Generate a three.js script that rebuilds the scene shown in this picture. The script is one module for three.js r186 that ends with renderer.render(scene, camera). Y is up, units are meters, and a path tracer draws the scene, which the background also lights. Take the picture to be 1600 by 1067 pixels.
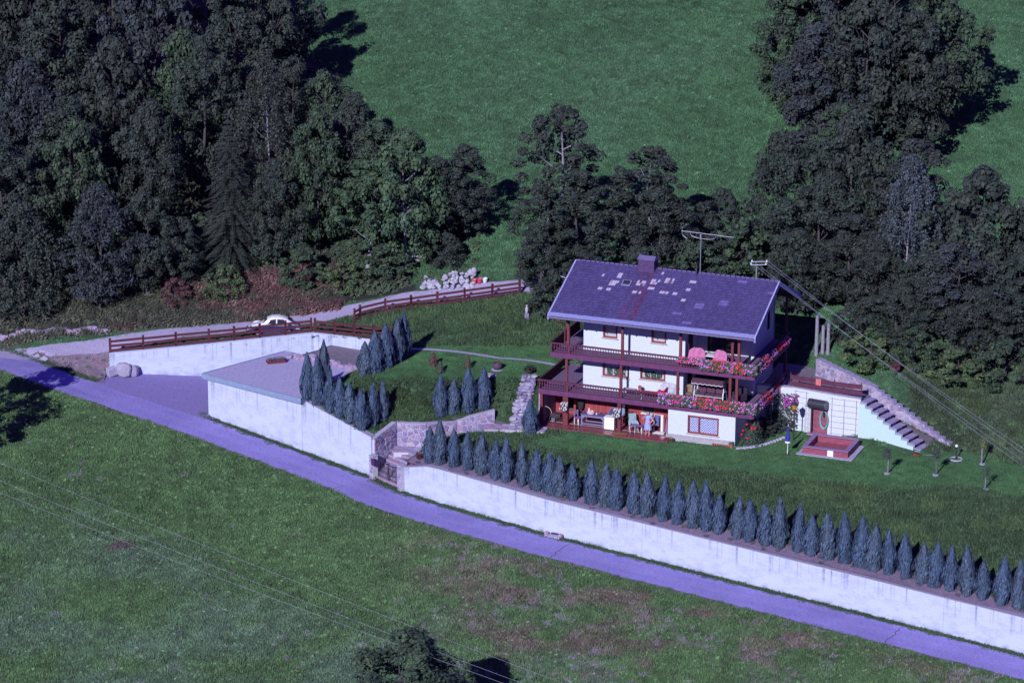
import * as THREE from 'three';
import { mergeGeometries } from 'three/addons/utils/BufferGeometryUtils.js';
import { RoundedBoxGeometry } from 'three/addons/geometries/RoundedBoxGeometry.js';
import { MarchingCubes } from 'three/addons/objects/MarchingCubes.js';

// ---------------------------------------------------------------- camera, sky, sun, exposure
const scene = new THREE.Scene();
const renderer = new THREE.WebGLRenderer({ antialias: true });
renderer.toneMapping = THREE.LinearToneMapping;
renderer.toneMappingExposure = 1.0;
renderer.shadowMap.enabled = true;

const R = Math.PI / 180;
const camera = new THREE.PerspectiveCamera(12.18, 1600 / 1067, 1, 900);
camera.position.set(-14.948, 69.222, 202.615);
camera.rotation.set(-17.0 * R, 0, 0.3 * R, 'YXZ');
camera.updateMatrixWorld();

// the sun stands behind the camera and to its left, 28 degrees up
const sunDir = new THREE.Vector3(-Math.sin(21.6 * R) * Math.cos(28 * R), Math.sin(28 * R), Math.cos(21.6 * R) * Math.cos(28 * R));
const sun = new THREE.DirectionalLight(new THREE.Color().setRGB(0.925, 0.915, 1.0), 5.0);
sun.position.copy(sunDir).multiplyScalar(150).add(new THREE.Vector3(-14, 0, -15));
sun.target.position.set(-14, 0, -15);
sun.castShadow = true;
sun.shadow.mapSize.set(4096, 4096);
Object.assign(sun.shadow.camera, { left: -75, right: 75, top: 75, bottom: -75, near: 1, far: 330 });
scene.add(sun, sun.target);

// a clear deep blue sky, a little paler towards the horizon
{
  const w = 64, h = 32, d = new Float32Array(w * h * 4);
  for (let j = 0; j < h; j++) {
    const el = Math.max(0, (j + 0.5) / h * 180 - 90) / 90, t = Math.pow(1 - el, 3);
    for (let i = 0; i < w; i++) d.set([0.058 + 0.035 * t, 0.042 + 0.04 * t, 0.40 + 0.1 * t, 1], (j * w + i) * 4);
  }
  const sky = new THREE.DataTexture(d, w, h, THREE.RGBAFormat, THREE.FloatType);
  sky.mapping = THREE.EquirectangularReflectionMapping;
  sky.magFilter = THREE.LinearFilter; sky.needsUpdate = true;
  scene.background = sky; scene.environment = sky;
}

// ---------------------------------------------------------------- helpers
function rng(seed) { let a = seed >>> 0; return () => { a = (a + 0x6D2B79F5) | 0; let t = Math.imul(a ^ (a >>> 15), 1 | a); t = (t + Math.imul(t ^ (t >>> 7), 61 | t)) ^ t; return ((t ^ (t >>> 14)) >>> 0) / 4294967296; }; }
const hash2 = (i, j, s = 0) => { let h = Math.imul(i, 374761393) + Math.imul(j, 668265263) + Math.imul(s, 974634), k; h = Math.imul(h ^ (h >>> 13), 1274126177); k = h ^ (h >>> 16); return (k >>> 0) / 4294967296; };
function noise(x, y, s = 0) {
  const i = Math.floor(x), j = Math.floor(y), u = x - i, v = y - j, a = u * u * (3 - 2 * u), b = v * v * (3 - 2 * v);
  return (hash2(i, j, s) * (1 - a) + hash2(i + 1, j, s) * a) * (1 - b) + (hash2(i, j + 1, s) * (1 - a) + hash2(i + 1, j + 1, s) * a) * b;
}
const fbm = (x, y, s = 0) => 0.5 * noise(x, y, s) + 0.28 * noise(x * 2.1, y * 2.1, s + 1) + 0.15 * noise(x * 4.3, y * 4.3, s + 2) + 0.07 * noise(x * 8.7, y * 8.7, s + 3);
const lerp = (a, b, t) => a + (b - a) * t, clamp = (x, a = 0, b = 1) => Math.min(b, Math.max(a, x));
const sstep = (a, b, x) => { const t = clamp((x - a) / (b - a)); return t * t * (3 - 2 * t); };
const V3 = (x, y, z) => new THREE.Vector3(x, y, z);

// ---------------------------------------------------------------- materials and modelling helpers
function pnoise(x, y, p, s) {
  const m = (a) => ((a % p) + p) % p, i = Math.floor(x), j = Math.floor(y), u = x - i, v = y - j, a = u * u * (3 - 2 * u), b = v * v * (3 - 2 * v);
  return (hash2(m(i), m(j), s) * (1 - a) + hash2(m(i + 1), m(j), s) * a) * (1 - b) + (hash2(m(i), m(j + 1), s) * (1 - a) + hash2(m(i + 1), m(j + 1), s) * a) * b;
}
function tex(w, h, fn, srgb = true) {
  const d = new Uint8Array(w * h * 4);
  for (let j = 0; j < h; j++) for (let i = 0; i < w; i++) { const c = fn(i / w, j / h); d.set([clamp(c[0]) * 255, clamp(c[1]) * 255, clamp(c[2]) * 255, 255], (j * w + i) * 4); }
  const t = new THREE.DataTexture(d, w, h, THREE.RGBAFormat);
  t.wrapS = t.wrapT = THREE.RepeatWrapping; t.magFilter = THREE.LinearFilter; t.minFilter = THREE.LinearMipmapLinearFilter; t.generateMipmaps = true;
  if (srgb) t.colorSpace = THREE.SRGBColorSpace; t.needsUpdate = true; return t;
}
const grainTex = tex(256, 256, (u, v) => { const n = 0.74 + 0.14 * pnoise(u * 64, v * 64, 64, 1) + 0.12 * pnoise(u * 17, v * 17, 17, 2) + 0.04 * pnoise(u * 3, v * 3, 3, 3); return [n, n, n]; });
const asphaltTex = tex(512, 512, (u, v) => { let n = 0.66 + 0.16 * pnoise(u * 190, v * 190, 190, 4) + 0.16 * pnoise(u * 40, v * 40, 40, 5) + 0.03 * pnoise(u * 5, v * 5, 5, 6); const sp = pnoise(u * 90, v * 90, 90, 7) > 0.9 ? 0.08 : 0; return [n + sp, n * 0.985 + sp, n + sp]; });
// cast concrete: vertical run marks below the coping, blotches, pores; u runs along the wall, v from foot to top
const concreteTex = tex(1024, 256, (u, v) => {
  const st = pnoise(u * 210, 0.5, 210, 11) * 0.6 + pnoise(u * 60, 1.5, 60, 12) * 0.4, len = 0.35 + 0.65 * pnoise(u * 90, 2.5, 90, 13);
  const run = clamp((st - 0.58) * 4) * sstep(1 - len, 1, v) * (0.55 + 0.45 * pnoise(u * 220, v * 24, 220, 21));
  const foot = clamp((pnoise(u * 40, v * 6, 40, 14) - 0.35) * 1.6) * sstep(0.2, 0.0, v) * 0.2;
  const bl = 0.06 * pnoise(u * 26, v * 9, 26, 15) + 0.05 * pnoise(u * 120, v * 40, 120, 16), pore = pnoise(u * 400, v * 110, 400, 17) > 0.93 ? 0.1 : 0;
  const n = 0.9 + 1.5 * bl - 0.34 * run - foot - pore;
  return [n - 0.035 * run, n - 0.03 * run, n + 0.02];
});
const plasterTex = tex(512, 512, (u, v) => { const n = 0.9 + 0.06 * pnoise(u * 200, v * 200, 200, 18) + 0.05 * pnoise(u * 37, v * 37, 37, 19) - (pnoise(u * 120, v * 120, 120, 20) > 0.965 ? 0.12 : 0); return [n, n, n]; });
const woodTex = tex(128, 512, (u, v) => { const n = 0.72 + 0.2 * pnoise(u * 30, v * 5, 30, 31) + 0.12 * pnoise(u * 7, v * 22, 7, 32); return [n, n * 0.97, n * 0.97]; });
const brickTex = tex(256, 256, (u, v) => { const row = Math.floor(v * 16), bu = u * 5 + (row % 2) * 0.5, mort = (v * 16 % 1) < 0.16 || (bu % 1) < 0.06, h = hash2(Math.floor(bu) % 5, row, 41), n = 0.78 + 0.2 * h + 0.1 * pnoise(u * 60, v * 60, 60, 42); return mort ? [0.8, 0.72, 0.75] : [n, n * 0.92, n * 0.94]; });
function M(r, g, b, o = {}) {
  const { rough = 0.85, metal = 0, map = grainTex, phys, ...rest } = o;
  const m = new (phys ? THREE.MeshPhysicalMaterial : THREE.MeshStandardMaterial)({ color: new THREE.Color().setRGB(r, g, b), roughness: rough, metalness: metal, ...rest });
  if (map) m.map = map; return m;
}
const MAT = {
  plaster: M(0.61, 0.67, 0.75, { map: plasterTex }), concrete: M(0.47, 0.52, 0.67, { map: concreteTex, rough: 0.92 }), coping: M(0.36, 0.33, 0.48, { rough: 0.95 }),
  asphalt: M(0.39, 0.345, 0.76, { map: asphaltTex, rough: 0.95, vertexColors: true }), bay: M(0.31, 0.26, 0.58, { map: asphaltTex, rough: 0.95 }),
  wood: M(0.115, 0.026, 0.07, { map: woodTex, rough: 0.7 }), woodDark: M(0.07, 0.018, 0.03, { map: woodTex, rough: 0.75 }), fasciaWood: M(0.15, 0.04, 0.145, { map: woodTex, rough: 0.7 }), woodRed: M(0.19, 0.035, 0.055, { map: woodTex, rough: 0.65 }),
  fence: M(0.09, 0.017, 0.034, { map: woodTex, rough: 0.8 }), plank: M(0.44, 0.08, 0.095, { map: woodTex, rough: 0.7 }), plank2: M(0.37, 0.062, 0.075, { map: woodTex, rough: 0.7 }),
  frame: M(0.30, 0.045, 0.055, { map: woodTex, rough: 0.6 }), tileFloor: M(0.24, 0.07, 0.09, { rough: 0.28 }), balFloor: M(0.20, 0.13, 0.26, { rough: 0.8 }),
  glass: new THREE.MeshPhysicalMaterial({ color: 0xffffff, roughness: 0.04, transmission: 1, thickness: 0, ior: 1.5 }), curtain: M(0.62, 0.64, 0.72, { rough: 1, side: THREE.DoubleSide }),
  lattice: M(0.7, 0.72, 0.8), sill: M(0.6, 0.58, 0.62), gutter: M(0.30, 0.32, 0.62, { rough: 0.45 }), verge: M(0.44, 0.44, 0.74, { rough: 0.5 }),
  tile: M(0.155, 0.098, 0.40, { rough: 0.75, vertexColors: true }), metal: M(0.45, 0.45, 0.55, { rough: 0.4, metal: 0.7, map: null }), iron: M(0.03, 0.025, 0.04, { rough: 0.6, map: null }), darkIron: M(0.05, 0.03, 0.05, { rough: 0.6, map: null }),
  stone: M(0.36, 0.31, 0.50, { rough: 0.95 }), stone2: M(0.45, 0.42, 0.58, { rough: 0.95 }), stone3: M(0.27, 0.22, 0.40, { rough: 0.95 }), stoneWarm: M(0.40, 0.28, 0.42, { rough: 0.95 }), mortar: M(0.60, 0.58, 0.70, { rough: 1 }),
  rock: M(0.50, 0.48, 0.60, { rough: 0.95 }), rock2: M(0.42, 0.39, 0.52, { rough: 0.95 }), gravel: M(0.48, 0.45, 0.64, { map: asphaltTex, rough: 1 }), brick: M(0.32, 0.095, 0.15, { map: brickTex, rough: 0.9 }), brickCap: M(0.30, 0.19, 0.36, { rough: 0.8 }),
  white: M(0.78, 0.78, 0.82, { rough: 0.5, map: null }), blue: M(0.05, 0.05, 0.55, { rough: 0.8, map: null }), pinkCloth: M(0.60, 0.2, 0.42, { rough: 1, side: THREE.DoubleSide }), redCloth: M(0.5, 0.03, 0.09, { rough: 1 }), greyBlue: M(0.22, 0.24, 0.44, { rough: 0.6 }),
  bark: M(0.085, 0.07, 0.09, { rough: 1 }), barkPale: M(0.30, 0.28, 0.38, { rough: 1 }), rubber: M(0.02, 0.02, 0.025, { map: null }), carPaint: M(0.78, 0.8, 0.82, { rough: 0.18, map: null, phys: true, clearcoat: 1, clearcoatRoughness: 0.05 }), carGlass: M(0.03, 0.03, 0.05, { rough: 0.06, map: null }), chrome: M(0.7, 0.7, 0.75, { rough: 0.15, metal: 1, map: null }),
  terracotta: M(0.42, 0.12, 0.09, { map: null }), amber: M(0.5, 0.24, 0.03, { rough: 0.3, map: null }), hose: M(0.10, 0.42, 0.40, { rough: 0.5, map: null }), boiler: M(0.045, 0.045, 0.07, { rough: 0.4 }), garageSlab: M(0.56, 0.54, 0.78, { map: asphaltTex, rough: 0.95 }), slabEdge: M(0.26, 0.34, 0.52, { rough: 0.6 }), paleMint: M(0.52, 0.70, 0.70, { map: plasterTex }),
};
const leafMat = (r, g, b, o = {}) => new THREE.MeshPhysicalMaterial({ color: new THREE.Color().setRGB(r, g, b), roughness: 0.75, side: THREE.DoubleSide, vertexColors: true, transmission: 0.25, thickness: 0, ...o });
// uv in metres, taken from the face direction
function muv(g, s = 1) {
  const p = g.attributes.position, n = g.attributes.normal, uv = new Float32Array(p.count * 2);
  for (let i = 0; i < p.count; i++) { const ax = Math.abs(n.getX(i)), ay = Math.abs(n.getY(i)), az = Math.abs(n.getZ(i)), x = p.getX(i), y = p.getY(i), z = p.getZ(i); const [a, b] = ay > ax && ay > az ? [x, z] : ax > az ? [z, y] : [x, y]; uv[2 * i] = a / s; uv[2 * i + 1] = b / s; }
  g.setAttribute('uv', new THREE.BufferAttribute(uv, 2)); return g;
}
const bx = (w, h, d, x = 0, y = 0, z = 0, ry = 0, rx = 0, rz = 0) => { const g = new THREE.BoxGeometry(w, h, d); if (rx) g.rotateX(rx); if (rz) g.rotateZ(rz); if (ry) g.rotateY(ry); g.translate(x, y, z); return g; };
const rbx = (w, h, d, r, x = 0, y = 0, z = 0, ry = 0) => { const g = new RoundedBoxGeometry(w, h, d, 2, r); if (ry) g.rotateY(ry); g.translate(x, y, z); return g; };
const cyl = (r0, r1, h, x = 0, y = 0, z = 0, n = 10) => { const g = new THREE.CylinderGeometry(r1, r0, h, n); g.translate(x, y + h / 2, z); return g; };
function rod(a, b, r0, r1 = r0, n = 6) {    // tapered rod between two points
  const A = V3(...a), B = V3(...b), d = B.clone().sub(A), L = d.length(), g = new THREE.CylinderGeometry(r1, r0, L, n, 1);
  g.translate(0, L / 2, 0); g.applyQuaternion(new THREE.Quaternion().setFromUnitVectors(V3(0, 1, 0), d.normalize())); g.translate(...a); return g;
}
const tube = (pts, r, n = 20, m = 6) => new THREE.TubeGeometry(new THREE.CatmullRomCurve3(pts.map((p) => V3(...p))), n, r, m);
function merge(gs) { gs = (Array.isArray(gs) ? gs.flat(9) : [gs]); if (gs.length === 1) return gs[0]; const ni = gs.some((g) => !g.index); if (ni) gs = gs.map((g) => g.index ? g.toNonIndexed() : g); gs.forEach((g) => { for (const k of Object.keys(g.attributes)) if (!['position', 'normal', 'uv', 'color'].includes(k)) g.deleteAttribute(k); if (!g.attributes.uv) g.setAttribute('uv', new THREE.BufferAttribute(new Float32Array(g.attributes.position.count * 2), 2)); }); return mergeGeometries(gs); }
const taken = {};
function numbered(name) { const n = taken[name] = (taken[name] ?? -1) + 1; return n ? name + '_' + String(n).padStart(3, '0') : name; }
function obj(name, gs, m, parent = scene, uvs = 1) {
  const g = merge(gs); if (uvs) muv(g, uvs);
  const o = new THREE.Mesh(g, m); o.castShadow = o.receiveShadow = true;
  o.name = parent === scene ? numbered(name) : name; parent.add(o); return o;
}
function tag(o, label, category, group, kind) { o.userData.label = label; o.userData.category = category; if (group) o.userData.group = group; if (kind) o.userData.kind = kind; return o; }
function thing(name, label, category, p = [0, 0, 0], ry = 0, group) { const o = new THREE.Group(); o.name = numbered(name); o.position.set(...p); o.rotation.y = ry; scene.add(o); return tag(o, label, category, group); }
function struct(o) { o.userData.kind = 'structure'; return o; }
function part(name, parent) { const o = new THREE.Group(); o.name = name; parent.add(o); return o; }
function dup(root, p, ry, label, s = [1, 1, 1]) { const r = root.clone(); r.name = numbered(root.name.replace(/_\d{3}$/, '')); r.userData = { ...root.userData }; if (label) r.userData.label = label; scene.add(r); r.position.set(...p); r.rotation.y = ry; r.scale.set(...s); return r; }
const ordinals = ['first', 'second', 'third', 'fourth', 'fifth', 'sixth', 'seventh', 'eighth', 'ninth', 'tenth', 'eleventh', 'twelfth', 'thirteenth', 'fourteenth', 'fifteenth', 'sixteenth', 'seventeenth', 'eighteenth', 'nineteenth', 'twentieth', 'twenty-first', 'twenty-second', 'twenty-third', 'twenty-fourth', 'twenty-fifth', 'twenty-sixth', 'twenty-seventh', 'twenty-eighth', 'twenty-ninth', 'thirtieth', 'thirty-first', 'thirty-second', 'thirty-third', 'thirty-fourth', 'thirty-fifth', 'thirty-sixth', 'thirty-seventh', 'thirty-eighth', 'thirty-ninth', 'fortieth', 'forty-first', 'forty-second', 'forty-third', 'forty-fourth'];
// many small leaf faces in one geometry
class Leaves {
  constructor() { this.p = []; this.n = []; this.c = []; this.i = []; this.k = 0; }
  add(x, y, z, nx, ny, nz, w, l, tx, ty, tz, col) {          // centre, normal, width, length, length axis, colour
    const N = V3(nx, ny, nz).normalize(), T = V3(tx, ty, tz); T.addScaledVector(N, -T.dot(N)); if (T.lengthSq() < 1e-4) T.set(1, 0, 0).addScaledVector(N, -N.x); T.normalize();
    const B = N.clone().cross(T), a = [[-0.5, 0], [0.05, 0.5], [0.5, 0], [0.05, -0.5]];
    for (const [s, t] of a) { this.p.push(x + T.x * s * l + B.x * t * w, y + T.y * s * l + B.y * t * w, z + T.z * s * l + B.z * t * w); this.n.push(N.x, N.y, N.z); this.c.push(...col); }
    const k = this.k; this.i.push(k, k + 2, k + 1, k, k + 3, k + 2); this.k += 4;
  }
  geo() { const g = new THREE.BufferGeometry(); g.setAttribute('position', new THREE.Float32BufferAttribute(this.p, 3)); g.setAttribute('normal', new THREE.Float32BufferAttribute(this.n, 3)); g.setAttribute('color', new THREE.Float32BufferAttribute(this.c, 3)); g.setIndex(this.i); return g; }
}
// irregular stones filling a rectangle w x h below a top line: returns extruded, slightly domed polygons in the xy plane, facing +z
function stonePieces(w, h, size, seed, { gap = 0.03, depth = 0.05, top = null, bottom = null } = {}) {
  const r = rng(seed), pts = [], nx = Math.max(1, Math.round(w / size)), ny = Math.max(1, Math.round(h / size)), out = [];
  for (let j = 0; j < ny; j++) for (let i = 0; i < nx; i++) pts.push([(i + 0.5 + (r() - 0.5) * 0.95 + (j % 2) * 0.3) * w / nx, (j + 0.5 + (r() - 0.5) * 0.9) * h / ny]);
  const clip = (poly, px, py, nx_, ny_) => { const o = []; for (let i = 0; i < poly.length; i++) { const a = poly[i], b = poly[(i + 1) % poly.length], da = (a[0] - px) * nx_ + (a[1] - py) * ny_, db = (b[0] - px) * nx_ + (b[1] - py) * ny_; if (da <= 0) o.push(a); if (da * db < 0) { const t = da / (da - db); o.push([lerp(a[0], b[0], t), lerp(a[1], b[1], t)]); } } return o; };
  pts.forEach((p, i) => {
    let poly = [[0, 0], [w, 0], [w, h], [0, h]];
    pts.forEach((q, j) => { if (i !== j && Math.hypot(p[0] - q[0], p[1] - q[1]) < size * 4) { const dx = q[0] - p[0], dy = q[1] - p[1], l = Math.hypot(dx, dy); poly = clip(poly, (p[0] + q[0]) / 2 - dx / l * gap / 2, (p[1] + q[1]) / 2 - dy / l * gap / 2, dx / l, dy / l); } });
    if (poly.length < 3) return;
    if (top && poly.some((q) => q[1] > top(q[0]))) { poly = poly.map((q) => [q[0], Math.min(q[1], top(q[0]) - 0.01)]); }
    if (bottom && poly.some((q) => q[1] < bottom(q[0]))) { poly = poly.map((q) => [q[0], Math.max(q[1], bottom(q[0]) + 0.01)]); }
    let ar = 0; for (let k = 0; k < poly.length; k++) { const a = poly[k], b = poly[(k + 1) % poly.length]; ar += a[0] * b[1] - a[1] * b[0]; } if (Math.abs(ar) < size * size * 0.12) return;
    const cx = poly.reduce((s, q) => s + q[0], 0) / poly.length, cy = poly.reduce((s, q) => s + q[1], 0) / poly.length, dz = depth * (0.6 + 0.6 * r()), P = [], I = [], n = poly.length;
    poly.forEach((q) => P.push(q[0], q[1], -0.02)); poly.forEach((q) => P.push(lerp(q[0], cx, 0.03), lerp(q[1], cy, 0.03), dz * 0.75)); poly.forEach((q) => P.push(lerp(q[0], cx, 0.2), lerp(q[1], cy, 0.2), dz)); P.push(cx, cy, dz * 1.05);
    for (let k = 0; k < n; k++) { const l = (k + 1) % n; I.push(k, l, n + l, k, n + l, n + k, n + k, n + l, 2 * n + l, n + k, 2 * n + l, 2 * n + k, 2 * n + k, 2 * n + l, 3 * n); }
    let g = new THREE.BufferGeometry(); g.setAttribute('position', new THREE.Float32BufferAttribute(P, 3)); g.setIndex(I); g = g.toNonIndexed(); g.computeVertexNormals(); out.push({ g, v: Math.floor(r() * 4), x: cx, y: cy });
  });
  return out;
}
// a lumpy boulder
function rockGeo(rx, ry, rz, seed, rough = 0.3, det = 1) {
  const g = new THREE.IcosahedronGeometry(1, det), p = g.attributes.position;
  for (let i = 0; i < p.count; i++) { const v = V3(p.getX(i), p.getY(i), p.getZ(i)), k = 1 + rough * (fbm(v.x * 1.3 + v.y * 0.6 + seed * 7.1 + 20, v.y * 1.3 + v.z * 1.7 + 30, seed) - 0.5) * 3; const q = (t) => Math.sign(t) * Math.pow(Math.abs(t), 0.75); p.setXYZ(i, q(v.x) * rx * k, q(v.y) * ry * k, q(v.z) * rz * k); }
  g.computeVertexNormals(); return g;
}

// ---------------------------------------------------------------- the lie of the land
// line of the roadside wall (x, z, road height); garden side is to the north-east of it
const W = [[-75, -36, 1.0], [-60, -27.5, 0.1], [-52.7, -23.0, -0.3], [-44.1, -16.1, -0.9], [-36, -9.9, -1.4], [-24.33, -1.5, -2.8], [-22.08, 1.13, -2.9], [-19.82, 2.68, -3.1], [-12.39, 7.3, -3.6], [-0.72, 13.68, -4.3], [6.97, 17.73, -4.8], [16.16, 22.75, -5.4], [45, 38.5, -6.9], [90, 62, -9]];
function alongW(x, z) {       // signed distance (garden side positive), road height, index + fraction
  let best = 1e9, r = null;
  for (let i = 0; i + 1 < W.length; i++) {
    const [ax, az, ay] = W[i], [bx, bz, by] = W[i + 1], dx = bx - ax, dz = bz - az, L2 = dx * dx + dz * dz;
    let t = ((x - ax) * dx + (z - az) * dz) / L2; t = clamp(t, i === 0 ? -9 : 0, i === W.length - 2 ? 9 : 1);
    const qx = ax + dx * t, qz = az + dz * t, d2 = (x - qx) ** 2 + (z - qz) ** 2;
    if (d2 < best) { best = d2; const side = (x - qx) * dz - (z - qz) * dx; r = { d: Math.sqrt(d2) * (side >= 0 ? 1 : -1), y: lerp(ay, by, clamp(t)), i: i + t, qx, qz, tx: dx / Math.sqrt(L2), tz: dz / Math.sqrt(L2) }; }
  }
  return r;
}
const WS = []; for (let i = 0; i + 1 < W.length; i++) for (let k = 0; k < 12; k++) WS.push([0, 1, 2].map((c) => lerp(W[i][c], W[i + 1][c], k / 12)));
function farRoad(x, z) {       // softened distance to the road and its height, for the meadow below
  let dm = 1e9; for (const p of WS) dm = Math.min(dm, Math.hypot(x - p[0], z - p[1]));
  let sw = 0, sy = 0; const T = 0.25 + dm * 0.16; for (const p of WS) { const w = Math.exp(-(Math.hypot(x - p[0], z - p[1]) - dm) / T); sw += w; sy += w * p[2]; }
  return { y: sy / sw, d: dm };
}
// surveyed points of the garden and the hillside (x, z, height)
const CTL = [[-20.7, 1.8, -0.9], [-19.1, 3.0, -0.75], [-12.4, 7.1, -1.3], [-6.7, 10.2, -1.6], [-0.8, 13.5, -1.9], [6.8, 18.1, -2.45], [16.1, 22.3, -3.05], [45, 38, -4.5],
  [-16.6, -2.0, -0.15], [-12.3, -0.6, 0], [-3.9, 3.2, 0], [3.5, 5.4, 0], [9.9, 7.4, 0], [18, 9, 0], [-9.3, -0.9, 0], [4, -1.1, 0], [6.3, 2.1, 0], [11.9, 2.2, 0], [14.7, 2.9, 0], [8.4, -0.6, 0], [10.4, 0.9, 0], [9, 2.4, 0], [6.2, -1.6, 0], [13.4, 2.0, 0], [12.6, 4.6, 0], [18.6, 4.8, 0.05], [-13.6, -3.8, 0], [0, 0.9, 0], [-4, -6, 0], [3, -5, 0], [7, -3.5, 0],
  [15, 0.6, 0.2], [18.8, 1.0, 0.8], [17.3, -1.6, 1.6], [14.2, -2.3, 2.2], [18.9, -1.5, 3.0], [11, -4.2, 3.2], [28, 12, 0.2], [28, 2, 2.6],
  [-21.7, -12.6, 2.7], [-11.8, -9, 2.7], [-18.5, -7.9, 2.6], [-23.7, -6.6, 2.4], [-14.1, -7.1, 2.6], [-15.8, -10.9, 2.7], [-19.3, -6.9, 2.45], [-22, -7.2, 2.45], [-15.4, -6.4, 2.5], [-12.7, -10.8, 2.75],
  [-23.6, -3.6, 0], [-22.5, -4.1, 0.45], [-21, -4.5, 0.45], [-19.3, -4.3, 0.4], [-17.6, -5.0, 0.45], [-16.2, -5.5, 0.5], [-14.9, -4.6, 0.0], [-12.4, -4.2, -0.1], [-11.2, -3.6, -0.12], [-8.4, -2.6, -0.12], [-5.2, -1.3, -0.1], [-13.2, -4.2, -0.1], [-26, -3.4, 0.75], [-27.9, -4.9, 1.3], [-24.4, -2.4, 0.05],
  [-25.5, -17.2, 2.4], [-22.3, -18.5, 3.1], [-19.6, -19.2, 3.4], [-16.8, -19.5, 3.8], [-14.3, -19.5, 4.4], [-21.3, -15.1, 2.8], [-16.8, -15.1, 2.9], [-13.1, -16.3, 3.2], [-12.2, -13.4, 2.9], [-24.5, -11.5, 2.3], [-25.5, -9, 2.2],
  [-49.6, -20.9, 0], [-46.5, -21.3, 0.2], [-43.2, -20.9, 0.7], [-38.5, -21.0, 1.25], [-32.3, -21.2, 1.8], [-29.4, -21.0, 2.1], [-27.6, -21.4, 2.5], [-24.3, -22, 3.2], [-19.6, -22.6, 4.1], [-15, -21.9, 4.8],
  [-51.3, -23.8, 0.4], [-44.6, -23.6, 1.0], [-38.5, -23.8, 1.5], [-33.8, -24, 2.0], [-30, -23.8, 2.5], [-25.3, -24, 3.4], [-21.6, -24.5, 4.3], [-16.8, -24, 5.1],
  [-45.4, -25.5, 1.7], [-40.7, -26, 2.2], [-38.4, -28, 3.0], [-32.8, -28, 3.6], [-28, -27, 3.9], [-52, -26, 1.2], [-8, -14, 3.0], [0, -12.5, 2.9], [5, -11, 3.0], [10, -12, 4.4], [-8, -19, 4.4]];
for (const z of [-34, -48, -66, -90, -140]) for (const x of [-110, -80, -60, -40, -20, 0, 20, 45, 80]) CTL.push([x, z, 4.6 + 0.13 * Math.max(-45, Math.min(0, x + 15)) + 0.27 * (-22 - z) + 0.02 * Math.max(0, x)]);
for (const p of [[-52.7, -23.4, -0.25], [-60, -28, 0.2], [-75, -36.5, 1.2], [-47, -19, -0.5], [-44.8, -16.9, -0.85], [-45.6, -18, -0.6], [-50, -21.1, -0.35], [-44.6, -18.2, -0.75]]) CTL.push(p);
const RB = (() => {            // biharmonic interpolation through the surveyed points
  const n = CTL.length, m = n + 3, A = [];
  const phi = (i, j) => Math.hypot(CTL[i][0] - CTL[j][0], CTL[i][1] - CTL[j][1]);
  for (let i = 0; i < m; i++) A.push(new Float64Array(m + 1));
  for (let i = 0; i < n; i++) { for (let j = 0; j < n; j++) A[i][j] = -phi(i, j); A[i][n] = A[n][i] = 1; A[i][n + 1] = A[n + 1][i] = CTL[i][0] / 50; A[i][n + 2] = A[n + 2][i] = CTL[i][1] / 50; A[i][m] = CTL[i][2]; }
  for (let k = 0; k < m; k++) {
    let p = k; for (let i = k + 1; i < m; i++) if (Math.abs(A[i][k]) > Math.abs(A[p][k])) p = i;
    [A[k], A[p]] = [A[p], A[k]];
    for (let i = k + 1; i < m; i++) { const f = A[i][k] / A[k][k]; if (f) for (let j = k; j <= m; j++) A[i][j] -= f * A[k][j]; }
  }
  const w = new Float64Array(m);
  for (let k = m - 1; k >= 0; k--) { let s = A[k][m]; for (let j = k + 1; j < m; j++) s -= A[k][j] * w[j]; w[k] = s / A[k][k]; }
  return w;
})();
function upland(x, z) { let s = RB[CTL.length] + RB[CTL.length + 1] * x / 50 + RB[CTL.length + 2] * z / 50; for (let i = 0; i < CTL.length; i++) s -= RB[i] * Math.hypot(x - CTL[i][0], z - CTL[i][1]); return s; }
function inside(poly, x, z) { let r = false; for (let i = 0, j = poly.length - 1; i < poly.length; j = i++) { const [xi, zi] = poly[i], [xj, zj] = poly[j]; if ((zi > z) !== (zj > z) && x < (xj - xi) * (z - zi) / (zj - zi) + xi) r = !r; } return r; }
const HYAW = 20.8 * R, HC = Math.cos(HYAW), HS = Math.sin(HYAW);
const hw = (u, v) => [u * HC + v * HS, u * HS - v * HC];              // house axes -> world x, z
const BAY = [[-44.3, -16.4], [-44.3, -18.55], [-29.2, -18.75], [-29.9, -14.5], [-36, -9.8]];
const GARAGE = [[-36.0, -9.9], [-31.3, -15.9], [-29.3, -18.7], [-23.3, -15.45], [-23.6, -12.3], [-25.2, -9.6], [-28.2, -7.2], [-29.3, -5.1]];
const NOTCH = [[-24.33, -1.5], [-22.85, -3.6], [-20.75, -3.45], [-18.7, -4.43], [-16.1, -4.8], [-14.6, -4.35], [-14.6, -3.3], [-16.6, -3.25], [-18.6, -2.75], [-20.0, -2.05], [-22.1, 1.08]];
const TERRACE = [hw(0, 4.6), [4.2, -3.85], [6.7, -2.4], [8.5, -1.75], [9.3, -2.9], [7.3, -7.4], hw(1.5, 11), hw(-0.2, 11)];
const HOUSE = [hw(-14, 0), hw(-13.6, -0.62), hw(-4.78, -0.62), hw(-4.72, 0), hw(0, 0), hw(0, 8.8), hw(-11.3, 8.8), hw(-11.3, 6), hw(-14, 6)];
const STAIRS = [[8.5, -1.75], [12.4, 1.1], [13.4, 0.1], [9.3, -2.9]];
const REG = { house: HOUSE, garage: GARAGE, bay: BAY, notch: NOTCH, terrace: TERRACE, stairs: STAIRS };
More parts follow.
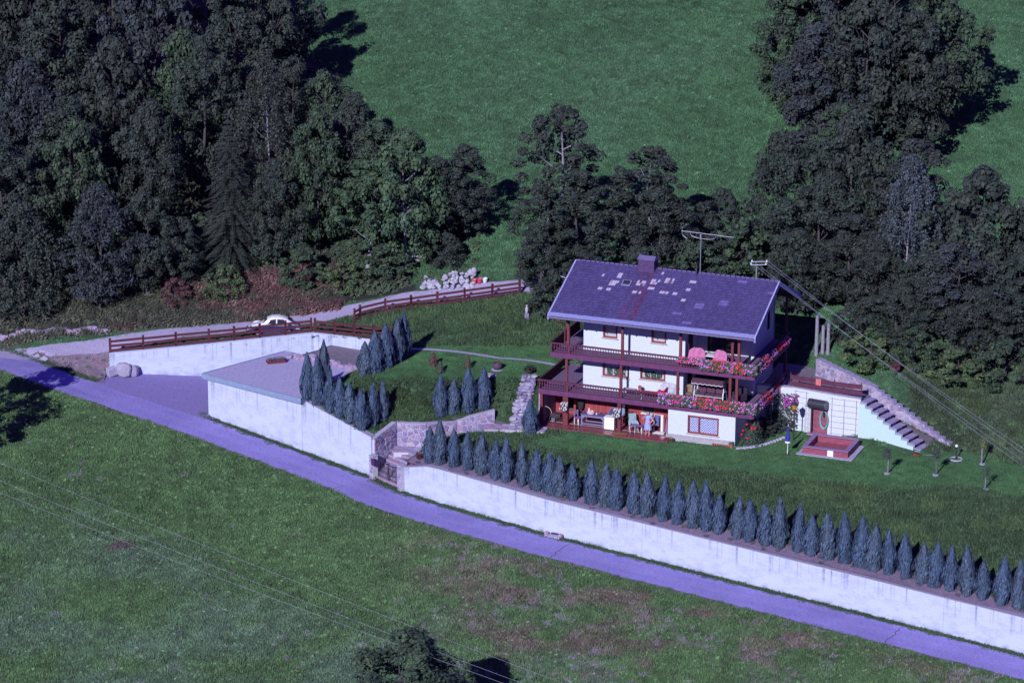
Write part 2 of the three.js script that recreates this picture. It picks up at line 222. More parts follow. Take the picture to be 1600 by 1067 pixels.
function regionOf(x, z, w = alongW(x, z)) { if (w.d < 0.15) return 'low'; for (const k in REG) if (inside(REG[k], x, z)) return k; return 'up'; }
function heightIn(k, x, z) {
  const w = k === 'up' || k === 'house' || k === 'terrace' || k === 'stairs' || k === 'garage' ? null : alongW(x, z);
  if (k === 'low') {
    let y = w.y; const e = -w.d - 3.75;
    if (e > 0) { const f = farRoad(x, z); y = lerp(y, f.y, sstep(0.5, 5, e)); y -= 0.3 * Math.min(e, 1.6) + 0.115 * Math.max(0, e - 1.6); y += (fbm(x * 0.18, z * 0.18, 5) - 0.5) * 0.7 * sstep(0, 4, e); }
    return y;
  }
  if (k === 'house') return -0.12;
  if (k === 'garage') { const e = ((x + 36) * 6 + (z + 9.9) * 4.7) / 7.62; return e < 1.2 ? -1.6 : 1.45; }
  if (k === 'bay') return Math.min(w.y + 0.02, -0.9 - 0.035 * (x + 44));
  if (k === 'notch') return Math.min(lerp(-1.45, -0.08, clamp((x + 20.3) / 3.8)), x < -20.2 ? -3.0 + 1.55 * sstep(0.2, 2.6, w.d) : 9);
  if (k === 'terrace') return 2.68;
  if (k === 'stairs') return -0.05;
  return upland(x, z) + (fbm(x * 0.25, z * 0.25, 9) - 0.5) * 0.25 * sstep(-16, -30, z);
}
const H = (x, z) => heightIn(regionOf(x, z), x, z);
function nearestOn(poly, x, z) { let b = 1e9, r = [x, z]; for (let i = 0; i < poly.length; i++) { const [ax, az] = poly[i], [cx, cz] = poly[(i + 1) % poly.length], dx = cx - ax, dz = cz - az, t = clamp(((x - ax) * dx + (z - az) * dz) / (dx * dx + dz * dz)), q = [ax + dx * t, az + dz * t], d = Math.hypot(x - q[0], z - q[1]); if (d < b) { b = d; r = q; } } return r; }
function pullInto(k, x, z) {       // nearest spot that belongs to region k
  for (let it = 0; it < 3; it++) {
    const h = regionOf(x, z); if (h === k) break;
    if (REG[k]) { [x, z] = nearestOn(REG[k], x, z); break; }
    if (h === 'low' || k === 'low') { const w = alongW(x, z), o = 0.15 - w.d + (k === 'low' ? -1e-4 : 1e-4); x += w.tz * o; z -= w.tx * o; }
    else [x, z] = nearestOn(REG[h], x, z);
    if (k !== 'low' && regionOf(x, z) !== k && regionOf(x, z) !== 'low') break;
  }
  return [x, z];
}
// ---------------------------------------------------------------- ground, road, drive, paths
const DRIVE = [[-56, -22.6], [-51, -20.9], [-47.5, -20.9], [-43, -21.2], [-38.5, -21.5], [-33, -21.8], [-29.5, -21.9], [-26, -22.2], [-23, -22.4], [-19.5, -22.3], [-16, -21.8], [-12.5, -21.4]];
function distTo(poly, x, z) { let b = 1e9; for (let i = 0; i + 1 < poly.length; i++) { const [ax, az] = poly[i], [cx, cz] = poly[i + 1], dx = cx - ax, dz = cz - az, t = clamp(((x - ax) * dx + (z - az) * dz) / (dx * dx + dz * dz)); b = Math.min(b, Math.hypot(x - ax - dx * t, z - az - dz * t)); } return b; }
const forestEdge = (z) => -23.5 - 0.2 * (-24 - z) + 1.5 * Math.sin(z * 0.21);
function zone(x, z, y) {
  const w = alongW(x, z);
  if (w.d < 0.12) { if (w.d > -0.62) return w.i > 3.9 ? 'verge' : w.i > 2.95 ? 'none' : 'verge'; if (w.d > -3.65) return 'none'; return 'low'; }
  if (inside(GARAGE, x, z) && x > -29 && (x + 29.35) * 7.12 + (z + 4.78) * 3.75 > 1.0 && (x + 25.6) * -3.85 + (z + 11.9) * 5.6 > -40) return 'bank';
  for (const p of [HOUSE, GARAGE, BAY, NOTCH, TERRACE, STAIRS]) if (inside(p, x, z)) return 'none';
  if (x > -57 && x < -12 && z < -18.8 && z > -25 && distTo(DRIVE, x, z) < 0.85) return 'none';
  if (x < -43.6 && z > -20.4) return 'shoulder';
  if (w.i > 6 && w.d < 1.55) return 'soil';
  if (y === undefined) y = H(x, z);
  if (x > -14.6 && z > -6.5 && z < 14 && Math.abs(y) < 0.16) return 'lawn';
  if (x > -20.5 && z > -4 && y < 0.2 && w.i > 6) return 'bank';
  if (x > -26 && x < -10 && z > -13.6 && z < -3) return y > 2.35 ? 'lawn' : 'bank';
  if (x > 12 && z > -9 && z < 8) return 'rough';
  if (z < -22.5 && x < -27.5 && z > -29) return 'wild';
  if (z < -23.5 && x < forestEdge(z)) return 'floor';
  if (x > -28 && x < -9 && z > -21.5 && z <= -13.6) return 'bank';
  return 'up';
}
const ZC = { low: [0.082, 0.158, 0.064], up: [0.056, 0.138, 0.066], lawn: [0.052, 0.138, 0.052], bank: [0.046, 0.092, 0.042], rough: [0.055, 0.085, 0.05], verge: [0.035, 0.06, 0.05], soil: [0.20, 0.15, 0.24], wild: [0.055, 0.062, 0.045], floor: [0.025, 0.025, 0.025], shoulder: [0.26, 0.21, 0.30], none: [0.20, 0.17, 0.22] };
function tint(zn, x, z) {         // colour of the plants and soil of a spot, with dry, red and pale patches
  let [r, g, b] = ZC[zn];
  const n = fbm(x * 0.16, z * 0.16, 51), m = fbm(x * 0.7, z * 0.7, 61), f = 0.72 + 0.35 * n + 0.35 * m;
  r *= f; g *= f; b *= f;
  if (zn === 'low') {
    const a = alongW(x, z), e = -a.d - 3.7;
    const dry = sstep(0.42, 0.68, fbm(x * 0.4 + 4, z * 0.5, 71)) * (0.4 + 0.6 * noise(x * 1.7, z * 1.7, 72)) * sstep(-26, -15, x) * sstep(0, 1.5, e) * sstep(17, 9, e);   // red-brown patches
    r = lerp(r, 0.185, dry * 0.85); g = lerp(g, 0.115, dry * 0.85); b = lerp(b, 0.13, dry * 0.85);
    const pale = sstep(0.38, 0.72, fbm(x * 0.2, z * 0.2 + 9, 81)) * sstep(8, 16, e + 6 * sstep(-25, -8, x)) * (0.5 + 0.5 * noise(x * 1.3, z * 1.3, 82));                                          // bleached hay further down
    r = lerp(r, 0.12, pale * 0.7); g = lerp(g, 0.185, pale * 0.7); b = lerp(b, 0.15, pale * 0.7);
    const spot = Math.hypot(x + 40.3, (z - 8.2) * 1.2) < 0.8 ? 1 : 0; r = lerp(r, 0.12, spot * 0.7); g = lerp(g, 0.06, spot * 0.7); b = lerp(b, 0.09, spot * 0.7);
  } else if (zn === 'up') {
    const pale = sstep(0.5, 0.72, fbm(x * 0.09 + 3, z * 0.09, 91)); r = lerp(r, 0.075, pale * 0.6); g = lerp(g, 0.165, pale * 0.6); b = lerp(b, 0.09, pale * 0.6);
  } else if (zn === 'wild') {
    const red = sstep(0.36, 0.58, fbm(x * 0.25, z * 0.4, 101)) * sstep(-46, -41, x); r = lerp(r, 0.14, red * 0.7); g = lerp(g, 0.055, red * 0.7); b = lerp(b, 0.07, red * 0.7);
  } else if (zn === 'bank' || zn === 'rough') {
    const hn = sstep(0.52, 0.66, fbm(x * 0.4, z * 0.4, 111)); r = lerp(r, 0.075, hn * 0.6); g = lerp(g, 0.13, hn * 0.6); b = lerp(b, 0.05, hn * 0.6);
  }
  return [r, g, b];
}
{
  const axis = (segs) => { const o = []; for (const [a, b, s] of segs) for (let v = a; v < b - 1e-6; v += s) o.push(v); o.push(segs[segs.length - 1][1]); return o; };
  const X = axis([[-330, -120, 15], [-120, -57, 1.5], [-57, 24, 0.3], [24, 60, 1.5], [60, 300, 15]]), Z = axis([[-330, -90, 10], [-90, -30, 0.9], [-30, 30, 0.3], [30, 60, 1.5], [60, 270, 15]]);
  const nx = X.length, nz = Z.length, P = [], C = [], I = [], at = new Map(), reg = [];
  for (let j = 0; j < nz; j++) for (let i = 0; i < nx; i++) reg.push(regionOf(X[i], Z[j]));
  const vert = (k, i, j) => {
    const key = k + ',' + i + ',' + j; let v = at.get(key); if (v !== undefined) return v;
    let x = X[i], z = Z[j]; if (reg[j * nx + i] !== k) [x, z] = pullInto(k, x, z);
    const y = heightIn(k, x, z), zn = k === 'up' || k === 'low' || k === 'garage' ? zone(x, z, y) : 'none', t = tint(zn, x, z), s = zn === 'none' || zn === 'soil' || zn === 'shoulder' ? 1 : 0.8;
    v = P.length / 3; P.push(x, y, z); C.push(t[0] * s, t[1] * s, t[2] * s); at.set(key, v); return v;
  };
  for (let j = 0; j + 1 < nz; j++) for (let i = 0; i + 1 < nx; i++) {
    const a = reg[j * nx + i], b = reg[j * nx + i + 1], c = reg[(j + 1) * nx + i], d = reg[(j + 1) * nx + i + 1];
    for (const k of a === b && b === c && c === d ? [a] : new Set([a, b, c, d])) { const q = [vert(k, i, j), vert(k, i, j + 1), vert(k, i + 1, j), vert(k, i + 1, j + 1)]; I.push(q[0], q[1], q[2], q[2], q[1], q[3]); }
  }
  const skirt = (ax, az, bx_, bz) => { const L = Math.hypot(bx_ - ax, bz - az), n = Math.ceil(L / 0.4), nx_ = (bz - az) / L * 0.02, nz_ = -(bx_ - ax) / L * 0.02; for (let k = 0; k <= n; k++) { const x = lerp(ax, bx_, k / n), z = lerp(az, bz, k / n), y0 = H(x + nx_, z + nz_), y1 = H(x - nx_, z - nz_), b = P.length / 3; P.push(x, Math.min(y0, y1), z, x, Math.max(y0, y1), z); C.push(0.12, 0.1, 0.13, 0.12, 0.1, 0.13); if (k) I.push(b - 2, b - 1, b, b, b - 1, b + 1); } };
  for (const k in REG) REG[k].forEach((p, i) => skirt(...p, ...REG[k][(i + 1) % REG[k].length]));
  for (let i = 0; i < 3; i++) { const a = W[i], b = W[i + 1], L = Math.hypot(b[0] - a[0], b[1] - a[1]), nx_ = (b[1] - a[1]) / L * 0.15, nz_ = -(b[0] - a[0]) / L * 0.15; skirt(a[0] + nx_, a[1] + nz_, b[0] + nx_, b[1] + nz_); }
  const g = new THREE.BufferGeometry(); g.setAttribute('position', new THREE.Float32BufferAttribute(P, 3)); g.setAttribute('color', new THREE.Float32BufferAttribute(C, 3)); g.setIndex(I); g.computeVertexNormals();
  struct(obj('ground', g, new THREE.MeshStandardMaterial({ roughness: 1, vertexColors: true, map: grainTex }), scene, 2.3));
}
// a strip laid along a line of points; cross section from o0 to o1 (garden side positive)
function strip(line, o0, o1, n, lift, colour, wob = 0) {
  const pts = []; for (let i = 0; i + 1 < line.length; i++) { const L = Math.hypot(line[i + 1][0] - line[i][0], line[i + 1][1] - line[i][1]), m = Math.ceil(L / 0.5); for (let k = 0; k < m; k++) pts.push([lerp(line[i][0], line[i + 1][0], k / m), lerp(line[i][1], line[i + 1][1], k / m)]); } pts.push(line[line.length - 1].slice(0, 2));
  const P = [], C = [], I = [];
  pts.forEach((p, i) => {
    const a = pts[Math.max(0, i - 3)], b = pts[Math.min(pts.length - 1, i + 3)], l = Math.hypot(b[0] - a[0], b[1] - a[1]), nx = (b[1] - a[1]) / l, nz = -(b[0] - a[0]) / l;
    for (let k = 0; k <= n; k++) { const t = k / n, wb = (k === 0 || k === n) ? wob * (fbm(i * 0.35, k * 3.3, 77) - 0.5) * 2 : 0, o = lerp(o0, o1, t) + wb, x = p[0] + nx * o, z = p[1] + nz * o; P.push(x, H(x, z) + lift, z); C.push(...(colour ? colour(x, z, t, i) : [1, 1, 1])); }
    if (i) for (let k = 0; k < n; k++) { const q = i * (n + 1) + k, r = q - n - 1; I.push(r, r + 1, q, r + 1, q + 1, q); }
  });
  const g = new THREE.BufferGeometry(); g.setAttribute('position', new THREE.Float32BufferAttribute(P, 3)); g.setAttribute('color', new THREE.Float32BufferAttribute(C, 3)); g.setIndex(I); g.computeVertexNormals();
  if (g.attributes.normal.getY(0) < 0) { I.reverse(); g.setIndex(I); g.computeVertexNormals(); } return g;
}
{
  const fineW = []; for (let i = 0; i + 1 < W.length; i++) fineW.push(W[i]); fineW.push(W[W.length - 1]);
  const road = strip(fineW, -3.62, -0.5, 14, 0.03, (x, z, t, i) => { const patch = 0.78 + 0.34 * fbm(x * 0.45, z * 0.45, 121) + (x > 8.6 && x < 30 ? 0.06 : 0) - (noise(x * 0.22 + 3, z * 0.22, 125) > 0.72 ? 0.1 : 0), tr = 0.09 * (Math.exp(-((t - 0.27) ** 2) * 90) + Math.exp(-((t - 0.72) ** 2) * 90)) * (0.5 + noise(x * 0.8, z * 0.8, 131)) + 0.12 * sstep(0.9, 1, Math.abs(t * 2 - 1)) * noise(x * 1.5, z * 1.5, 133); return [patch - tr, patch - tr, patch]; }, 0.16);
  const roadMesh = struct(obj('road', road, MAT.asphalt, scene, 2.2));
  const crack = (x, z, seed) => { const a = alongW(x, z), pts = [], r = rng(seed); for (let k = 0; k <= 9; k++) { const o = -0.6 - 2.95 * k / 9, j = (r() - 0.5) * 0.25; const px = a.qx + a.tz * o + a.tx * j, pz = a.qz - a.tx * o + a.tz * j; pts.push([px, H(px, pz) + 0.036, pz]); } const P = [], I = []; pts.forEach((p, k) => { P.push(p[0] - a.tx * 0.025, p[1], p[2] - a.tz * 0.025, p[0] + a.tx * 0.025, p[1], p[2] + a.tz * 0.025); if (k) I.push(2 * k - 2, 2 * k - 1, 2 * k, 2 * k - 1, 2 * k + 1, 2 * k); }); const g = new THREE.BufferGeometry(); g.setAttribute('position', new THREE.Float32BufferAttribute(P, 3)); g.setIndex(I); g.computeVertexNormals(); obj('tar_joint', g, M(0.05, 0.045, 0.06, { map: null, side: THREE.DoubleSide }), roadMesh); };
  crack(9.0, 20.0, 3); crack(-11.5, 9.5, 4);
  // joint sawn across the road where the newer surface begins
  const bayShape = new THREE.Shape([[-44.6, 17.0], [-44.2, 18.3], [-29.6, 18.5], [-30.2, 14.4], [-36.05, 9.75], [-36.6, 9.6], [-44.4, 15.7]].map((p) => new THREE.Vector2(p[0], p[1])));
  const bg = new THREE.ShapeGeometry(bayShape, 1); bg.rotateX(-Math.PI / 2); const bp = bg.attributes.position;
  const bayG = (() => { const P = [], I = [], nX = 40, nZ = 24; for (let j = 0; j <= nZ; j++) for (let i = 0; i <= nX; i++) { const x0 = -45 + 16 * i / nX, z0 = -18.7 + 9.3 * j / nZ, w0 = alongW(x0, z0), o0 = w0.d < -0.7 ? -0.7 - w0.d + 0.06 * Math.sin(x0 * 2.1) : 0, x = x0 + w0.tz * o0, z = z0 - w0.tx * o0; P.push(x, Math.min(alongW(x, z).y + 0.02, -0.9 - 0.035 * (x + 44)) + 0.02, z); } for (let j = 0; j < nZ; j++) for (let i = 0; i < nX; i++) { const cx = -45 + 16 * (i + 0.5) / nX, cz = -18.7 + 9.3 * (j + 0.5) / nZ, w = alongW(cx, cz); if (w.d > -1.1 && cx > -44.5 + 0.15 * Math.sin(cz * 3)) { const a = j * (nX + 1) + i; I.push(a, a + nX + 1, a + 1, a + 1, a + nX + 1, a + nX + 2); } } const g = new THREE.BufferGeometry(); g.setAttribute('position', new THREE.Float32BufferAttribute(P, 3)); g.setIndex(I); g.computeVertexNormals(); return g; })();
  struct(obj('parking_bay', bayG, MAT.bay, scene, 2.6));
  struct(obj('drive', strip(DRIVE, -0.8, 0.95, 8, 0.035, null, 0.25), MAT.gravel, scene, 1.9));
  struct(obj('garden_path', strip([[-22.3, -13.1], [-19.4, -12.1], [-16.7, -11.1], [-14, -10.0], [-11.6, -9.2]], -0.2, 0.2, 2, 0.05, null, 0.04), MAT.stone2, scene, 1.3));
}
// ---------------------------------------------------------------- grass and weeds (uncountable)
function bladePatch(radius, count, h, wdt, seed, lean = 0.5) {
  const r = rng(seed), P = [], N = [], C = [];
  for (let k = 0; k < count; k++) {
    const a = r() * 6.283, d = radius * Math.sqrt(r()), x = Math.cos(a) * d, z = Math.sin(a) * d, b = r() * 6.283, hh = h * (0.45 + 0.75 * r()), ww = wdt * (0.6 + 0.8 * r()), lx = (r() - 0.5) * lean * hh * 2, lz = (r() - 0.5) * lean * hh * 2, dx = Math.cos(b) * ww / 2, dz = Math.sin(b) * ww / 2, v = 0.7 + 0.6 * r();
    P.push(x - dx, -0.02, z - dz, x + dx, -0.02, z + dz, x + lx, hh, z + lz);
    for (let q = 0; q < 3; q++) { C.push(v, v, v * (0.9 + 0.2 * r())); }
  }
  const g = new THREE.BufferGeometry(); g.setAttribute('position', new THREE.Float32BufferAttribute(P, 3)); g.setAttribute('color', new THREE.Float32BufferAttribute(C, 3)); g.computeVertexNormals(); return g;
}
function leafPuff(radius, count, size, seed, flat = 0.8) {
  const r = rng(seed), L = new Leaves();
  for (let k = 0; k < count; k++) { const d = V3(r() * 2 - 1, r() * 1.3 - 0.3, r() * 2 - 1).normalize(), q = radius * (0.35 + 0.65 * r()), v = 0.6 + 0.8 * r(); L.add(d.x * q, Math.max(0.02, d.y * q * flat), d.z * q, d.x + r() - 0.5, d.y + 0.4 + r() * 0.6, d.z + r() - 0.5, size * (0.6 + 0.6 * r()), size * (0.8 + 0.8 * r()), r() - 0.5, r() - 0.5, r() - 0.5, [v, v, v * 0.95]); }
  return L.geo();
}
const bladeMat = new THREE.MeshPhysicalMaterial({ color: 0xffffff, roughness: 0.8, side: THREE.DoubleSide, vertexColors: true, transmission: 0.2, thickness: 0 });
function scatter(name, label, geo, list, mat = bladeMat) {      // list of [x, z, scale, colour, heightScale]
  const im = new THREE.InstancedMesh(geo, mat, list.length), m = new THREE.Matrix4(), q = new THREE.Quaternion(), q2 = new THREE.Quaternion(), up = V3(0, 1, 0), c = new THREE.Color(), r = rng(list.length + 7);
  list.forEach(([x, z, s, col, hs = 1], i) => {
    const e = 0.25, y = H(x, z), n = V3(H(x - e, z) - H(x + e, z), 2 * e, H(x, z - e) - H(x, z + e)).normalize(); if (n.y < 0.6) n.set(0, 1, 0);
    q.setFromUnitVectors(up, n); q2.setFromAxisAngle(up, r() * 6.283); q.multiply(q2); m.compose(V3(x, y, z), q, V3(s, s * hs, s)); im.setMatrixAt(i, m); im.setColorAt(i, c.setRGB(...col));
  });
  im.name = numbered(name); im.castShadow = im.receiveShadow = true; scene.add(im); return tag(im, label, 'grass', undefined, 'stuff');
}
{
  const r = rng(99), lists = { low: [], up: [], lawn: [], bank: [], edge: [] }, weeds = [], hay = [], clumps = [];
  const spots = (x0, x1, z0, z1, step, f) => { for (let z = z0; z < z1; z += step) for (let x = x0; x < x1; x += step) f(x + (r() - 0.5) * step, z + (r() - 0.5) * step); };
  const mul = (c, k) => c.map((v) => v * k);
  spots(-57, 24, -24, 36, 0.36, (x, z) => {
    const y = H(x, z), zn = zone(x, z, y); if (zn === 'none' || zn === 'floor' || zn === 'wild') return;
    if (zn === 'shoulder') { hay.push([x, z, 0.5 + 0.6 * r(), [0.24 + 0.1 * r(), 0.19 + 0.06 * r(), 0.26], 0.35]); if (r() < 0.2) lists.edge.push([x, z, 0.7, mul(tint('verge', x, z), 1.3)]); return; }
    if (zn === 'soil') { if (r() < 0.13) lists.edge.push([x, z, 0.7, mul(tint('verge', x, z), 1.3)]); return; }
    if (zn === 'verge') { lists.edge.push([x, z, 0.8 + 0.5 * r(), mul(tint('bank', x, z), 1.2)]); return; }
    const big = 0.4, ok = zone(x + big, z) !== 'none' && zone(x - big, z) !== 'none' && zone(x, z + big) !== 'none' && zone(x, z - big) !== 'none' && Math.abs(H(x + big, z) - y) < 0.8 && Math.abs(H(x, z + big) - y) < 0.8 && Math.abs(H(x - big, z) - y) < 0.8 && Math.abs(H(x, z - big) - y) < 0.8;
    const col = mul(tint(zn, x, z), 1.3 * (0.6 + 0.8 * r()));
    if (!ok) { if (r() < 0.7) lists.edge.push([x, z, 0.8, col]); return; }
    if (zn === 'low') lists.low.push([x, z, 0.85 + 0.4 * r(), col, 0.7 + 0.7 * r()]); else if (zn === 'lawn') lists.lawn.push([x, z, 1, col]); else if (zn === 'bank' || zn === 'rough') { lists.bank.push([x, z, 0.9 + 0.4 * r(), col, 0.7 + 0.8 * r()]); if (r() < (zn === 'rough' ? 0.12 : 0.035)) weeds.push([x, z, 0.5 + 0.5 * r(), mul(tint('bank', x, z), 1.3)]); } else lists.up.push([x, z, 1, col]);
    if ((zn === 'low' && r() < 0.5) || (zn === 'up' && r() < 0.2) || (zn === 'bank' && r() < 0.3)) { const k = r(); clumps.push([x, z, 0.5 + 0.8 * k, mul(tint(zn, x, z), 0.7 + 1.1 * r())]); }
    if (zn === 'low') { const e = -alongW(x, z).d - 3.7; if (r() < 0.3 * sstep(0.42, 0.6, fbm(x * 0.33 + 4, z * 0.33, 71)) * sstep(-24, -14, x) + 0.014) hay.push([x, z, 0.25 + 0.6 * r(), [0.46, 0.33, 0.52]]); }
  });
  spots(-42, 34, -92, -24, 0.45, (x, z) => { const zn = zone(x, z); if (zn !== 'up') return; lists.up.push([x, z, 1.25, mul(tint('up', x, z), 1.3 * (0.6 + 0.8 * r()))]); if (r() < 0.25) clumps.push([x, z, 0.5 + 0.9 * r(), mul(tint('up', x, z), 0.7 + 1.0 * r())]); });
  spots(-56, -26, -29, -22.6, 0.5, (x, z) => { if (zone(x, z) !== 'wild') return; weeds.push([x, z, 0.6 + 0.9 * r(), mul(tint('wild', x, z), 0.9 + 0.8 * r()), 1.2]); });
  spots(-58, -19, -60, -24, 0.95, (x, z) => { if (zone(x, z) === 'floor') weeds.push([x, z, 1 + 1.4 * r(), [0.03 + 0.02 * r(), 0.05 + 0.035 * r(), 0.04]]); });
  spots(-29, -17, -32, -24.4, 0.8, (x, z) => { const zn = zone(x, z); if ((zn === 'floor' || zn === 'up') && r() < 0.8) weeds.push([x, z, 0.6 + 0.8 * r(), mul(tint('rough', x, z), 0.7 + 0.6 * r())]); });
  scatter('lower_meadow_grass', 'rough meadow grass with red-brown dry patches below the road', bladePatch(0.36, 90, 0.14, 0.055, 1), lists.low);
  scatter('hillside_grass', 'blue-green mown hillside meadow grass behind the house', bladePatch(0.36, 90, 0.12, 0.055, 2), lists.up);
  scatter('lawn_grass', 'short green lawn grass around the house', bladePatch(0.36, 110, 0.055, 0.04, 3), lists.lawn);
  scatter('bank_grass', 'longer dark grass on the garden banks', bladePatch(0.36, 80, 0.2, 0.055, 4, 0.8), lists.bank);
  scatter('verge_grass', 'ragged grass tufts along the edges of road and walls', bladePatch(0.3, 70, 0.13, 0.045, 5, 0.8), lists.edge);
  scatter('meadow_herbs', 'low leafy herbs mixed into the meadow grass', leafPuff(0.2, 26, 0.11, 9, 0.6), clumps);
  scatter('dry_hay', 'pale dried tufts lying in the lower meadow', bladePatch(0.3, 70, 0.2, 0.05, 6, 1.2), hay);
  scatter('weeds', 'red and green tall weeds and low undergrowth on the wild slopes', leafPuff(0.45, 90, 0.13, 7), weeds);
  scatter('weed_stalks', 'reddish seeding weed stalks on the bank above the drive', bladePatch(0.4, 46, 0.85, 0.05, 8, 0.3), weeds.filter((w) => w[4] === 1.2).map(([x, z, s, c]) => [x + 0.2, z, 0.8, mul(c, 1.1), 0.7 + 0.5 * r()]));
}
// ---------------------------------------------------------------- retaining walls, garage, gate, steps
function hexa(b, t) {       // b, t: four bottom and four top corners, front-left, front-right, back-right, back-left
  const F = [[b[0], b[1], t[1], t[0]], [b[1], b[2], t[2], t[1]], [b[2], b[3], t[3], t[2]], [b[3], b[0], t[0], t[3]], [t[0], t[1], t[2], t[3]], [b[3], b[2], b[1], b[0]]], P = [], I = [];
  F.forEach((f, k) => { f.forEach((p) => P.push(...p)); I.push(4 * k, 4 * k + 1, 4 * k + 2, 4 * k, 4 * k + 2, 4 * k + 3); });
  const g = new THREE.BufferGeometry(); g.setAttribute('position', new THREE.Float32BufferAttribute(P, 3)); g.setIndex(I); g.computeVertexNormals(); return g;
}
// a wall along [x, z, foot, top] points; front face on the right-hand (road) side of the direction of travel
function wallRun(root, pts, th, m, { step = 6, cap = 0.05, capMat = MAT.coping, off = 0, panel = 'wall_panel', capName = 'coping', gap = 0.012 } = {}) {
  const nrm = pts.map((p, i) => { const a = pts[Math.max(0, i - 1)], b = pts[Math.min(pts.length - 1, i + 1)], l = Math.hypot(b[0] - a[0], b[1] - a[1]); return [(b[1] - a[1]) / l, -(b[0] - a[0]) / l]; });
  let run = 0;
  for (let i = 0; i + 1 < pts.length; i++) {
    const A = pts[i], B = pts[i + 1], L = Math.hypot(B[0] - A[0], B[1] - A[1]), n = Math.max(1, Math.round(L / step));
    for (let k = 0; k < n; k++) {
      const t0 = k / n + (k ? gap / L : 0), t1 = (k + 1) / n, E = [t0, t1].map((t) => { const nn = [lerp(nrm[i][0], nrm[i + 1][0], t), lerp(nrm[i][1], nrm[i + 1][1], t)]; return { x: lerp(A[0], B[0], t), z: lerp(A[1], B[1], t), f: lerp(A[2], B[2], t), t: lerp(A[3], B[3], t), nn }; });
      const c = (e, o, y) => [e.x + e.nn[0] * o, y, e.z + e.nn[1] * o], mk = (y0, y1, o0, o1) => hexa([c(E[0], o0, y0(E[0])), c(E[1], o0, y0(E[1])), c(E[1], o1, y0(E[1])), c(E[0], o1, y0(E[0]))], [c(E[0], o0, y1(E[0])), c(E[1], o0, y1(E[1])), c(E[1], o1, y1(E[1])), c(E[0], o1, y1(E[0]))]);
      const g = mk((e) => e.f - 0.4, (e) => e.t, off, off + th);
      const s0 = run + t0 * L, s1 = run + t1 * L, hgt = Math.max(0.5, (E[0].t - E[0].f + E[1].t - E[1].f) / 2), v0 = -0.4 / hgt, uv = []; for (let f = 0; f < 6; f++) uv.push(s0 / 16, v0, s1 / 16, v0, s1 / 16, 0.985, s0 / 16, 0.985);
      if (m === MAT.concrete) g.setAttribute('uv', new THREE.Float32BufferAttribute(uv, 2)); else muv(g, 2.3);
      const o = new THREE.Mesh(g, m); o.name = panel; o.castShadow = o.receiveShadow = true; root.add(o);
      if (cap) { const q = mk((e) => e.t + 0.001, (e) => e.t + cap, off - 0.012, off + th + 0.06); obj(capName, q, capMat, root); }
    }
    run += L;
  }
}
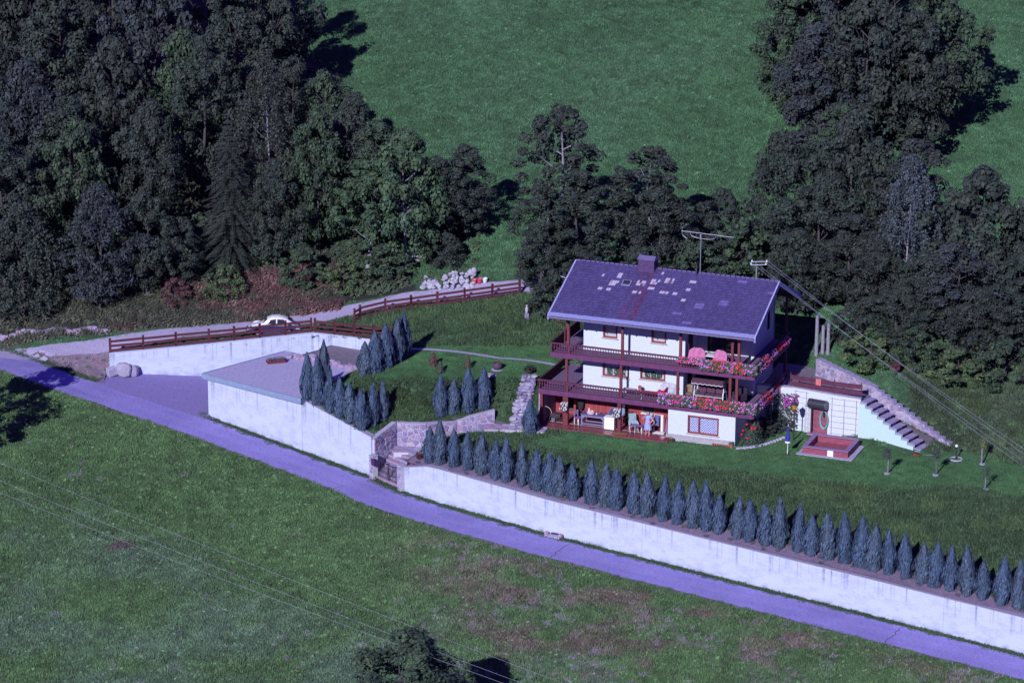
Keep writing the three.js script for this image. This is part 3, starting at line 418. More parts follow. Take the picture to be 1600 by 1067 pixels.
{
  const w = (i) => W[i];
  const rw = thing('roadside_wall', 'long pale concrete retaining wall with dark run marks below the conifer hedge', 'wall');
  wallRun(rw, [[w(6)[0], w(6)[1], w(6)[2], -1.2], [-20.6, 2.15, -3.03, -0.78], [w(7)[0], w(7)[1], w(7)[2], -0.76], ...W.slice(8, 13).map((p) => [p[0], p[1], p[2], p[2] + 2.32])], 0.4, MAT.concrete);
  const sw = thing('sloping_wall', 'streaked concrete wall sloping down from the garage to the gate', 'wall');
  wallRun(sw, [[-29.3, -5.1, -2.2, 1.5], [-24.4, -1.56, -2.8, -0.02]], 0.4, MAT.concrete, { step: 7 });
  const pw = thing('parking_wall', 'concrete retaining wall behind the parking bay, with a wooden fence on top', 'wall');
  wallRun(pw, [[-44.1, -18.4, -1.0, 0.55], [-36.9, -18.5, -1.2, 1.28], [-29.4, -18.75, -1.5, 2.08], [-23.25, -15.4, 0.5, 2.45]], 0.35, MAT.concrete, { step: 7.2, capMat: MAT.concrete, off: -0.05 });

  // garage set into the slope
  const ga = thing('garage', 'flat-roofed white garage with blue-grey roof edge beside the road', 'garage');
  wallRun(ga, [[-36.0, -9.9, -1.6, 1.4], [-29.32, -5.11, -2.3, 1.4]], 0.3, MAT.concrete, { step: 20, cap: 0, panel: 'front_wall' });
  obj('pier', hexa([[-36.2, -2, -10.25], [-36.0, -2, -9.93], [-35.7, -2, -10.3], [-35.9, -2, -10.6]], [[-36.2, 1.4, -10.25], [-36.0, 1.4, -9.93], [-35.7, 1.4, -10.3], [-35.9, 1.4, -10.6]].map((p) => p)), MAT.plaster, ga);
  obj('garage_door', hexa([[-35.6, -1.7, -10.9], [-35.5, -1.7, -10.8], [-31.5, -1.7, -15.3], [-31.6, -1.7, -15.4]], [[-35.6, 1.2, -10.9], [-35.5, 1.2, -10.8], [-31.5, 1.2, -15.3], [-31.6, 1.2, -15.4]]), MAT.woodDark, ga);
  obj('side_wall', hexa([[-31.9, -1.7, -15.0], [-31.3, -1.7, -15.6], [-31.0, -1.7, -15.4], [-31.6, -1.7, -14.8]], [[-31.9, 1.4, -15.0], [-31.3, 1.4, -15.6], [-31.0, 1.4, -15.4], [-31.6, 1.4, -14.8]]), MAT.plaster, ga);
  const rp = [[-36.62, -10.12], [-29.35, -4.78], [-25.6, -11.9], [-31.2, -15.75]], rt = [1.72, 1.62, 1.62, 1.66];
  const grow = (k) => rp.map(([x, z]) => [lerp(x, -30.7, k), lerp(z, -10.6, k)]);
  const slab = (q, y0, y1) => hexa(q.map((p, i) => [p[0], rt[i] + y0, p[1]]), q.map((p, i) => [p[0], rt[i] + y1, p[1]]));
  obj('roof_edge', slab(rp, -0.36, -0.012), MAT.slabEdge, ga);
  obj('roof_surface', slab(grow(0.02), -0.02, 0), MAT.garageSlab, ga, 2.2);
  for (let i = 0; i < 4; i++) { const a = rp[i], b = rp[(i + 1) % 4], ia = grow(0.018)[i], ib = grow(0.018)[(i + 1) % 4]; obj('edge_trim', hexa([[a[0], rt[i] - 0.01, a[1]], [b[0], rt[(i + 1) % 4] - 0.01, b[1]], [ib[0], rt[(i + 1) % 4] - 0.01, ib[1]], [ia[0], rt[i] - 0.01, ia[1]]], [[a[0], rt[i] + 0.035, a[1]], [b[0], rt[(i + 1) % 4] + 0.035, b[1]], [ib[0], rt[(i + 1) % 4] + 0.035, ib[1]], [ia[0], rt[i] + 0.035, ia[1]]]), MAT.slabEdge, ga); }
  // planter and the row of stones on the garage roof
  const pl = thing('roof_planter', 'low brown trough of pale plants on the garage roof', 'planter', [-31.6, 1.67, -13.0], 0.35);
  obj('trough', [bx(1.35, 0.18, 0.06, 0, 0.09, 0.27), bx(1.35, 0.18, 0.06, 0, 0.09, -0.27), bx(0.06, 0.18, 0.6, 0.65, 0.09, 0), bx(0.06, 0.18, 0.6, -0.65, 0.09, 0), bx(1.25, 0.1, 0.5, 0, 0.06, 0)], MAT.woodRed, pl);
  const pr = rng(41), plv = new Leaves(); for (let k = 0; k < 700; k++) { const v = 0.6 + 0.6 * pr(); plv.add((pr() - 0.5) * 1.3, 0.15 + pr() * 0.2, (pr() - 0.5) * 0.55, pr() - 0.5, 1, pr() - 0.5, 0.07, 0.1, pr(), pr(), pr(), [v, v * 0.9, v * 0.95]); }
  obj('plants', plv.geo(), leafMat(0.26, 0.24, 0.30), pl, 0);
  const stones = [rockGeo(0.3, 0.2, 0.24, 1), rockGeo(0.22, 0.16, 0.26, 2), rockGeo(0.36, 0.24, 0.26, 3)];
  const sr = rng(17);
  for (let k = 0; k < 26; k++) { const t = k / 25, x = lerp(-30.7, -25.9, t), z = lerp(-14.2, -11.4, t) + (sr() - 0.5) * 0.9 - 0.3 * Math.sin(t * 3), o = obj('garden_stone', stones[k % 3], k % 2 ? MAT.stoneWarm : MAT.stone, scene, k < 3 ? 1 : 0); o.position.set(x, 1.74, z); o.rotation.y = sr() * 6; o.scale.setScalar(0.6 + 0.6 * sr()); tag(o, 'small rounded stone in the edging row across the garage roof', 'stone', 'edging stones on the garage roof'); }

  // gate, pillars, steps and the stone-faced walls beside them
  const gx = -23.2, gz = -0.2, gr = Math.atan2(-(1.13 + 1.5), -22.08 + 24.33);   // direction of the gate opening
  const gate = thing('garden_gate', 'black wrought-iron double gate between two stone pillars', 'gate', [gx, -2.78, gz], gr);
  for (const s of [-1, 1]) {
    const leaf = part('gate_leaf', gate); const fr = [];
    fr.push(rod([s * 0.06, 0.1, 0], [s * 1.12, 0.1, 0], 0.025), rod([s * 0.06, 1.25, 0], [s * 1.12, 1.35, 0], 0.025), rod([s * 0.06, 0.05, 0], [s * 0.06, 1.4, 0], 0.035), rod([s * 1.12, 0.05, 0], [s * 1.12, 1.4, 0], 0.03));
    obj('gate_frame', fr, MAT.iron, leaf);
    for (let k = 1; k < 6; k++) obj('gate_bar', rod([s * (0.06 + k * 0.177), 0.1, 0], [s * (0.06 + k * 0.177), 1.3, 0], 0.014), MAT.iron, leaf);
    for (let k = 0; k < 5; k++) { const c = [s * (0.2 + 0.2 * k), 0.45 + 0.3 * (k % 3), 0.02], pts = []; for (let q = 0; q <= 14; q++) { const a = q / 14 * 8.5 + k, rr = 0.19 * (1 - q / 17); pts.push([c[0] + Math.cos(a) * rr, c[1] + Math.sin(a) * rr, 0.02]); } obj('gate_scroll', tube(pts, 0.013, 28, 5), MAT.iron, leaf); }
  }
  const facing = (root, x0, z0, x1, z1, y0, h, size, seed, { top = null, bottom = null, mats = [MAT.stone, MAT.stone2, MAT.stone3, MAT.stoneWarm], back = MAT.mortar, th = 0.3, joined = false, stepLen = 0, stepOff = 0, capH = 0.07, capMat = MAT.stone2 } = {}) => {
    // stones face to the right of the run from 0 to 1
    const L = Math.hypot(x1 - x0, z1 - z0), a = Math.atan2(-(z1 - z0), x1 - x0), f = top ?? (() => h), bt = bottom ?? (() => 0), gs = [[], [], [], []];
    const place = (g) => { g.rotateY(a); g.translate(x0, y0, z0); return g; };
    const cuts = [0]; if (stepLen) for (let q = stepLen * (1 - stepOff); q < L - 0.05; q += stepLen) cuts.push(q); else for (let k = 1; k < 10; k++) cuts.push(L * k / 10); cuts.push(L);
    for (let k = 0; k + 1 < cuts.length; k++) { const s0 = cuts[k] + (stepLen ? 1e-4 : 0), s1 = cuts[k + 1] - (stepLen ? 1e-4 : 0); const c = hexa([[s0, bt(s0) - 0.5, -0.001], [s1, bt(s1) - 0.5, -0.001], [s1, bt(s1) - 0.5, -th], [s0, bt(s0) - 0.5, -th]], [[s0, f(s0), -0.001], [s1, f(s1), -0.001], [s1, f(s1), -th], [s0, f(s0), -th]]); root._c = (root._c || []); root._c.push(place(c)); if (capH) { const cp = hexa([[s0, f(s0) + 0.001, 0.03], [s1, f(s1) + 0.001, 0.03], [s1, f(s1) + 0.001, -th - 0.03], [s0, f(s0) + 0.001, -th - 0.03]], [[s0, f(s0) + capH, 0.03], [s1, f(s1) + capH, 0.03], [s1, f(s1) + capH, -th - 0.03], [s0, f(s0) + capH, -th - 0.03]]); obj('coping_stone', place(cp), capMat, root); } }
    obj('wall_core', root._c, back, root); root._c = null;
    for (const p of stonePieces(L, h, size, seed, { top: f, bottom: bt, gap: size * 0.12 })) { place(p.g); if (joined) gs[p.v].push(p.g); else obj('stone', p.g, mats[p.v], root); }
    if (joined) gs.forEach((q, i) => { if (q.length) obj('stone_facing', q, mats[i], root).userData.kind = 'stuff'; });
  };
  const lw = thing('stair_side_wall', 'stone-faced wall on the left of the gate steps', 'wall');
  facing(lw, -24.2, -1.55, -22.8, -3.5, -2.9, 3.25, 0.34, 5, { top: (s) => 2.75 + 0.22 * s, bottom: (s) => 0.2 + 0.5 * s });
  const bw = thing('stair_back_wall', 'pale random-stone wall facing the gate at the landing', 'wall');
  facing(bw, -22.8, -3.6, -20.75, -3.35, -1.4, 1.72, 0.33, 6, {});
  const cw = thing('path_wall', 'random-stone retaining wall rising beside the paved path', 'wall');
  facing(cw, -20.7, -3.4, -18.7, -4.35, -1.4, 1.8, 0.33, 7, { top: (s) => 1.72 - 0.05 * s, bottom: (s) => 0.1 * s });
  facing(cw, -18.7, -4.4, -16.1, -4.75, -1.2, 2.1, 0.33, 8, { top: (s) => 1.45 + 0.23 * s, bottom: (s) => 0.4 + 0.3 * s });
  const pil = (x, z, y, h, lab, seed) => { const t = thing('gate_pillar', lab, 'pillar', [x, y, z], gr); obj('pillar_core', bx(0.4, h, 0.42, 0, h / 2, 0), MAT.mortar, t); obj('pillar_cap', bx(0.46, 0.07, 0.48, 0, h + 0.036, 0), MAT.stone2, t); for (const [a, dx, dz] of [[0, 0, 0.212], [-Math.PI / 2, -0.202, 0]]) for (const p of stonePieces(0.38, h - 0.05, 0.2, seed, { depth: 0.025 })) { p.g.translate(-0.19, 0.02, 0); p.g.rotateY(a); p.g.translate(dx, 0, dz); obj('stone', p.g, [MAT.stone, MAT.stone2, MAT.stone3, MAT.rock2][p.v], t); } return t; };
  pil(-24.25, -1.2, -2.95, 1.75, 'left stone gate pillar carrying the letter box', 3);
  pil(-22.28, 1.05, -3.0, 1.9, 'right stone gate pillar at the end of the roadside wall', 4);
  const mb = thing('letter_box', 'dark purple letter box on the left gate pillar', 'letter box', [-24.22, -1.75, -0.86], gr); obj('box_body', rbx(0.36, 0.42, 0.2, 0.03, 0, 0.2, 0), M(0.07, 0.02, 0.09, { map: null, rough: 0.4 }), mb); obj('lid', bx(0.4, 0.03, 0.24, 0, 0.425, 0), MAT.iron, mb);
  const st = thing('gate_steps', 'purple stone steps climbing from the gate to the landing', 'steps');
  const d0 = [-23.2, -0.35], d1 = [-22.0, -2.6], stepA = Math.atan2(-(2.25), 2.05) + 0.05;
  for (let k = 0; k < 8; k++) { const t = k / 7, x = lerp(d0[0], d1[0], t), z = lerp(d0[1], d1[1], t), y = -2.78 + 0.19 * (k + 1); obj('step', rbx(2.5 - 0.1 * t, 0.17, 0.42, 0.02, x, y - 0.085, z, gr), k % 2 ? MAT.stone : MAT.stoneWarm, st); obj('riser', bx(2.48 - 0.1 * t, 0.5, 0.3, x + 0.04, y - 0.43, z - 0.08, gr), MAT.mortar, st); }
  const flat = (root, x0, z0, x1, z1, wd, y0, y1, size, seed) => { const L = Math.hypot(x1 - x0, z1 - z0), a = Math.atan2(-(z1 - z0), x1 - x0), tilt = Math.atan2(y1 - y0, L); const put = (g) => { g.translate(0, -wd / 2, 0); g.rotateX(-Math.PI / 2); g.rotateZ(tilt); g.rotateY(a); g.translate(x0, y0, z0); return g; }; obj('mortar_bed', put(new THREE.BoxGeometry(L, wd, 0.5).translate(L / 2, wd / 2, -0.255)), MAT.mortar, root); for (const p of stonePieces(L, wd, size, seed, { depth: 0.025, gap: 0.05 })) obj('paving_stone', put(p.g), [MAT.stone, MAT.stone2, MAT.stone3, MAT.stoneWarm][p.v], root); };
  const pv = thing('paved_path', 'crazy-paved stone path from the gate landing to the house terrace', 'path');
  flat(pv, -22.9, -2.9, -20.1, -2.75, 1.25, -1.3, -1.3, 0.45, 21);
  flat(pv, -20.1, -2.8, -18.9, -3.4, 1.2, -1.2, -0.85, 0.42, 22);
  for (let k = 0; k < 5; k++) { const t = k / 4; obj('step', rbx(0.5, 0.16, 1.25, 0.02, lerp(-18.7, -16.9, t), lerp(-0.78, -0.1, t), lerp(-3.45, -3.85, t), 0.22), k % 2 ? MAT.stone2 : MAT.stone, pv); obj('riser', bx(0.44, 0.7, 1.2, lerp(-18.68, -16.88, t), lerp(-1.2, -0.52, t), lerp(-3.45, -3.85, t), 0.22), MAT.mortar, pv); }
  flat(pv, -16.75, -3.85, -14.6, -3.75, 1.2, 0.03, 0.03, 0.42, 23); flat(pv, -14.6, -3.75, -12.6, -3.2, 1.1, 0.028, 0.028, 0.42, 24);
  // small planter and brackets behind the gate
  const fp = thing('terracotta_pot', 'small terracotta pot on the wall end beside the gate', 'pot', [-21.6, -1.12, 0.75]); obj('pot', new THREE.LatheGeometry([[0, 0], [0.1, 0], [0.17, 0.28], [0.2, 0.28], [0.2, 0.34], [0.16, 0.34], [0.13, 0.08], [0, 0.08]].map((p) => new THREE.Vector2(...p)), 14), MAT.terracotta, fp);
  const pb = thing('bracket_stand', 'dark red slatted stand behind the right gate pillar', 'stand', [-20.95, -1.1, 0.6], 0.5); for (let k = 0; k < 3; k++) obj('slat', bx(0.55, 0.07, 0.24, 0, 0.15 + 0.24 * k, 0), MAT.fence, pb); for (const s of [-1, 1]) obj('post', bx(0.07, 0.8, 0.07, s * 0.26, 0.4, -0.16), MAT.fence, pb);

  // stone stairs up to the terrace beside the white wall
  const ss = thing('stone_staircase', 'open grey stone staircase climbing to the terrace beside the white wall', 'stairs');
  const A = [12.35, 1.12], B = [8.55, -1.62], dx = (B[0] - A[0]), dz = (B[1] - A[1]), LL = Math.hypot(dx, dz), ang = Math.atan2(-dz, dx), n = 10, nrm = [-dz / LL * -1, dx / LL * -1];
  const inw = [0.58, -0.815];
  for (let k = 0; k < n; k++) { const t = (k + 0.5) / n, x = A[0] + dx * t + inw[0] * 0.52, z = A[1] + dz * t + inw[1] * 0.52, y = 2.72 * (k + 1) / n; obj('tread', rbx(0.52, 0.09, 1.3, 0.015, x, y - 0.045, z, ang), MAT.stone, ss); obj('riser_stone', bx(0.3, 0.2, 0.5, x + 0.05, y - 0.2, z - 0.1, ang), MAT.stone3, ss); obj('step_block', bx(0.42, Math.max(0.25, y - 0.3), 0.95, x - dx / LL * -0.0 + inw[0] * 0.1, (y - 0.3) / 2 - 0.08, z + inw[1] * 0.1, ang), MAT.mortar, ss); }
  obj('bottom_landing', cyl(1.0, 1.0, 0.1, 12.75, -0.02, 0.75, 18).scale(1, 1, 1), MAT.stone2, ss);
  // white wall: level part, then stepping down with the stairs
  const ww = thing('white_garden_wall', 'whitewashed retaining wall with trellis below the side terrace', 'wall');
  wallRun(ww, [[1.7, -4.25, 0, 2.95], [4.2, -3.72, 0, 2.95], [6.7, -2.28, 0, 2.92], [8.5, -1.55, 0, 2.85]], 0.28, MAT.plaster, { step: 9, capMat: MAT.stone2, cap: 0.06 });
  { const sh = new THREE.Shape(); sh.moveTo(0, -0.3); sh.lineTo(LL, -0.3); for (let k = n; k > 0; k--) { const y = 2.72 * k / n - 0.1; sh.lineTo(LL * k / n, y); sh.lineTo(LL * (k - 1) / n, y); } sh.lineTo(0, -0.3); const g = new THREE.ExtrudeGeometry(sh, { depth: 0.22, bevelEnabled: false }); g.rotateY(ang); g.translate(A[0] - inw[0] * 0.3, 0, A[1] - inw[1] * 0.3); obj('stepped_wall', g, MAT.paleMint, ww); }
  const tw = thing('stepped_stone_wall', 'rough stone wall stepping down behind the staircase', 'wall');
  facing(tw, 6.0, -7.4, 9.35, -3.15, 2.4, 1.75, 0.3, 31, { top: (s) => 1.45 - 0.06 * Math.floor(s / 0.55), stepLen: 0.55, joined: true, th: 0.4, back: MAT.mortar, capH: 0.05, capMat: MAT.stone });
  facing(tw, 9.35, -3.15, 14.35, 0.75, 0, 3.75, 0.3, 32, { top: (s) => 3.25 - 0.225 * Math.floor(s / 0.49 + 0.3), stepLen: 0.49, stepOff: 0.3, bottom: (s) => Math.max(0, 2.4 - 0.6 * s), joined: true, th: 0.38, back: MAT.mortar, capH: 0.05, capMat: MAT.stone });
  // railing of two wide red boards on the terrace edge
  const rl = thing('terrace_railing', 'railing of two wide red-brown boards along the side terrace', 'railing');
  const rpts = [[3.95, -3.98], [6.75, -2.45], [8.6, -1.75]], rside = (p, q, y0, y1) => { const l = Math.hypot(q[0] - p[0], q[1] - p[1]), nx = (q[1] - p[1]) / l * 0.025, nz = -(q[0] - p[0]) / l * 0.025; return hexa([[p[0], y0, p[1]], [q[0], y0, q[1]], [q[0] + nx, y0, q[1] + nz], [p[0] + nx, y0, p[1] + nz]], [[p[0], y1, p[1]], [q[0], y1, q[1]], [q[0] + nx, y1, q[1] + nz], [p[0] + nx, y1, p[1] + nz]]); };
  for (const [y0, y1] of [[3.06, 3.36], [3.5, 3.82]]) for (let i = 0; i < 2; i++) obj('board', rside(rpts[i], rpts[i + 1], y0, y1), MAT.wood, rl);
  for (const [x, z] of [[3.97, -4.03], [5.35, -3.28], [6.8, -2.5], [8.55, -1.82]]) obj('post', bx(0.06, 1.1, 0.06, x, 3.4, z), MAT.darkIron, rl);
  const sq = thing('red_cloth', 'small pale red cloth hung over the terrace railing', 'cloth', [5.75, 3.42, -2.95], -0.5); obj('cloth', bx(0.38, 0.46, 0.02, 0, 0.2, 0), M(0.7, 0.2, 0.2), sq);
  const bh = thing('bird_house', 'small dark wooden bird house on the slope above the stone wall', 'bird house', [11.2, H(11.2, -5.2) - 0.02, -5.2], 0.2); obj('post', cyl(0.035, 0.03, 0.6), MAT.woodDark, bh); obj('house_box', bx(0.5, 0.3, 0.35, 0, 0.72, 0), MAT.woodRed, bh); obj('roof', [bx(0.62, 0.035, 0.34, 0, 0.98, 0.13, 0, 0.6), bx(0.62, 0.035, 0.34, 0, 0.98, -0.13, 0, -0.6)], MAT.woodDark, bh);
}
// ---------------------------------------------------------------- wooden fences
function fence(pts, label, rails, hgt, spacing = 2.05) {
  const t = thing('wooden_fence', label, 'fence'); const P = [];
  for (let i = 0; i + 1 < pts.length; i++) { const L = Math.hypot(pts[i + 1][0] - pts[i][0], pts[i + 1][2] - pts[i][2]), n = Math.max(1, Math.round(L / spacing)); for (let k = 0; k < n; k++) P.push(pts[i].map((v, c) => lerp(v, pts[i + 1][c], k / n))); } P.push(pts[pts.length - 1]);
  const r = rng(pts.length * 13); const post = bx(0.16, hgt + 0.2, 0.16, 0, hgt / 2, 0); muv(post);
  P.forEach((p) => { const o = obj('post', post, MAT.fence, t, 0); o.position.set(...p); o.rotation.y = r() * 0.3; o.rotation.z = (r() - 0.5) * 0.04; });
  for (let i = 0; i + 1 < P.length; i++) for (const y of rails) { const a = P[i], b = P[i + 1], j = () => (r() - 0.5) * 0.05, L = Math.hypot(b[0] - a[0], b[1] - a[1], b[2] - a[2]), g = bx(L + 0.1, 0.165, 0.05); muv(g); const o = obj('rail', g, MAT.fence, t, 0); const ry = Math.atan2(-(b[2] - a[2]), b[0] - a[0]), rz = Math.atan2(b[1] - a[1] + j(), Math.hypot(b[0] - a[0], b[2] - a[2])); o.position.set((a[0] + b[0]) / 2 + Math.sin(ry) * 0.085, (a[1] + b[1]) / 2 + y + j() * 0.3, (a[2] + b[2]) / 2 + Math.cos(ry) * 0.085); o.rotation.set(0, ry, rz, 'YXZ'); }
}
fence([[-44.05, 0.58, -18.62], [-36.9, 1.3, -18.72], [-29.5, 2.1, -18.95]], 'dark red three-rail fence on the parking bay wall, from the boulder to the corner', [0.18, 0.52, 0.86], 0.98);
fence([[-29.2, 2.12, -18.85], [-23.4, 2.48, -15.65]], 'short dark red fence on the wall behind the garage roof', [0.18, 0.52, 0.86], 0.98, 1.8);
fence([[-26.4, 2.45, -19.9], [-26.0, 2.62, -20.4], [-24.2, 3.0, -20.75], [-20.4, 3.55, -20.75], [-14.4, 4.6, -20.5]].map(([x, y, z]) => [x, H(x, z), z]), 'dark red fence climbing along the drive towards the trees', [0.22, 0.54, 0.88], 1.0, 2.0);
// ---------------------------------------------------------------- the chalet; local x runs along the front, local z towards the garden
const house = thing('chalet', 'three-storey white alpine house with dark red balconies and violet tiled roof', 'house', [0, 0, 0], -HYAW);
const hp = (u, v, y) => { const [x, z] = hw(u, v); return [x, y, z]; };
const roofY = (v) => (v < 4.5 ? 8 + (v + 1) * 0.4364 : 10.4 - (v - 4.5) * 0.4364);
function frontWall(name, u0, u1, y0, y1, v, m, holes = [], parent = house, th = 0.28) {
  const s = new THREE.Shape(); s.moveTo(u0, y0); s.lineTo(u1, y0); s.lineTo(u1, y1); s.lineTo(u0, y1); s.closePath();
  for (const [a, b, c, d] of holes) { const h = new THREE.Path(); h.moveTo(a, c); h.lineTo(a, d); h.lineTo(b, d); h.lineTo(b, c); h.closePath(); s.holes.push(h); }
  const g = new THREE.ExtrudeGeometry(s, { depth: th, bevelEnabled: false }); g.translate(0, 0, -v - th); return obj(name, g, m, parent, 2.1);
}
function sideWall(name, pts, u, m, holes = [], th = 0.28, parent = house) {       // pts in (v, y), outer face at u
  const s = new THREE.Shape(pts.map((p) => new THREE.Vector2(p[0], p[1])));
  for (const [a, b, c, d] of holes) { const h = new THREE.Path(); h.moveTo(a, c); h.lineTo(a, d); h.lineTo(b, d); h.lineTo(b, c); h.closePath(); s.holes.push(h); }
  const g = new THREE.ExtrudeGeometry(s, { depth: th, bevelEnabled: false }); g.rotateY(Math.PI / 2); g.translate(u - th, 0, 0); return obj(name, g, m, parent, 2.1);
}
{
  const w1 = [-9.95, -8.92, 6.12, 7.1], w2 = [-6.5, -5.45, 6.15, 7.15], wA = [-9.95, -8.05, 3.4, 4.62], wB = [-7.25, -5.45, 3.5, 4.62], wG = [-3.33, -1.15, 0.58, 1.83];
  frontWall('front_wall', -11.35, -4.1, 2.38, 8.85, 1.5, MAT.plaster, [w1, w2, wA, wB]);
  frontWall('ground_room_wall', -4.72, 0, 0.36, 2.08, 0, MAT.plaster, [wG]);
  frontWall('plinth', -4.74, 0.015, -0.2, 0.36, -0.02, M(0.50, 0.50, 0.56, { map: asphaltTex }));
  sideWall('ground_side_wall', [[0.28, -0.2], [8.8, -0.2], [8.8, 2.08], [0.28, 2.08]], -0.002, MAT.plaster);
  sideWall('porch_side_wall', [[0.28, -0.2], [1.6, -0.2], [1.6, 2.08], [0.28, 2.08]], -4.44, MAT.woodDark);
  const gableTop = (a, b) => [[b, roofY(b) - 0.22], [4.5, 10.18], [a, roofY(a) - 0.22]];
  sideWall('gable_wall', [[4, 2.38], [8.8, 2.38], ...gableTop(4, 8.8)], 0, MAT.plaster, [[7.0, 7.6, 6.15, 7.5]]);
  sideWall('left_gable_wall', [[1.78, 2.38], [8.8, 2.38], ...gableTop(1.78, 8.8)], -11.07, MAT.plaster);
  sideWall('loggia_side_wall', [[1.78, 2.38], [4, 2.38], [4, roofY(4) - 0.22], [1.78, roofY(1.78) - 0.22]], -4.1, MAT.plaster);
  frontWall('loggia_back_wall', -4.1, -0.28, 2.38, 9.9, 4, MAT.plaster, [[-3.3, -0.95, 5.2, 7.0], [-3.5, -1.3, 2.5, 4.5]]);
  frontWall('rear_wall', -11.35, 0, -0.2, 8.4, 8.55, MAT.plaster);
  // the porch: panelled back wall, left part set deeper
  const pw = part('panelled_wall', house); const r = rng(5);
  frontWall('panel_back', -11.5, -4.72, -0.1, 2.08, 1.66, MAT.woodDark, [], pw, 0.12);
  for (let u = -11.4, k = 0; u < -4.85; u += 0.135, k++) { if (u > -9.05 && u < -8.25) continue; const y1 = u > -7.05 && u < -6.3 ? 1.02 : 2.06, g = bx(0.122, y1 - 0.02, 0.022, u + 0.06, y1 / 2, -1.645); obj('plank', g, r() < 0.5 ? MAT.plank : MAT.plank2, pw); if (y1 < 2) obj('plank', bx(0.122, 0.5, 0.022, u + 0.06, 1.8, -1.645), MAT.plank2, pw); }
  frontWall('deep_wall', -13.9, -11.5, -0.1, 2.08, 2.6, MAT.plank2, [[-13.2, -12.4, 0.2, 1.9]], house, 0.15);
  sideWall('porch_end_wall', [[0.1, -0.2], [6, -0.2], [6, 2.08], [0.1, 2.08]], -13.75, MAT.stone2, [], 0.3);
  obj('porch_step_wall', bx(0.1, 2.1, 0.95, -11.45, 1.0, -2.1), MAT.woodDark, house);
  obj('porch_floor', bx(9.3, 0.16, 1.9, -9.35, -0.06, -0.72), MAT.tileFloor, house); obj('porch_floor_deep', bx(2.3, 0.15, 1.1, -12.7, -0.07, -2.1), MAT.tileFloor, house);
  for (let k = 0; k < 3; k++) obj('floor_joint', bx(2.9, 0.012, 0.025, -12.2 + k * 2.95, 0.025, -0.45), MAT.sill, house);
  obj('terrace_strip', bx(9.6, 0.1, 0.5, -9.3, -0.045, 0.5), MAT.tileFloor, house);
  const gd = part('glass_door', house); obj('door_frame', [bx(0.09, 2.0, 0.08, -9.0, 1.0, -1.62), bx(0.09, 2.0, 0.08, -8.3, 1.0, -1.62), bx(0.7, 0.09, 0.08, -8.65, 1.98, -1.62), bx(0.62, 0.55, 0.05, -8.65, 0.3, -1.62)], MAT.woodRed, gd); obj('door_glass', bx(0.62, 1.35, 0.012, -8.65, 1.26, -1.62), MAT.glass, gd); obj('door_curtain', bx(0.62, 1.3, 0.01, -8.65, 1.26, -1.655), M(0.3, 0.36, 0.6), gd);
  const sw = part('shutter_window', house); obj('shutter', bx(0.72, 0.42, 0.03, -6.68, 1.32, -1.63), MAT.carGlass, sw); obj('window_ledge', bx(0.85, 0.05, 0.3, -6.7, 1.06, -1.5), MAT.white, sw);

  // windows
  const lace = tex(64, 64, (u, v) => { const d = Math.min(Math.abs(((u + v) % 0.5) - 0.25), Math.abs(((u - v + 1) % 0.5) - 0.25)); return d < 0.07 ? [0.92, 0.93, 1] : [0.3, 0.34, 0.62]; });
  const laceMat = M(0.8, 0.82, 0.9, { map: lace, rough: 1 });
  function win(rect, v, { bars = [], sill = true, curtain = MAT.curtain, fr = 0.1, plants = 0, cTop = 0, mat = MAT.frame, lacey = false } = {}) {
    const [a, b, c, d] = rect, t = part('window', house), z = -v - 0.05;
    obj('window_frame', [bx(fr, d - c, 0.14, a + fr / 2, (c + d) / 2, z), bx(fr, d - c, 0.14, b - fr / 2, (c + d) / 2, z), bx(b - a - 2 * fr, fr * 0.8, 0.14, (a + b) / 2, d - fr * 0.4, z), bx(b - a - 2 * fr, fr * 0.8, 0.14, (a + b) / 2, c + fr * 0.4, z)], mat, t);
    for (const x of bars) obj('mullion', bx(0.09, d - c - 0.16, 0.1, x, (c + d) / 2, z), mat, t);
    const xs = [a + fr, ...bars, b - fr]; for (let i = 0; i + 1 < xs.length; i++) obj('pane', bx(xs[i + 1] - xs[i] - 0.08, d - c - 0.18, 0.012, (xs[i] + xs[i + 1]) / 2, (c + d) / 2, z - 0.02), MAT.glass, t);
    if (curtain) { // hanging folds
      const W_ = b - a - 0.2, n = Math.round(W_ / 0.05), g = new THREE.PlaneGeometry(W_, d - c - 0.1, n, 1), p = g.attributes.position; if (!lacey) for (let i = 0; i < p.count; i++) p.setZ(i, 0.025 * Math.sin(p.getX(i) * 42 + Math.sin(p.getX(i) * 9))); g.computeVertexNormals(); g.translate((a + b) / 2, (c + d) / 2, z - 0.13); obj('curtain', g, lacey ? laceMat : curtain, t, 0.35);
    }
    if (sill) obj('sill', bx(b - a + 0.16, 0.05, 0.16, (a + b) / 2, c - 0.027, -v + 0.05), MAT.sill, t);
    if (plants) { const rr = rng(Math.round(a * -77)), L = new Leaves(); for (let k = 0; k < plants; k++) { const cx = lerp(a + 0.25, b - 0.25, (k + 0.5) / plants), ht = 0.3 + 0.35 * rr(); for (let q = 0; q < 70; q++) { const v2 = 0.6 + 0.7 * rr(); L.add(cx + (rr() - 0.5) * 0.36, c + 0.12 + rr() * ht, z - 0.02 + 0.09 * rr(), rr() - 0.5, rr(), 0.8, 0.07, 0.11, rr() - 0.5, 1, 0, [v2, v2, v2]); } } const o = obj('window_plants', L.geo(), leafMat(0.04, 0.10, 0.07), t, 0); o.position.z = -0.06; }
    return t;
  }
  win(w1, 1.5); win(w2, 1.5);
  win(wA, 1.5, { bars: [-8.75], plants: 3 }); win(wB, 1.5, { plants: 3 });
  win(wG, 0, { bars: [-2.55], lacey: true });
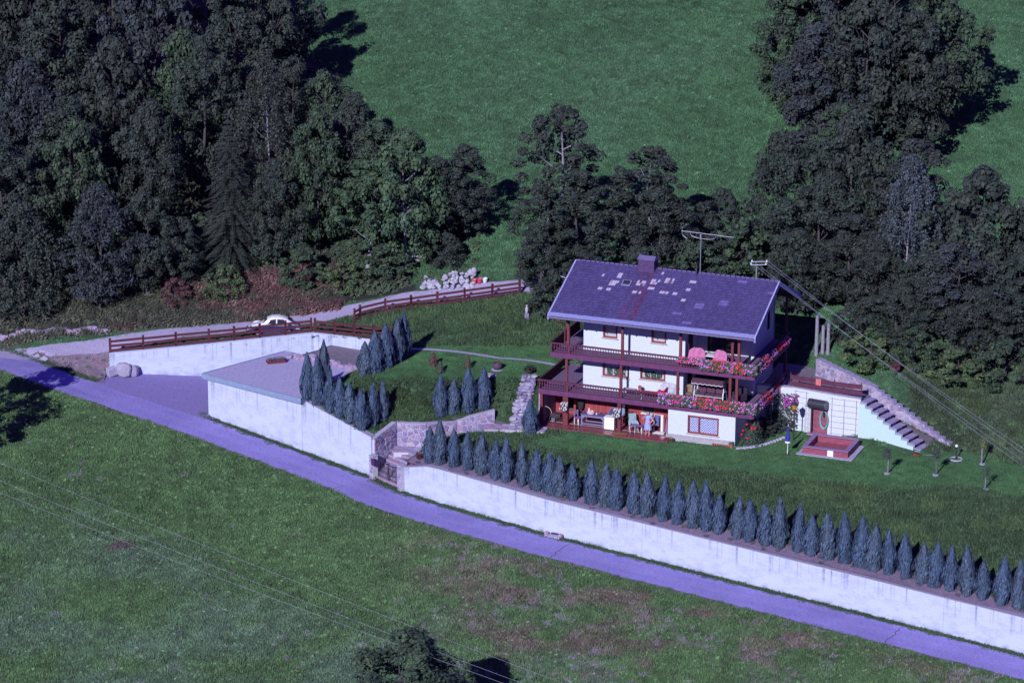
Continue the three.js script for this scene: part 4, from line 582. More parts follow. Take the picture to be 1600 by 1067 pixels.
  win([-3.3, -0.95, 5.2, 7.0], 4, { bars: [-2.1], curtain: null, mat: MAT.woodDark, sill: false }); win([-3.5, -1.3, 2.5, 4.5], 4, { bars: [-2.4], curtain: null, mat: MAT.woodDark, sill: false });
  { const t = part('gable_window', house); obj('window_frame', [bx(0.1, 1.35, 0.08, -0.05, 6.82, -7.04), bx(0.1, 1.35, 0.08, -0.05, 6.82, -7.56), bx(0.1, 0.08, 0.44, -0.05, 7.46, -7.3), bx(0.1, 0.08, 0.44, -0.05, 6.19, -7.3)], MAT.woodDark, t); obj('pane', bx(0.012, 1.2, 0.44, -0.1, 6.82, -7.3), MAT.glass, t); }
  { const t = part('loggia_door', house); obj('door_leaf', bx(0.06, 1.95, 0.8, -4.06, 6.08, -2.6), MAT.woodDark, t); obj('door_leaf', bx(0.06, 1.95, 0.8, -4.06, 3.38, -2.6), MAT.woodDark, t); }

  // balconies
  const bsh = new THREE.Shape(); { const o = [[0, 0.06], [0.05, 0.06], [0.1, 0.03], [0.22, 0.022], [0.32, 0.036], [0.40, 0.056], [0.45, 0.036], [0.49, 0.017], [0.54, 0.025], [0.575, 0.06], [0.6, 0.06]]; bsh.moveTo(-o[0][1], 0); o.forEach(([y, h]) => bsh.lineTo(h, y)); o.slice().reverse().forEach(([y, h]) => bsh.lineTo(-h, y)); }
  const bal = new THREE.ExtrudeGeometry(bsh, { depth: 0.03, bevelEnabled: false }); bal.translate(0, 0, -0.015); muv(bal);
  function balcony(y, uL, uR, label) {
    const t = part('balcony', house);
    obj('floor_slab', [bx(uR - uL - 0.1, 0.3, 1.5, (uL + uR) / 2, y + 0.15, -0.77), bx(1.15, 0.3, 7.1, uR - 0.62, y + 0.15, -5.07), bx(-11.36 - uL - 0.05, 0.3, 4.4, (uL - 11.31) / 2, y + 0.15, -3.72), bx(4.1 - 0.28, 0.29, 2.5, -2.19, y + 0.145, -2.77)], MAT.balFloor, t);
    obj('fascia', bx(uR - uL, 0.34, 0.06, (uL + uR) / 2, y + 0.17, 0.03), MAT.fasciaWood, t);
    obj('fascia', bx(0.06, 0.34, 8.4, uR + 0.03, y + 0.17, -4.17), MAT.fasciaWood, t);
    obj('fascia', bx(0.06, 0.34, 6, uL - 0.03, y + 0.17, -3), MAT.fasciaWood, t);
    obj('hand_rail', rbx(uR - uL + 0.16, 0.1, 0.13, 0.02, (uL + uR) / 2, y + 0.99, 0.03), MAT.wood, t);
    obj('hand_rail', rbx(0.13, 0.1, 8.2, 0.02, uR + 0.02, y + 0.991, -4.2), MAT.wood, t);
    obj('hand_rail', rbx(0.13, 0.1, 5.9, 0.02, uL - 0.02, y + 0.991, -3.0), MAT.woodDark, t);
    const N = Math.round((uR - uL) / 0.186); for (let k = 0; k <= N; k++) { const o = obj('baluster', bal, MAT.wood, t, 0); o.position.set(lerp(uL + 0.06, uR - 0.06, k / N), y + 0.342, 0.03); }
    const S = 44; for (let k = 1; k <= S; k++) { const o = obj('baluster', bal, MAT.wood, t, 0); o.rotation.y = Math.PI / 2; o.position.set(uR + 0.02, y + 0.342, -k * 0.186); }
    for (let k = 1; k <= 31; k++) obj('side_board', bx(0.025, 0.6, 0.182, uL - 0.02, y + 0.64, -k * 0.186), MAT.woodDark, t);
    return t;
  }
  balcony(2.08, -14.0, 1.2); balcony(4.8, -13.15, 1.2);
  for (const [u, w] of [[-11.95, 0.17], [-8.08, 0.17], [-3.98, 0.17], [-0.35, 0.17], [0.1, 0.17]]) obj('post', bx(w, 2.9, w, u, 6.55, -0.12), MAT.woodRed, house);
  for (const [u, w] of [[-12.05, 0.17], [-8.15, 0.17], [-4.12, 0.17], [-0.45, 0.17], [0.02, 0.17]]) obj('post', bx(w, 2.42, w, u, 3.59, -0.12), MAT.woodRed, house);
  for (const [u, w] of [[-13.85, 0.22], [-12.1, 0.36], [-8.22, 0.24]]) obj('post', bx(w, 2.08, 0.24, u, 1.02, -0.15), MAT.woodRed, house);
  for (const [v, y0, y1] of [[7.9, 2.4, 4.8], [7.9, 5.1, 8.4]]) obj('post', bx(0.16, y1 - y0, 0.16, 1.08, (y0 + y1) / 2, -v), MAT.wood, house);

  // roof
  const roof = part('roof', house), uL = -13.03, uR = 1.47, k = Math.atan(0.4364), ck = Math.cos(k), slope = (s, y = 0) => { /* s = distance up the slope from the eave */ return [8 + s * Math.sin(k) + y * ck, 1 - s * ck + y * Math.sin(k)]; }, SL = 5.5 / ck;
  const deck = (side) => { const P = [[-1, 8], [4.5, 10.4]].map(([v, y]) => [side > 0 ? v : 9 - v, y]), th = 0.17, g = hexa([[uL + 0.02, P[0][1] - th - 0.02, -P[0][0]], [uR - 0.02, P[0][1] - th - 0.02, -P[0][0]], [uR - 0.02, P[1][1] - th - 0.02, -P[1][0]], [uL + 0.02, P[1][1] - th - 0.02, -P[1][0]]], [[uL + 0.02, P[0][1] - 0.03, -P[0][0]], [uR - 0.02, P[0][1] - 0.03, -P[0][0]], [uR - 0.02, P[1][1] - 0.03, -P[1][0]], [uL + 0.02, P[1][1] - 0.03, -P[1][0]]]); return g; };
  obj('roof_deck', deck(1), MAT.woodDark, roof); obj('roof_deck', deck(-1), MAT.woodDark, roof);
  const pale = [[-10.51, 3.25], [-9.44, 3.46, 1], [-9.6, 2.71], [-10.34, 2.09, 1], [-9.74, 2.1, 1], [-7.77, 2.98], [-6.83, 3.21], [-5.96, 3.46], [-4.31, 3.51, 1], [-4.37, 2.78, 1], [-7.81, 2.06], [-6.9, 2.53], [-5.93, 2.31], [-5.1, 2.3], [-4.35, 1.84, 1], [-6.7, 4.04, 2]], dim = [[-3.15, 1.41], [-4.42, 0.47], [1.28, 3.31], [-1.61, 1.93], [-1.06, 4.05], [-3.53, -0.26]];
  const tiles = (side) => {
    const rows = 20, cols = 94, P = [], I = [], C = [], rr = rng(side > 0 ? 8 : 9), tw = (uR - uL) / cols, s0 = 0.34, rh = (SL - s0) / rows;
    for (let j = 0; j < rows; j++) for (let i = 0; i < cols; i++) {
      const uc = uL + (i + 0.5) * tw, vc = -1 + (s0 + (j + 0.5) * rh) * ck; let v = 0.82 + 0.36 * rr(), c = [0.098 * v, 0.078 * v, 0.238 * v];
      const lich = fbm(uc * 0.5, vc * 0.5, 141); c = c.map((q, n) => q * (0.85 + 0.35 * lich));
      if (side > 0) {
        if (uc > -8.5 && uc < -7.05 && rr() < 0.75) { const q = 0.6 + 0.6 * rr(), ru = clamp(noise(uc * 7, vc * 0.25, 151) * 1.5 - 0.35) * 0.75; c = [lerp(c[0], 0.17 * q, ru), lerp(c[1], 0.045 * q, ru), lerp(c[2], 0.12 * q, ru)]; }
        for (const [pu, pv, sm] of pale) if (Math.abs(uc - pu) < (sm ? 0.16 : 0.27) && Math.abs(vc - pv) < (sm === 2 ? 0.1 : 0.17)) { const q = rr(); c = q < 0.72 ? [0.62, 0.56, 0.72] : q < 0.85 ? [0.5, 0.3, 0.42] : c; }
        for (const [pu, pv] of dim) if (Math.abs(uc - pu) < 0.3 && Math.abs(vc - pv) < 0.16) c = c.map((q, n) => q * 1.7 + 0.03);
      }
      const seg = 3, b = P.length / 3, off = rr() * 0.008, tilt = (rr() - 0.5) * 0.008;
      for (let q = 0; q <= 1; q++) for (let e = 0; e <= seg; e++) {
        const t = e / seg, u = uL + (i + 0.02 + 0.96 * t) * tw, s = s0 + (j + q) * rh + (q ? 0.05 : 0), bump = 0.022 * Math.pow(Math.sin(t * Math.PI), 0.8), lift = q ? 0.004 : 0.05; const [y, z] = slope(s, bump + lift + off + tilt * t); P.push(u, y, side > 0 ? z : -9 - z); C.push(...c);
      }
      for (let e = 0; e <= seg; e++) { const t = e / seg, u = uL + (i + 0.02 + 0.96 * t) * tw, [y, z] = slope(s0 + j * rh + 0.04, 0.0); P.push(u, y, side > 0 ? z : -9 - z); C.push(...c); }
      for (let e = 0; e < seg; e++) { const f = (a, d, c2) => I.push(...(side > 0 ? [a, d, c2] : [a, c2, d])); f(b + e, b + e + 1, b + seg + 1 + e); f(b + e + 1, b + seg + 2 + e, b + seg + 1 + e); f(b + 2 * (seg + 1) + e, b + 2 * (seg + 1) + e + 1, b + e); f(b + 2 * (seg + 1) + e + 1, b + e + 1, b + e); }
    }
    let g = new THREE.BufferGeometry(); g.setAttribute('position', new THREE.Float32BufferAttribute(P, 3)); g.setAttribute('color', new THREE.Float32BufferAttribute(C, 3)); g.setIndex(I); g = g.toNonIndexed(); g.computeVertexNormals(); return g;
  };
  const tm = M(1, 1, 1, { rough: 0.7, vertexColors: true });
  obj('roof_tiles', tiles(1), tm, roof, 0.7).userData.kind = 'stuff'; obj('roof_tiles', tiles(-1), tm, roof, 0.7).userData.kind = 'stuff';
  { const g = []; const n = 42; for (let i = 0; i < n; i++) { const c = new THREE.CylinderGeometry(0.13, 0.145, (uR - uL) / n + 0.03, 9, 1, false, 0, Math.PI); c.rotateX(-Math.PI / 2); c.rotateY(Math.PI / 2); c.rotateX(0); c.translate(uL + (i + 0.5) * (uR - uL) / n, 10.4, -4.5); g.push(c); } obj('ridge_tiles', g, M(0.28, 0.22, 0.55, { side: THREE.DoubleSide }), roof).userData.kind = 'stuff'; }
  { const [y0, z0] = slope(0, 0.02), [y1, z1] = slope(0.36, 0.03); obj('eave_flashing', hexa([[uL, y0 - 0.02, z0], [uR, y0 - 0.02, z0], [uR, y1 - 0.02, z1], [uL, y1 - 0.02, z1]], [[uL, y0, z0], [uR, y0, z0], [uR, y1, z1], [uL, y1, z1]]), MAT.gutter, roof); }
  { const gut = new THREE.CylinderGeometry(0.075, 0.075, uR - uL + 0.06, 12, 1, true, -Math.PI / 2, Math.PI); gut.rotateZ(Math.PI / 2); gut.rotateX(Math.PI); gut.translate((uL + uR) / 2, 7.92, 1.07); const gm = MAT.verge.clone(); gm.side = THREE.DoubleSide; obj('gutter', [gut, rod([uL - 0.03, 7.925, 1.145], [uR + 0.03, 7.925, 1.145], 0.015)], gm, roof); }
  for (const u of [uL, uR]) for (const s of [1, -1]) { const f = (v) => (s > 0 ? -v : v - 9); obj('verge_board', hexa([[u - 0.05, 7.72, f(-1.0)], [u + 0.05, 7.72, f(-1.0)], [u + 0.05, 10.12, f(4.5)], [u - 0.05, 10.12, f(4.5)]], [[u - 0.05, 8.075, f(-1.0)], [u + 0.05, 8.075, f(-1.0)], [u + 0.05, 10.475, f(4.5)], [u - 0.05, 10.475, f(4.5)]]), MAT.verge, roof); }
  obj('purlin', bx(14.3, 0.2, 0.16, -5.78, 8.12, -0.12), MAT.woodDark, roof);
  for (let i = 0; i < 20; i++) { const u = uL + 0.4 + i * 0.72; obj('rafter', hexa([[u - 0.05, 7.72, 0.95], [u + 0.05, 7.72, 0.95], [u + 0.05, 8.78, -1.48], [u - 0.05, 8.78, -1.48]], [[u - 0.05, 7.82, 0.95], [u + 0.05, 7.82, 0.95], [u + 0.05, 8.88, -1.48], [u - 0.05, 8.88, -1.48]]), MAT.woodDark, roof); }
  const ch = part('chimney', house); const chm = M(0.09, 0.055, 0.17, { map: brickTex });
  obj('chimney_stack', bx(1.12, 1.3, 0.85, -7.8, 10.45, -4.45), chm, ch); obj('chimney_cap', [bx(1.26, 0.06, 1.0, -7.8, 11.13, -4.45), bx(1.2, 0.1, 0.36, -7.8, 11.21, -4.2, 0, 0.45), bx(1.2, 0.1, 0.5, -7.8, 11.21, -4.6, 0, -0.3)], M(0.17, 0.14, 0.32), ch); obj('flashing', bx(1.3, 0.07, 1.06, -7.8, 10.2, -4.3, 0, k * 0.6), M(0.2, 0.07, 0.14), ch);
  const sk = part('roof_window', house); { const [y, z] = slope((2.79 + 1) / ck, 0.08); obj('window_frame', bx(0.62, 0.08, 0.55, -8.75, y, z, 0, k), M(0.3, 0.3, 0.5, { rough: 0.4 }), sk); obj('pane', bx(0.48, 0.02, 0.4, -8.75, y + 0.05, z + 0.02, 0, k), MAT.carGlass, sk); }
  obj('vent_pipe', [cyl(0.07, 0.06, 0.55, -4.3, 10.2, -4.25), cyl(0.1, 0.02, 0.1, -4.3, 10.75, -4.25)], MAT.darkIron, roof);
  obj('downpipe', [tube([[-12.45, 7.85, 1.0], [-12.45, 7.6, 0.95], [-12.2, 7.35, 0.3], [-12.17, 7.1, 0.02], [-12.17, 5.9, 0.0]], 0.045, 24, 7)], MAT.woodRed, house);
  obj('snow_hook', [rod([-13.0, 9.5, -3.0], [-13.6, 9.62, -3.0], 0.02)], MAT.metal, roof);
}
// aerial and the electricity mast on the roof
{
  const a = thing('television_aerial', 'tall television aerial on the roof ridge', 'aerial', hp(-4.1, 4.5, 10.35), -HYAW); obj('mast', rod([0, 0, 0], [0, 2.75, 0], 0.035, 0.028), MAT.metal, a); obj('boom', rod([-1.35, 2.95, 0.1], [2.35, 2.85, 0.1], 0.022), MAT.metal, a); obj('support_arm', tube([[-0.75, 2.88, 0.1], [-0.6, 2.66, 0.1], [0.9, 2.6, 0.1], [1.1, 2.8, 0.1]], 0.02, 16, 5), MAT.metal, a); obj('clamp', bx(0.1, 0.2, 0.1, 0, 2.72, 0.05), MAT.metal, a);
  for (let k = 0; k < 9; k++) obj('element', rod([-0.9 + k * 0.38, 2.93 - k * 0.01, -0.22], [-0.9 + k * 0.38, 2.93 - k * 0.01, 0.42], 0.009), MAT.metal, a);
  for (const s of [-1, 1]) obj('reflector', tube([[-1.3, 2.95, 0.1], [-1.28, 2.95 + s * 0.25, 0.12], [-0.95, 2.95 + s * 0.5, 0.12]], 0.018, 10, 5), MAT.metal, a);
  const m = thing('roof_mast', 'short steel wire mast at the right end of the ridge', 'mast', hp(-0.15, 4.5, 10.35), -HYAW); obj('mast_tube', rod([0, 0, 0], [0, 1.15, 0], 0.05), MAT.metal, m); obj('cross_arm', [rod([-0.45, 1.15, -0.4], [0.5, 1.2, -0.7], 0.03), rod([-0.3, 1.12, 0.3], [0.65, 1.17, 0.0], 0.03)], MAT.metal, m); for (const [x, z] of [[-0.45, -0.4], [0.5, -0.7], [-0.3, 0.3], [0.65, 0.0]]) obj('insulator', cyl(0.045, 0.03, 0.14, x, 1.16, z, 8), MAT.white, m);
}
// ---------------------------------------------------------------- conifer hedge and other columnar conifers
const thujaMats = [leafMat(0.050, 0.090, 0.175), leafMat(0.058, 0.096, 0.165), leafMat(0.044, 0.083, 0.165)], TH = [1, 2, 3, 4].map((seed) => {
  const r = rng(seed * 31), L = new Leaves(), n = 1700, hgt = 2.7, prof = (t) => (t < 0.3 ? 0.33 + 0.57 * t : 0.5 * Math.pow(Math.max(0, 1 - Math.pow((t - 0.3) / 0.72, 1.75)), 0.95)) + 0.015;
  for (let k = 0; k < n; k++) {
    const t = Math.pow(r(), 1.25), a = r() * 6.283, lob = 1 + 0.16 * Math.sin(a * 3 + t * 9 + seed) + 0.1 * Math.sin(a * 7 - t * 15), rad = prof(t) * lob * (0.66 + 0.4 * r()), y = 0.06 + t * hgt, cx = Math.cos(a), cz = Math.sin(a), v = 0.5 + 0.9 * r() + (r() < 0.08 ? 0.5 : 0);
    L.add(cx * rad, y, cz * rad, cx + (r() - 0.5) * 0.9, 0.1 + 0.4 * r(), cz + (r() - 0.5) * 0.9, 0.07 + 0.05 * r(), 0.24 + 0.2 * r(), cx * 0.35, 1, cz * 0.35, [v, v * (0.94 + 0.12 * r()), v]);
  }
  const core = new THREE.LatheGeometry(Array.from({ length: 10 }, (_, i) => new THREE.Vector2(Math.max(0.001, prof(i / 9) * 0.66), 0.06 + i / 9 * hgt * 0.9)), 9);
  { const c = new Float32Array(core.attributes.position.count * 3).fill(0.6); core.setAttribute('color', new THREE.BufferAttribute(c, 3)); core.deleteAttribute('uv'); }
  const lg = L.geo(); return { crown: mergeGeometries([lg, core]), stem: cyl(0.06, 0.04, 0.4, 0, -0.15, 0, 6) };
});
muv(TH[0].stem);
function thuja(x, z, h, wd, label, group, seed, y = H(x, z)) {
  const t = thing('columnar_conifer', label, 'conifer', [x, y, z], seed * 1.7, group), v = TH[seed % 4];
  obj('crown', v.crown, thujaMats[(seed * 7) % 3], t, 0); obj('trunk', v.stem, MAT.bark, t, 0); t.scale.set(wd / 1.0, h / 2.7, wd / 1.0); t.rotation.x = 0.05 * Math.sin(seed * 5.3); t.rotation.z = 0.05 * Math.sin(seed * 3.1); return t;
}
{
  const r = rng(3), n = 42, P = [[-21.0, 1.55], [-19.6, 2.75], [-12.39, 7.3], [-0.72, 13.68], [6.97, 17.73], [17.0, 23.2]], cum = [0]; for (let i = 0; i + 1 < P.length; i++) cum.push(cum[i] + Math.hypot(P[i + 1][0] - P[i][0], P[i + 1][1] - P[i][1]));
  for (let k = 0; k < n; k++) {
    const s = (k + 0.2 + (r() - 0.5) * 0.34) / n * cum[cum.length - 1]; let i = 0; while (i < P.length - 2 && cum[i + 1] < s) i++; const t = (s - cum[i]) / (cum[i + 1] - cum[i]); let x = lerp(P[i][0], P[i + 1][0], t), z = lerp(P[i][1], P[i + 1][1], t); const w = alongW(x, z), o = 0.95 - w.d; x += w.tz * o; z -= w.tx * o;
    thuja(x, z, 2.3 + 0.8 * r(), 0.84 + 0.28 * r(), `blue-green columnar conifer in the roadside hedge, ${ordinals[k]} from the gate`, 'conifer hedge along the roadside wall', k);
  }
  const G = [[-28.9, -5.3, 3.4, 1.0], [-28.2, -4.85, 3.3, 1.0], [-27.8, -5.6, 4.0, 1.0], [-27.3, -4.1, 2.8, 0.95], [-26.6, -3.6, 2.6, 1.05], [-25.9, -3.1, 2.6, 1.1], [-25.15, -2.6, 2.6, 1.15], [-24.4, -3.4, 2.8, 0.9], [-23.7, -4.1, 2.7, 0.8]];
  G.forEach(([x, z, h, w], i) => thuja(x, z, h, w, `columnar conifer in the clump beside the garage, ${ordinals[i]} from the garage roof`, 'conifers between garage and gate', i + 2));
  [[-25.1, -8.1, 2.3, 1.1], [-24.4, -8.4, 2.8, 1.25], [-23.7, -9.1, 3.0, 1.2], [-22.95, -10.2, 3.2, 1.05], [-22.5, -11.2, 3.2, 1.0]].forEach(([x, z, h, w], i) => thuja(x, z, h, w, `dense columnar conifer in the upper row by the lawn path, ${ordinals[i]} from the garage`, 'upper row of conifers', i + 1));
  [[-19.8, -4.6, 2.75, 1.0], [-18.9, -4.85, 2.3, 0.95], [-17.9, -5.2, 2.9, 1.1], [-16.85, -5.6, 2.75, 1.05]].forEach(([x, z, h, w], i) => thuja(x, z, h, w, `columnar conifer on the bank above the stone path wall, ${ordinals[i]} from the left`, 'conifers above the path wall', i));
  thuja(-13.7, -2.9, 2.3, 1.05, 'single columnar conifer at the left front corner of the house', undefined, 3);
}
// ---------------------------------------------------------------- trees
function branchy(r, h, spread, r0, lean = 0) {      // tapered trunk with limbs
  const g = [], pts = []; let x = 0, z = 0; for (let i = 0; i <= 5; i++) { pts.push([x, h * i / 5, z]); x += (r() - 0.5) * 0.05 * h + lean; z += (r() - 0.5) * 0.05 * h; }
  for (let i = 0; i < 5; i++) g.push(rod(pts[i], pts[i + 1], r0 * (1 - i * 0.18), r0 * (1 - (i + 1) * 0.18), 8));
  for (let k = 0; k < 11; k++) { const t = 0.28 + 0.65 * r(), i = Math.min(4, Math.floor(t * 5)), b = pts[i].map((v, c) => lerp(v, pts[i + 1][c], t * 5 - i)), a = r() * 6.283, l = spread * (0.5 + 0.5 * r()) * (1.15 - t * 0.6), m = [b[0] + Math.cos(a) * l * 0.5, b[1] + l * 0.3, b[2] + Math.sin(a) * l * 0.5], e = [b[0] + Math.cos(a) * l, b[1] + l * 0.75, b[2] + Math.sin(a) * l]; g.push(rod(b, m, r0 * 0.36 * (1 - t * 0.5), r0 * 0.2, 5), rod(m, e, r0 * 0.2, r0 * 0.05, 5)); }
  return g;
}
function broadleaf(seed, { h = 10, w = 7, base = 0.14, leaf = 0.26, clumps = 95, per = 125, round = 0.75, openness = 0.3, lobes = 5 } = {}) {
  const r = rng(seed), L = new Leaves(), lob = Array.from({ length: lobes }, () => [r() * 6.283, 0.25 + 0.6 * r(), 0.7 + 0.5 * r()]);
  for (let k = 0; k < clumps; k++) {
    const t = (k + r()) / clumps, y = base + (1 - base) * t, prof = Math.pow(Math.sin(Math.PI * Math.pow(clamp((y - base) / (1 - base) * 0.94 + 0.05), round)), 0.6), a = r() * 6.283; let out = Math.sqrt(0.15 + 0.85 * r()); let sw = 1; for (const [la, lt, lw] of lob) sw += 0.28 * lw * Math.max(0, Math.cos(a - la)) * Math.exp(-((t - lt) ** 2) * 18);
    const cx = Math.cos(a) * w / 2 * prof * out * sw * 0.84, cz = Math.sin(a) * w / 2 * prof * out * sw * 0.84, cy = y * h * 0.95, cr = (0.065 + 0.05 * r()) * w * (0.75 + 0.3 * prof), cv = 0.72 + 0.5 * r(), hue = r();
    const c = [cv * (0.9 + 0.25 * hue), cv, cv * (1.08 - 0.2 * hue)];
    const m = Math.round(per * (0.7 + 0.6 * r()));
    for (let q = 0; q < m; q++) { const d = V3(r() * 2 - 1, r() * 2 - 0.85, r() * 2 - 1).normalize(), rr = cr * (0.5 + 0.62 * Math.pow(r(), 0.6)), s = leaf * (0.6 + 0.75 * r()), v = 0.68 + 0.62 * r(); L.add(cx + d.x * rr, cy + d.y * rr * 0.72, cz + d.z * rr, d.x + (r() - 0.5) * 1.3, d.y * 0.8 + 0.35 + (r() - 0.5), d.z + (r() - 0.5) * 1.3, s * 0.7, s, r() - 0.5, r() - 0.6, r() - 0.5, [c[0] * v, c[1] * v, c[2] * v]); }
  }
  return { crown: L.geo(), trunk: muv(merge(branchy(r, h * 0.82, w * 0.42, h * 0.018))) };
}
function spruce(seed, { h = 14, w = 5, droop = 0.35 } = {}) {
  const r = rng(seed), L = new Leaves(), g = [rod([0, 0, 0], [0, h, 0], h * 0.016, 0.02, 8)], rows = Math.round(h / 0.42);
  for (let j = 0; j < rows; j++) {
    const t = j / rows, y = h * (0.06 + 0.93 * t), R0 = w / 2 * Math.pow(1 - t, 0.85) + 0.12, nb = Math.round(8 + 7 * (1 - t));
    for (let b = 0; b < nb; b++) {
      const a = (b + r() * 0.8) / nb * 6.283 + j * 1.3, l = R0 * (0.72 + 0.4 * r()), ca = Math.cos(a), sa = Math.sin(a), nseg = Math.max(3, Math.round(l / 0.17)), bv = 0.75 + 0.5 * r(); if (l > 0.9 && b % 2) g.push(rod([0, y, 0], [ca * l * 0.8, y - droop * l * 0.65, sa * l * 0.8], 0.025, 0.008, 4));
      for (let q = 1; q <= nseg; q++) { const s = q / nseg, px = ca * l * s, pz = sa * l * s, py = y - droop * l * s * (0.6 + 0.6 * s) + 0.12 * Math.max(0, s - 0.75) * l; for (const side of [-1, 0, 1]) { const v = bv * (0.7 + 0.6 * r()), wd = 0.30 * (1.1 - 0.5 * s); L.add(px - sa * side * wd * 0.5, py - 0.05 - Math.abs(side) * 0.05 - 0.06 * r(), pz + ca * side * wd * 0.5, ca * 0.25 + (r() - 0.5) * 0.5, 1, sa * 0.25 + (r() - 0.5) * 0.5, 0.13, 0.32, ca - sa * side * 1.2, -0.35, sa + ca * side * 1.2, [v, v, v]); } }
    }
  }
  return { crown: L.geo(), trunk: muv(merge(g)) };
}
function weeping(seed, { h = 13, w = 5 } = {}) {      // birch-like: hanging twigs on a pale stem
  const r = rng(seed), L = new Leaves(), g = branchy(r, h * 0.95, w * 0.4, h * 0.011);
  for (let k = 0; k < 330; k++) { const t = 0.12 + 0.88 * r(), a = r() * 6.283, R0 = w / 2 * Math.pow(Math.sin(Math.PI * (0.12 + 0.86 * t)), 0.7) * Math.sqrt(0.1 + 0.9 * r()), x = Math.cos(a) * R0, z = Math.sin(a) * R0, y = h * t, len = 0.7 + 1.3 * r(), v0 = 0.75 + 0.5 * r(); for (let q = 0; q < 34; q++) { const v = v0 * (0.7 + 0.6 * r()), s = r(); L.add(x * (1 + 0.1 * s) + (r() - 0.5) * 0.4, y - s * len, z * (1 + 0.1 * s) + (r() - 0.5) * 0.4, r() - 0.5, 0.3, r() - 0.5 + 0.2, 0.13, 0.2, r() - 0.5, -1, r() - 0.5, [v, v, v]); } }
  return { crown: L.geo(), trunk: muv(merge(g)) };
}
const VAR = {
  dark: [broadleaf(11, { h: 11, w: 7.2, leaf: 0.24, clumps: 120, per: 130 }), broadleaf(12, { h: 12, w: 6.4, leaf: 0.22, round: 0.9, clumps: 120, per: 130 }), broadleaf(13, { h: 10, w: 7.6, leaf: 0.25, round: 0.65, lobes: 7, clumps: 115, per: 130 })],
  maple: [broadleaf(21, { h: 11, w: 8.6, leaf: 0.36, clumps: 105, per: 95, round: 0.7, lobes: 8 }), broadleaf(22, { h: 12, w: 8.8, leaf: 0.34, clumps: 120, per: 95, round: 0.8, lobes: 8 })],
  tall: [broadleaf(31, { h: 12, w: 5.4, leaf: 0.24, clumps: 90, per: 95, round: 0.85, base: 0.3, lobes: 4 }), broadleaf(32, { h: 12, w: 5.0, leaf: 0.22, clumps: 80, per: 105, base: 0.22 })],
  shrub: [broadleaf(41, { h: 3.4, w: 3.6, leaf: 0.2, clumps: 46, per: 80, base: 0.02, round: 0.55 }), broadleaf(42, { h: 3.2, w: 4, leaf: 0.18, clumps: 50, per: 80, base: 0.02, round: 0.5, lobes: 6 })],
  spruce: [spruce(51, { h: 13, w: 6.4 })], larch: [weeping(61, { h: 14, w: 5.2 }), weeping(62, { h: 10, w: 5 })],
};
const LM = { dark: leafMat(0.026, 0.043, 0.034), green: leafMat(0.036, 0.070, 0.037), deep: leafMat(0.024, 0.037, 0.032), maple: leafMat(0.050, 0.104, 0.050), blue: leafMat(0.030, 0.042, 0.052), silver: leafMat(0.08, 0.105, 0.13), needle: leafMat(0.026, 0.040, 0.034), larch: leafMat(0.046, 0.056, 0.048), bush: leafMat(0.07, 0.115, 0.045), red: leafMat(0.11, 0.04, 0.05) };
function tree(kind, vi, x, z, h, wd, mat, label, group, turn = 0, bark = MAT.bark, name) {
  const v = VAR[kind][vi % VAR[kind].length], bb = v.crown.boundingBox || (v.crown.computeBoundingBox(), v.crown.boundingBox), sy = h / bb.max.y, sx = wd / ((bb.max.x - bb.min.x + bb.max.z - bb.min.z) / 2);
  const t = thing(name || ({ dark: 'broadleaf_tree', maple: 'maple_tree', tall: 'slender_tree', shrub: 'shrub', spruce: 'spruce_tree', larch: 'birch_tree' })[kind], label, kind === 'shrub' ? 'shrub' : 'tree', [x, H(x, z) - 0.08, z], turn, group);
  const c = obj('crown', v.crown, LM[mat], t, 0), k = obj('trunk', v.trunk, bark, t, 0); t.scale.set(sx, sy, sx); return t;
}
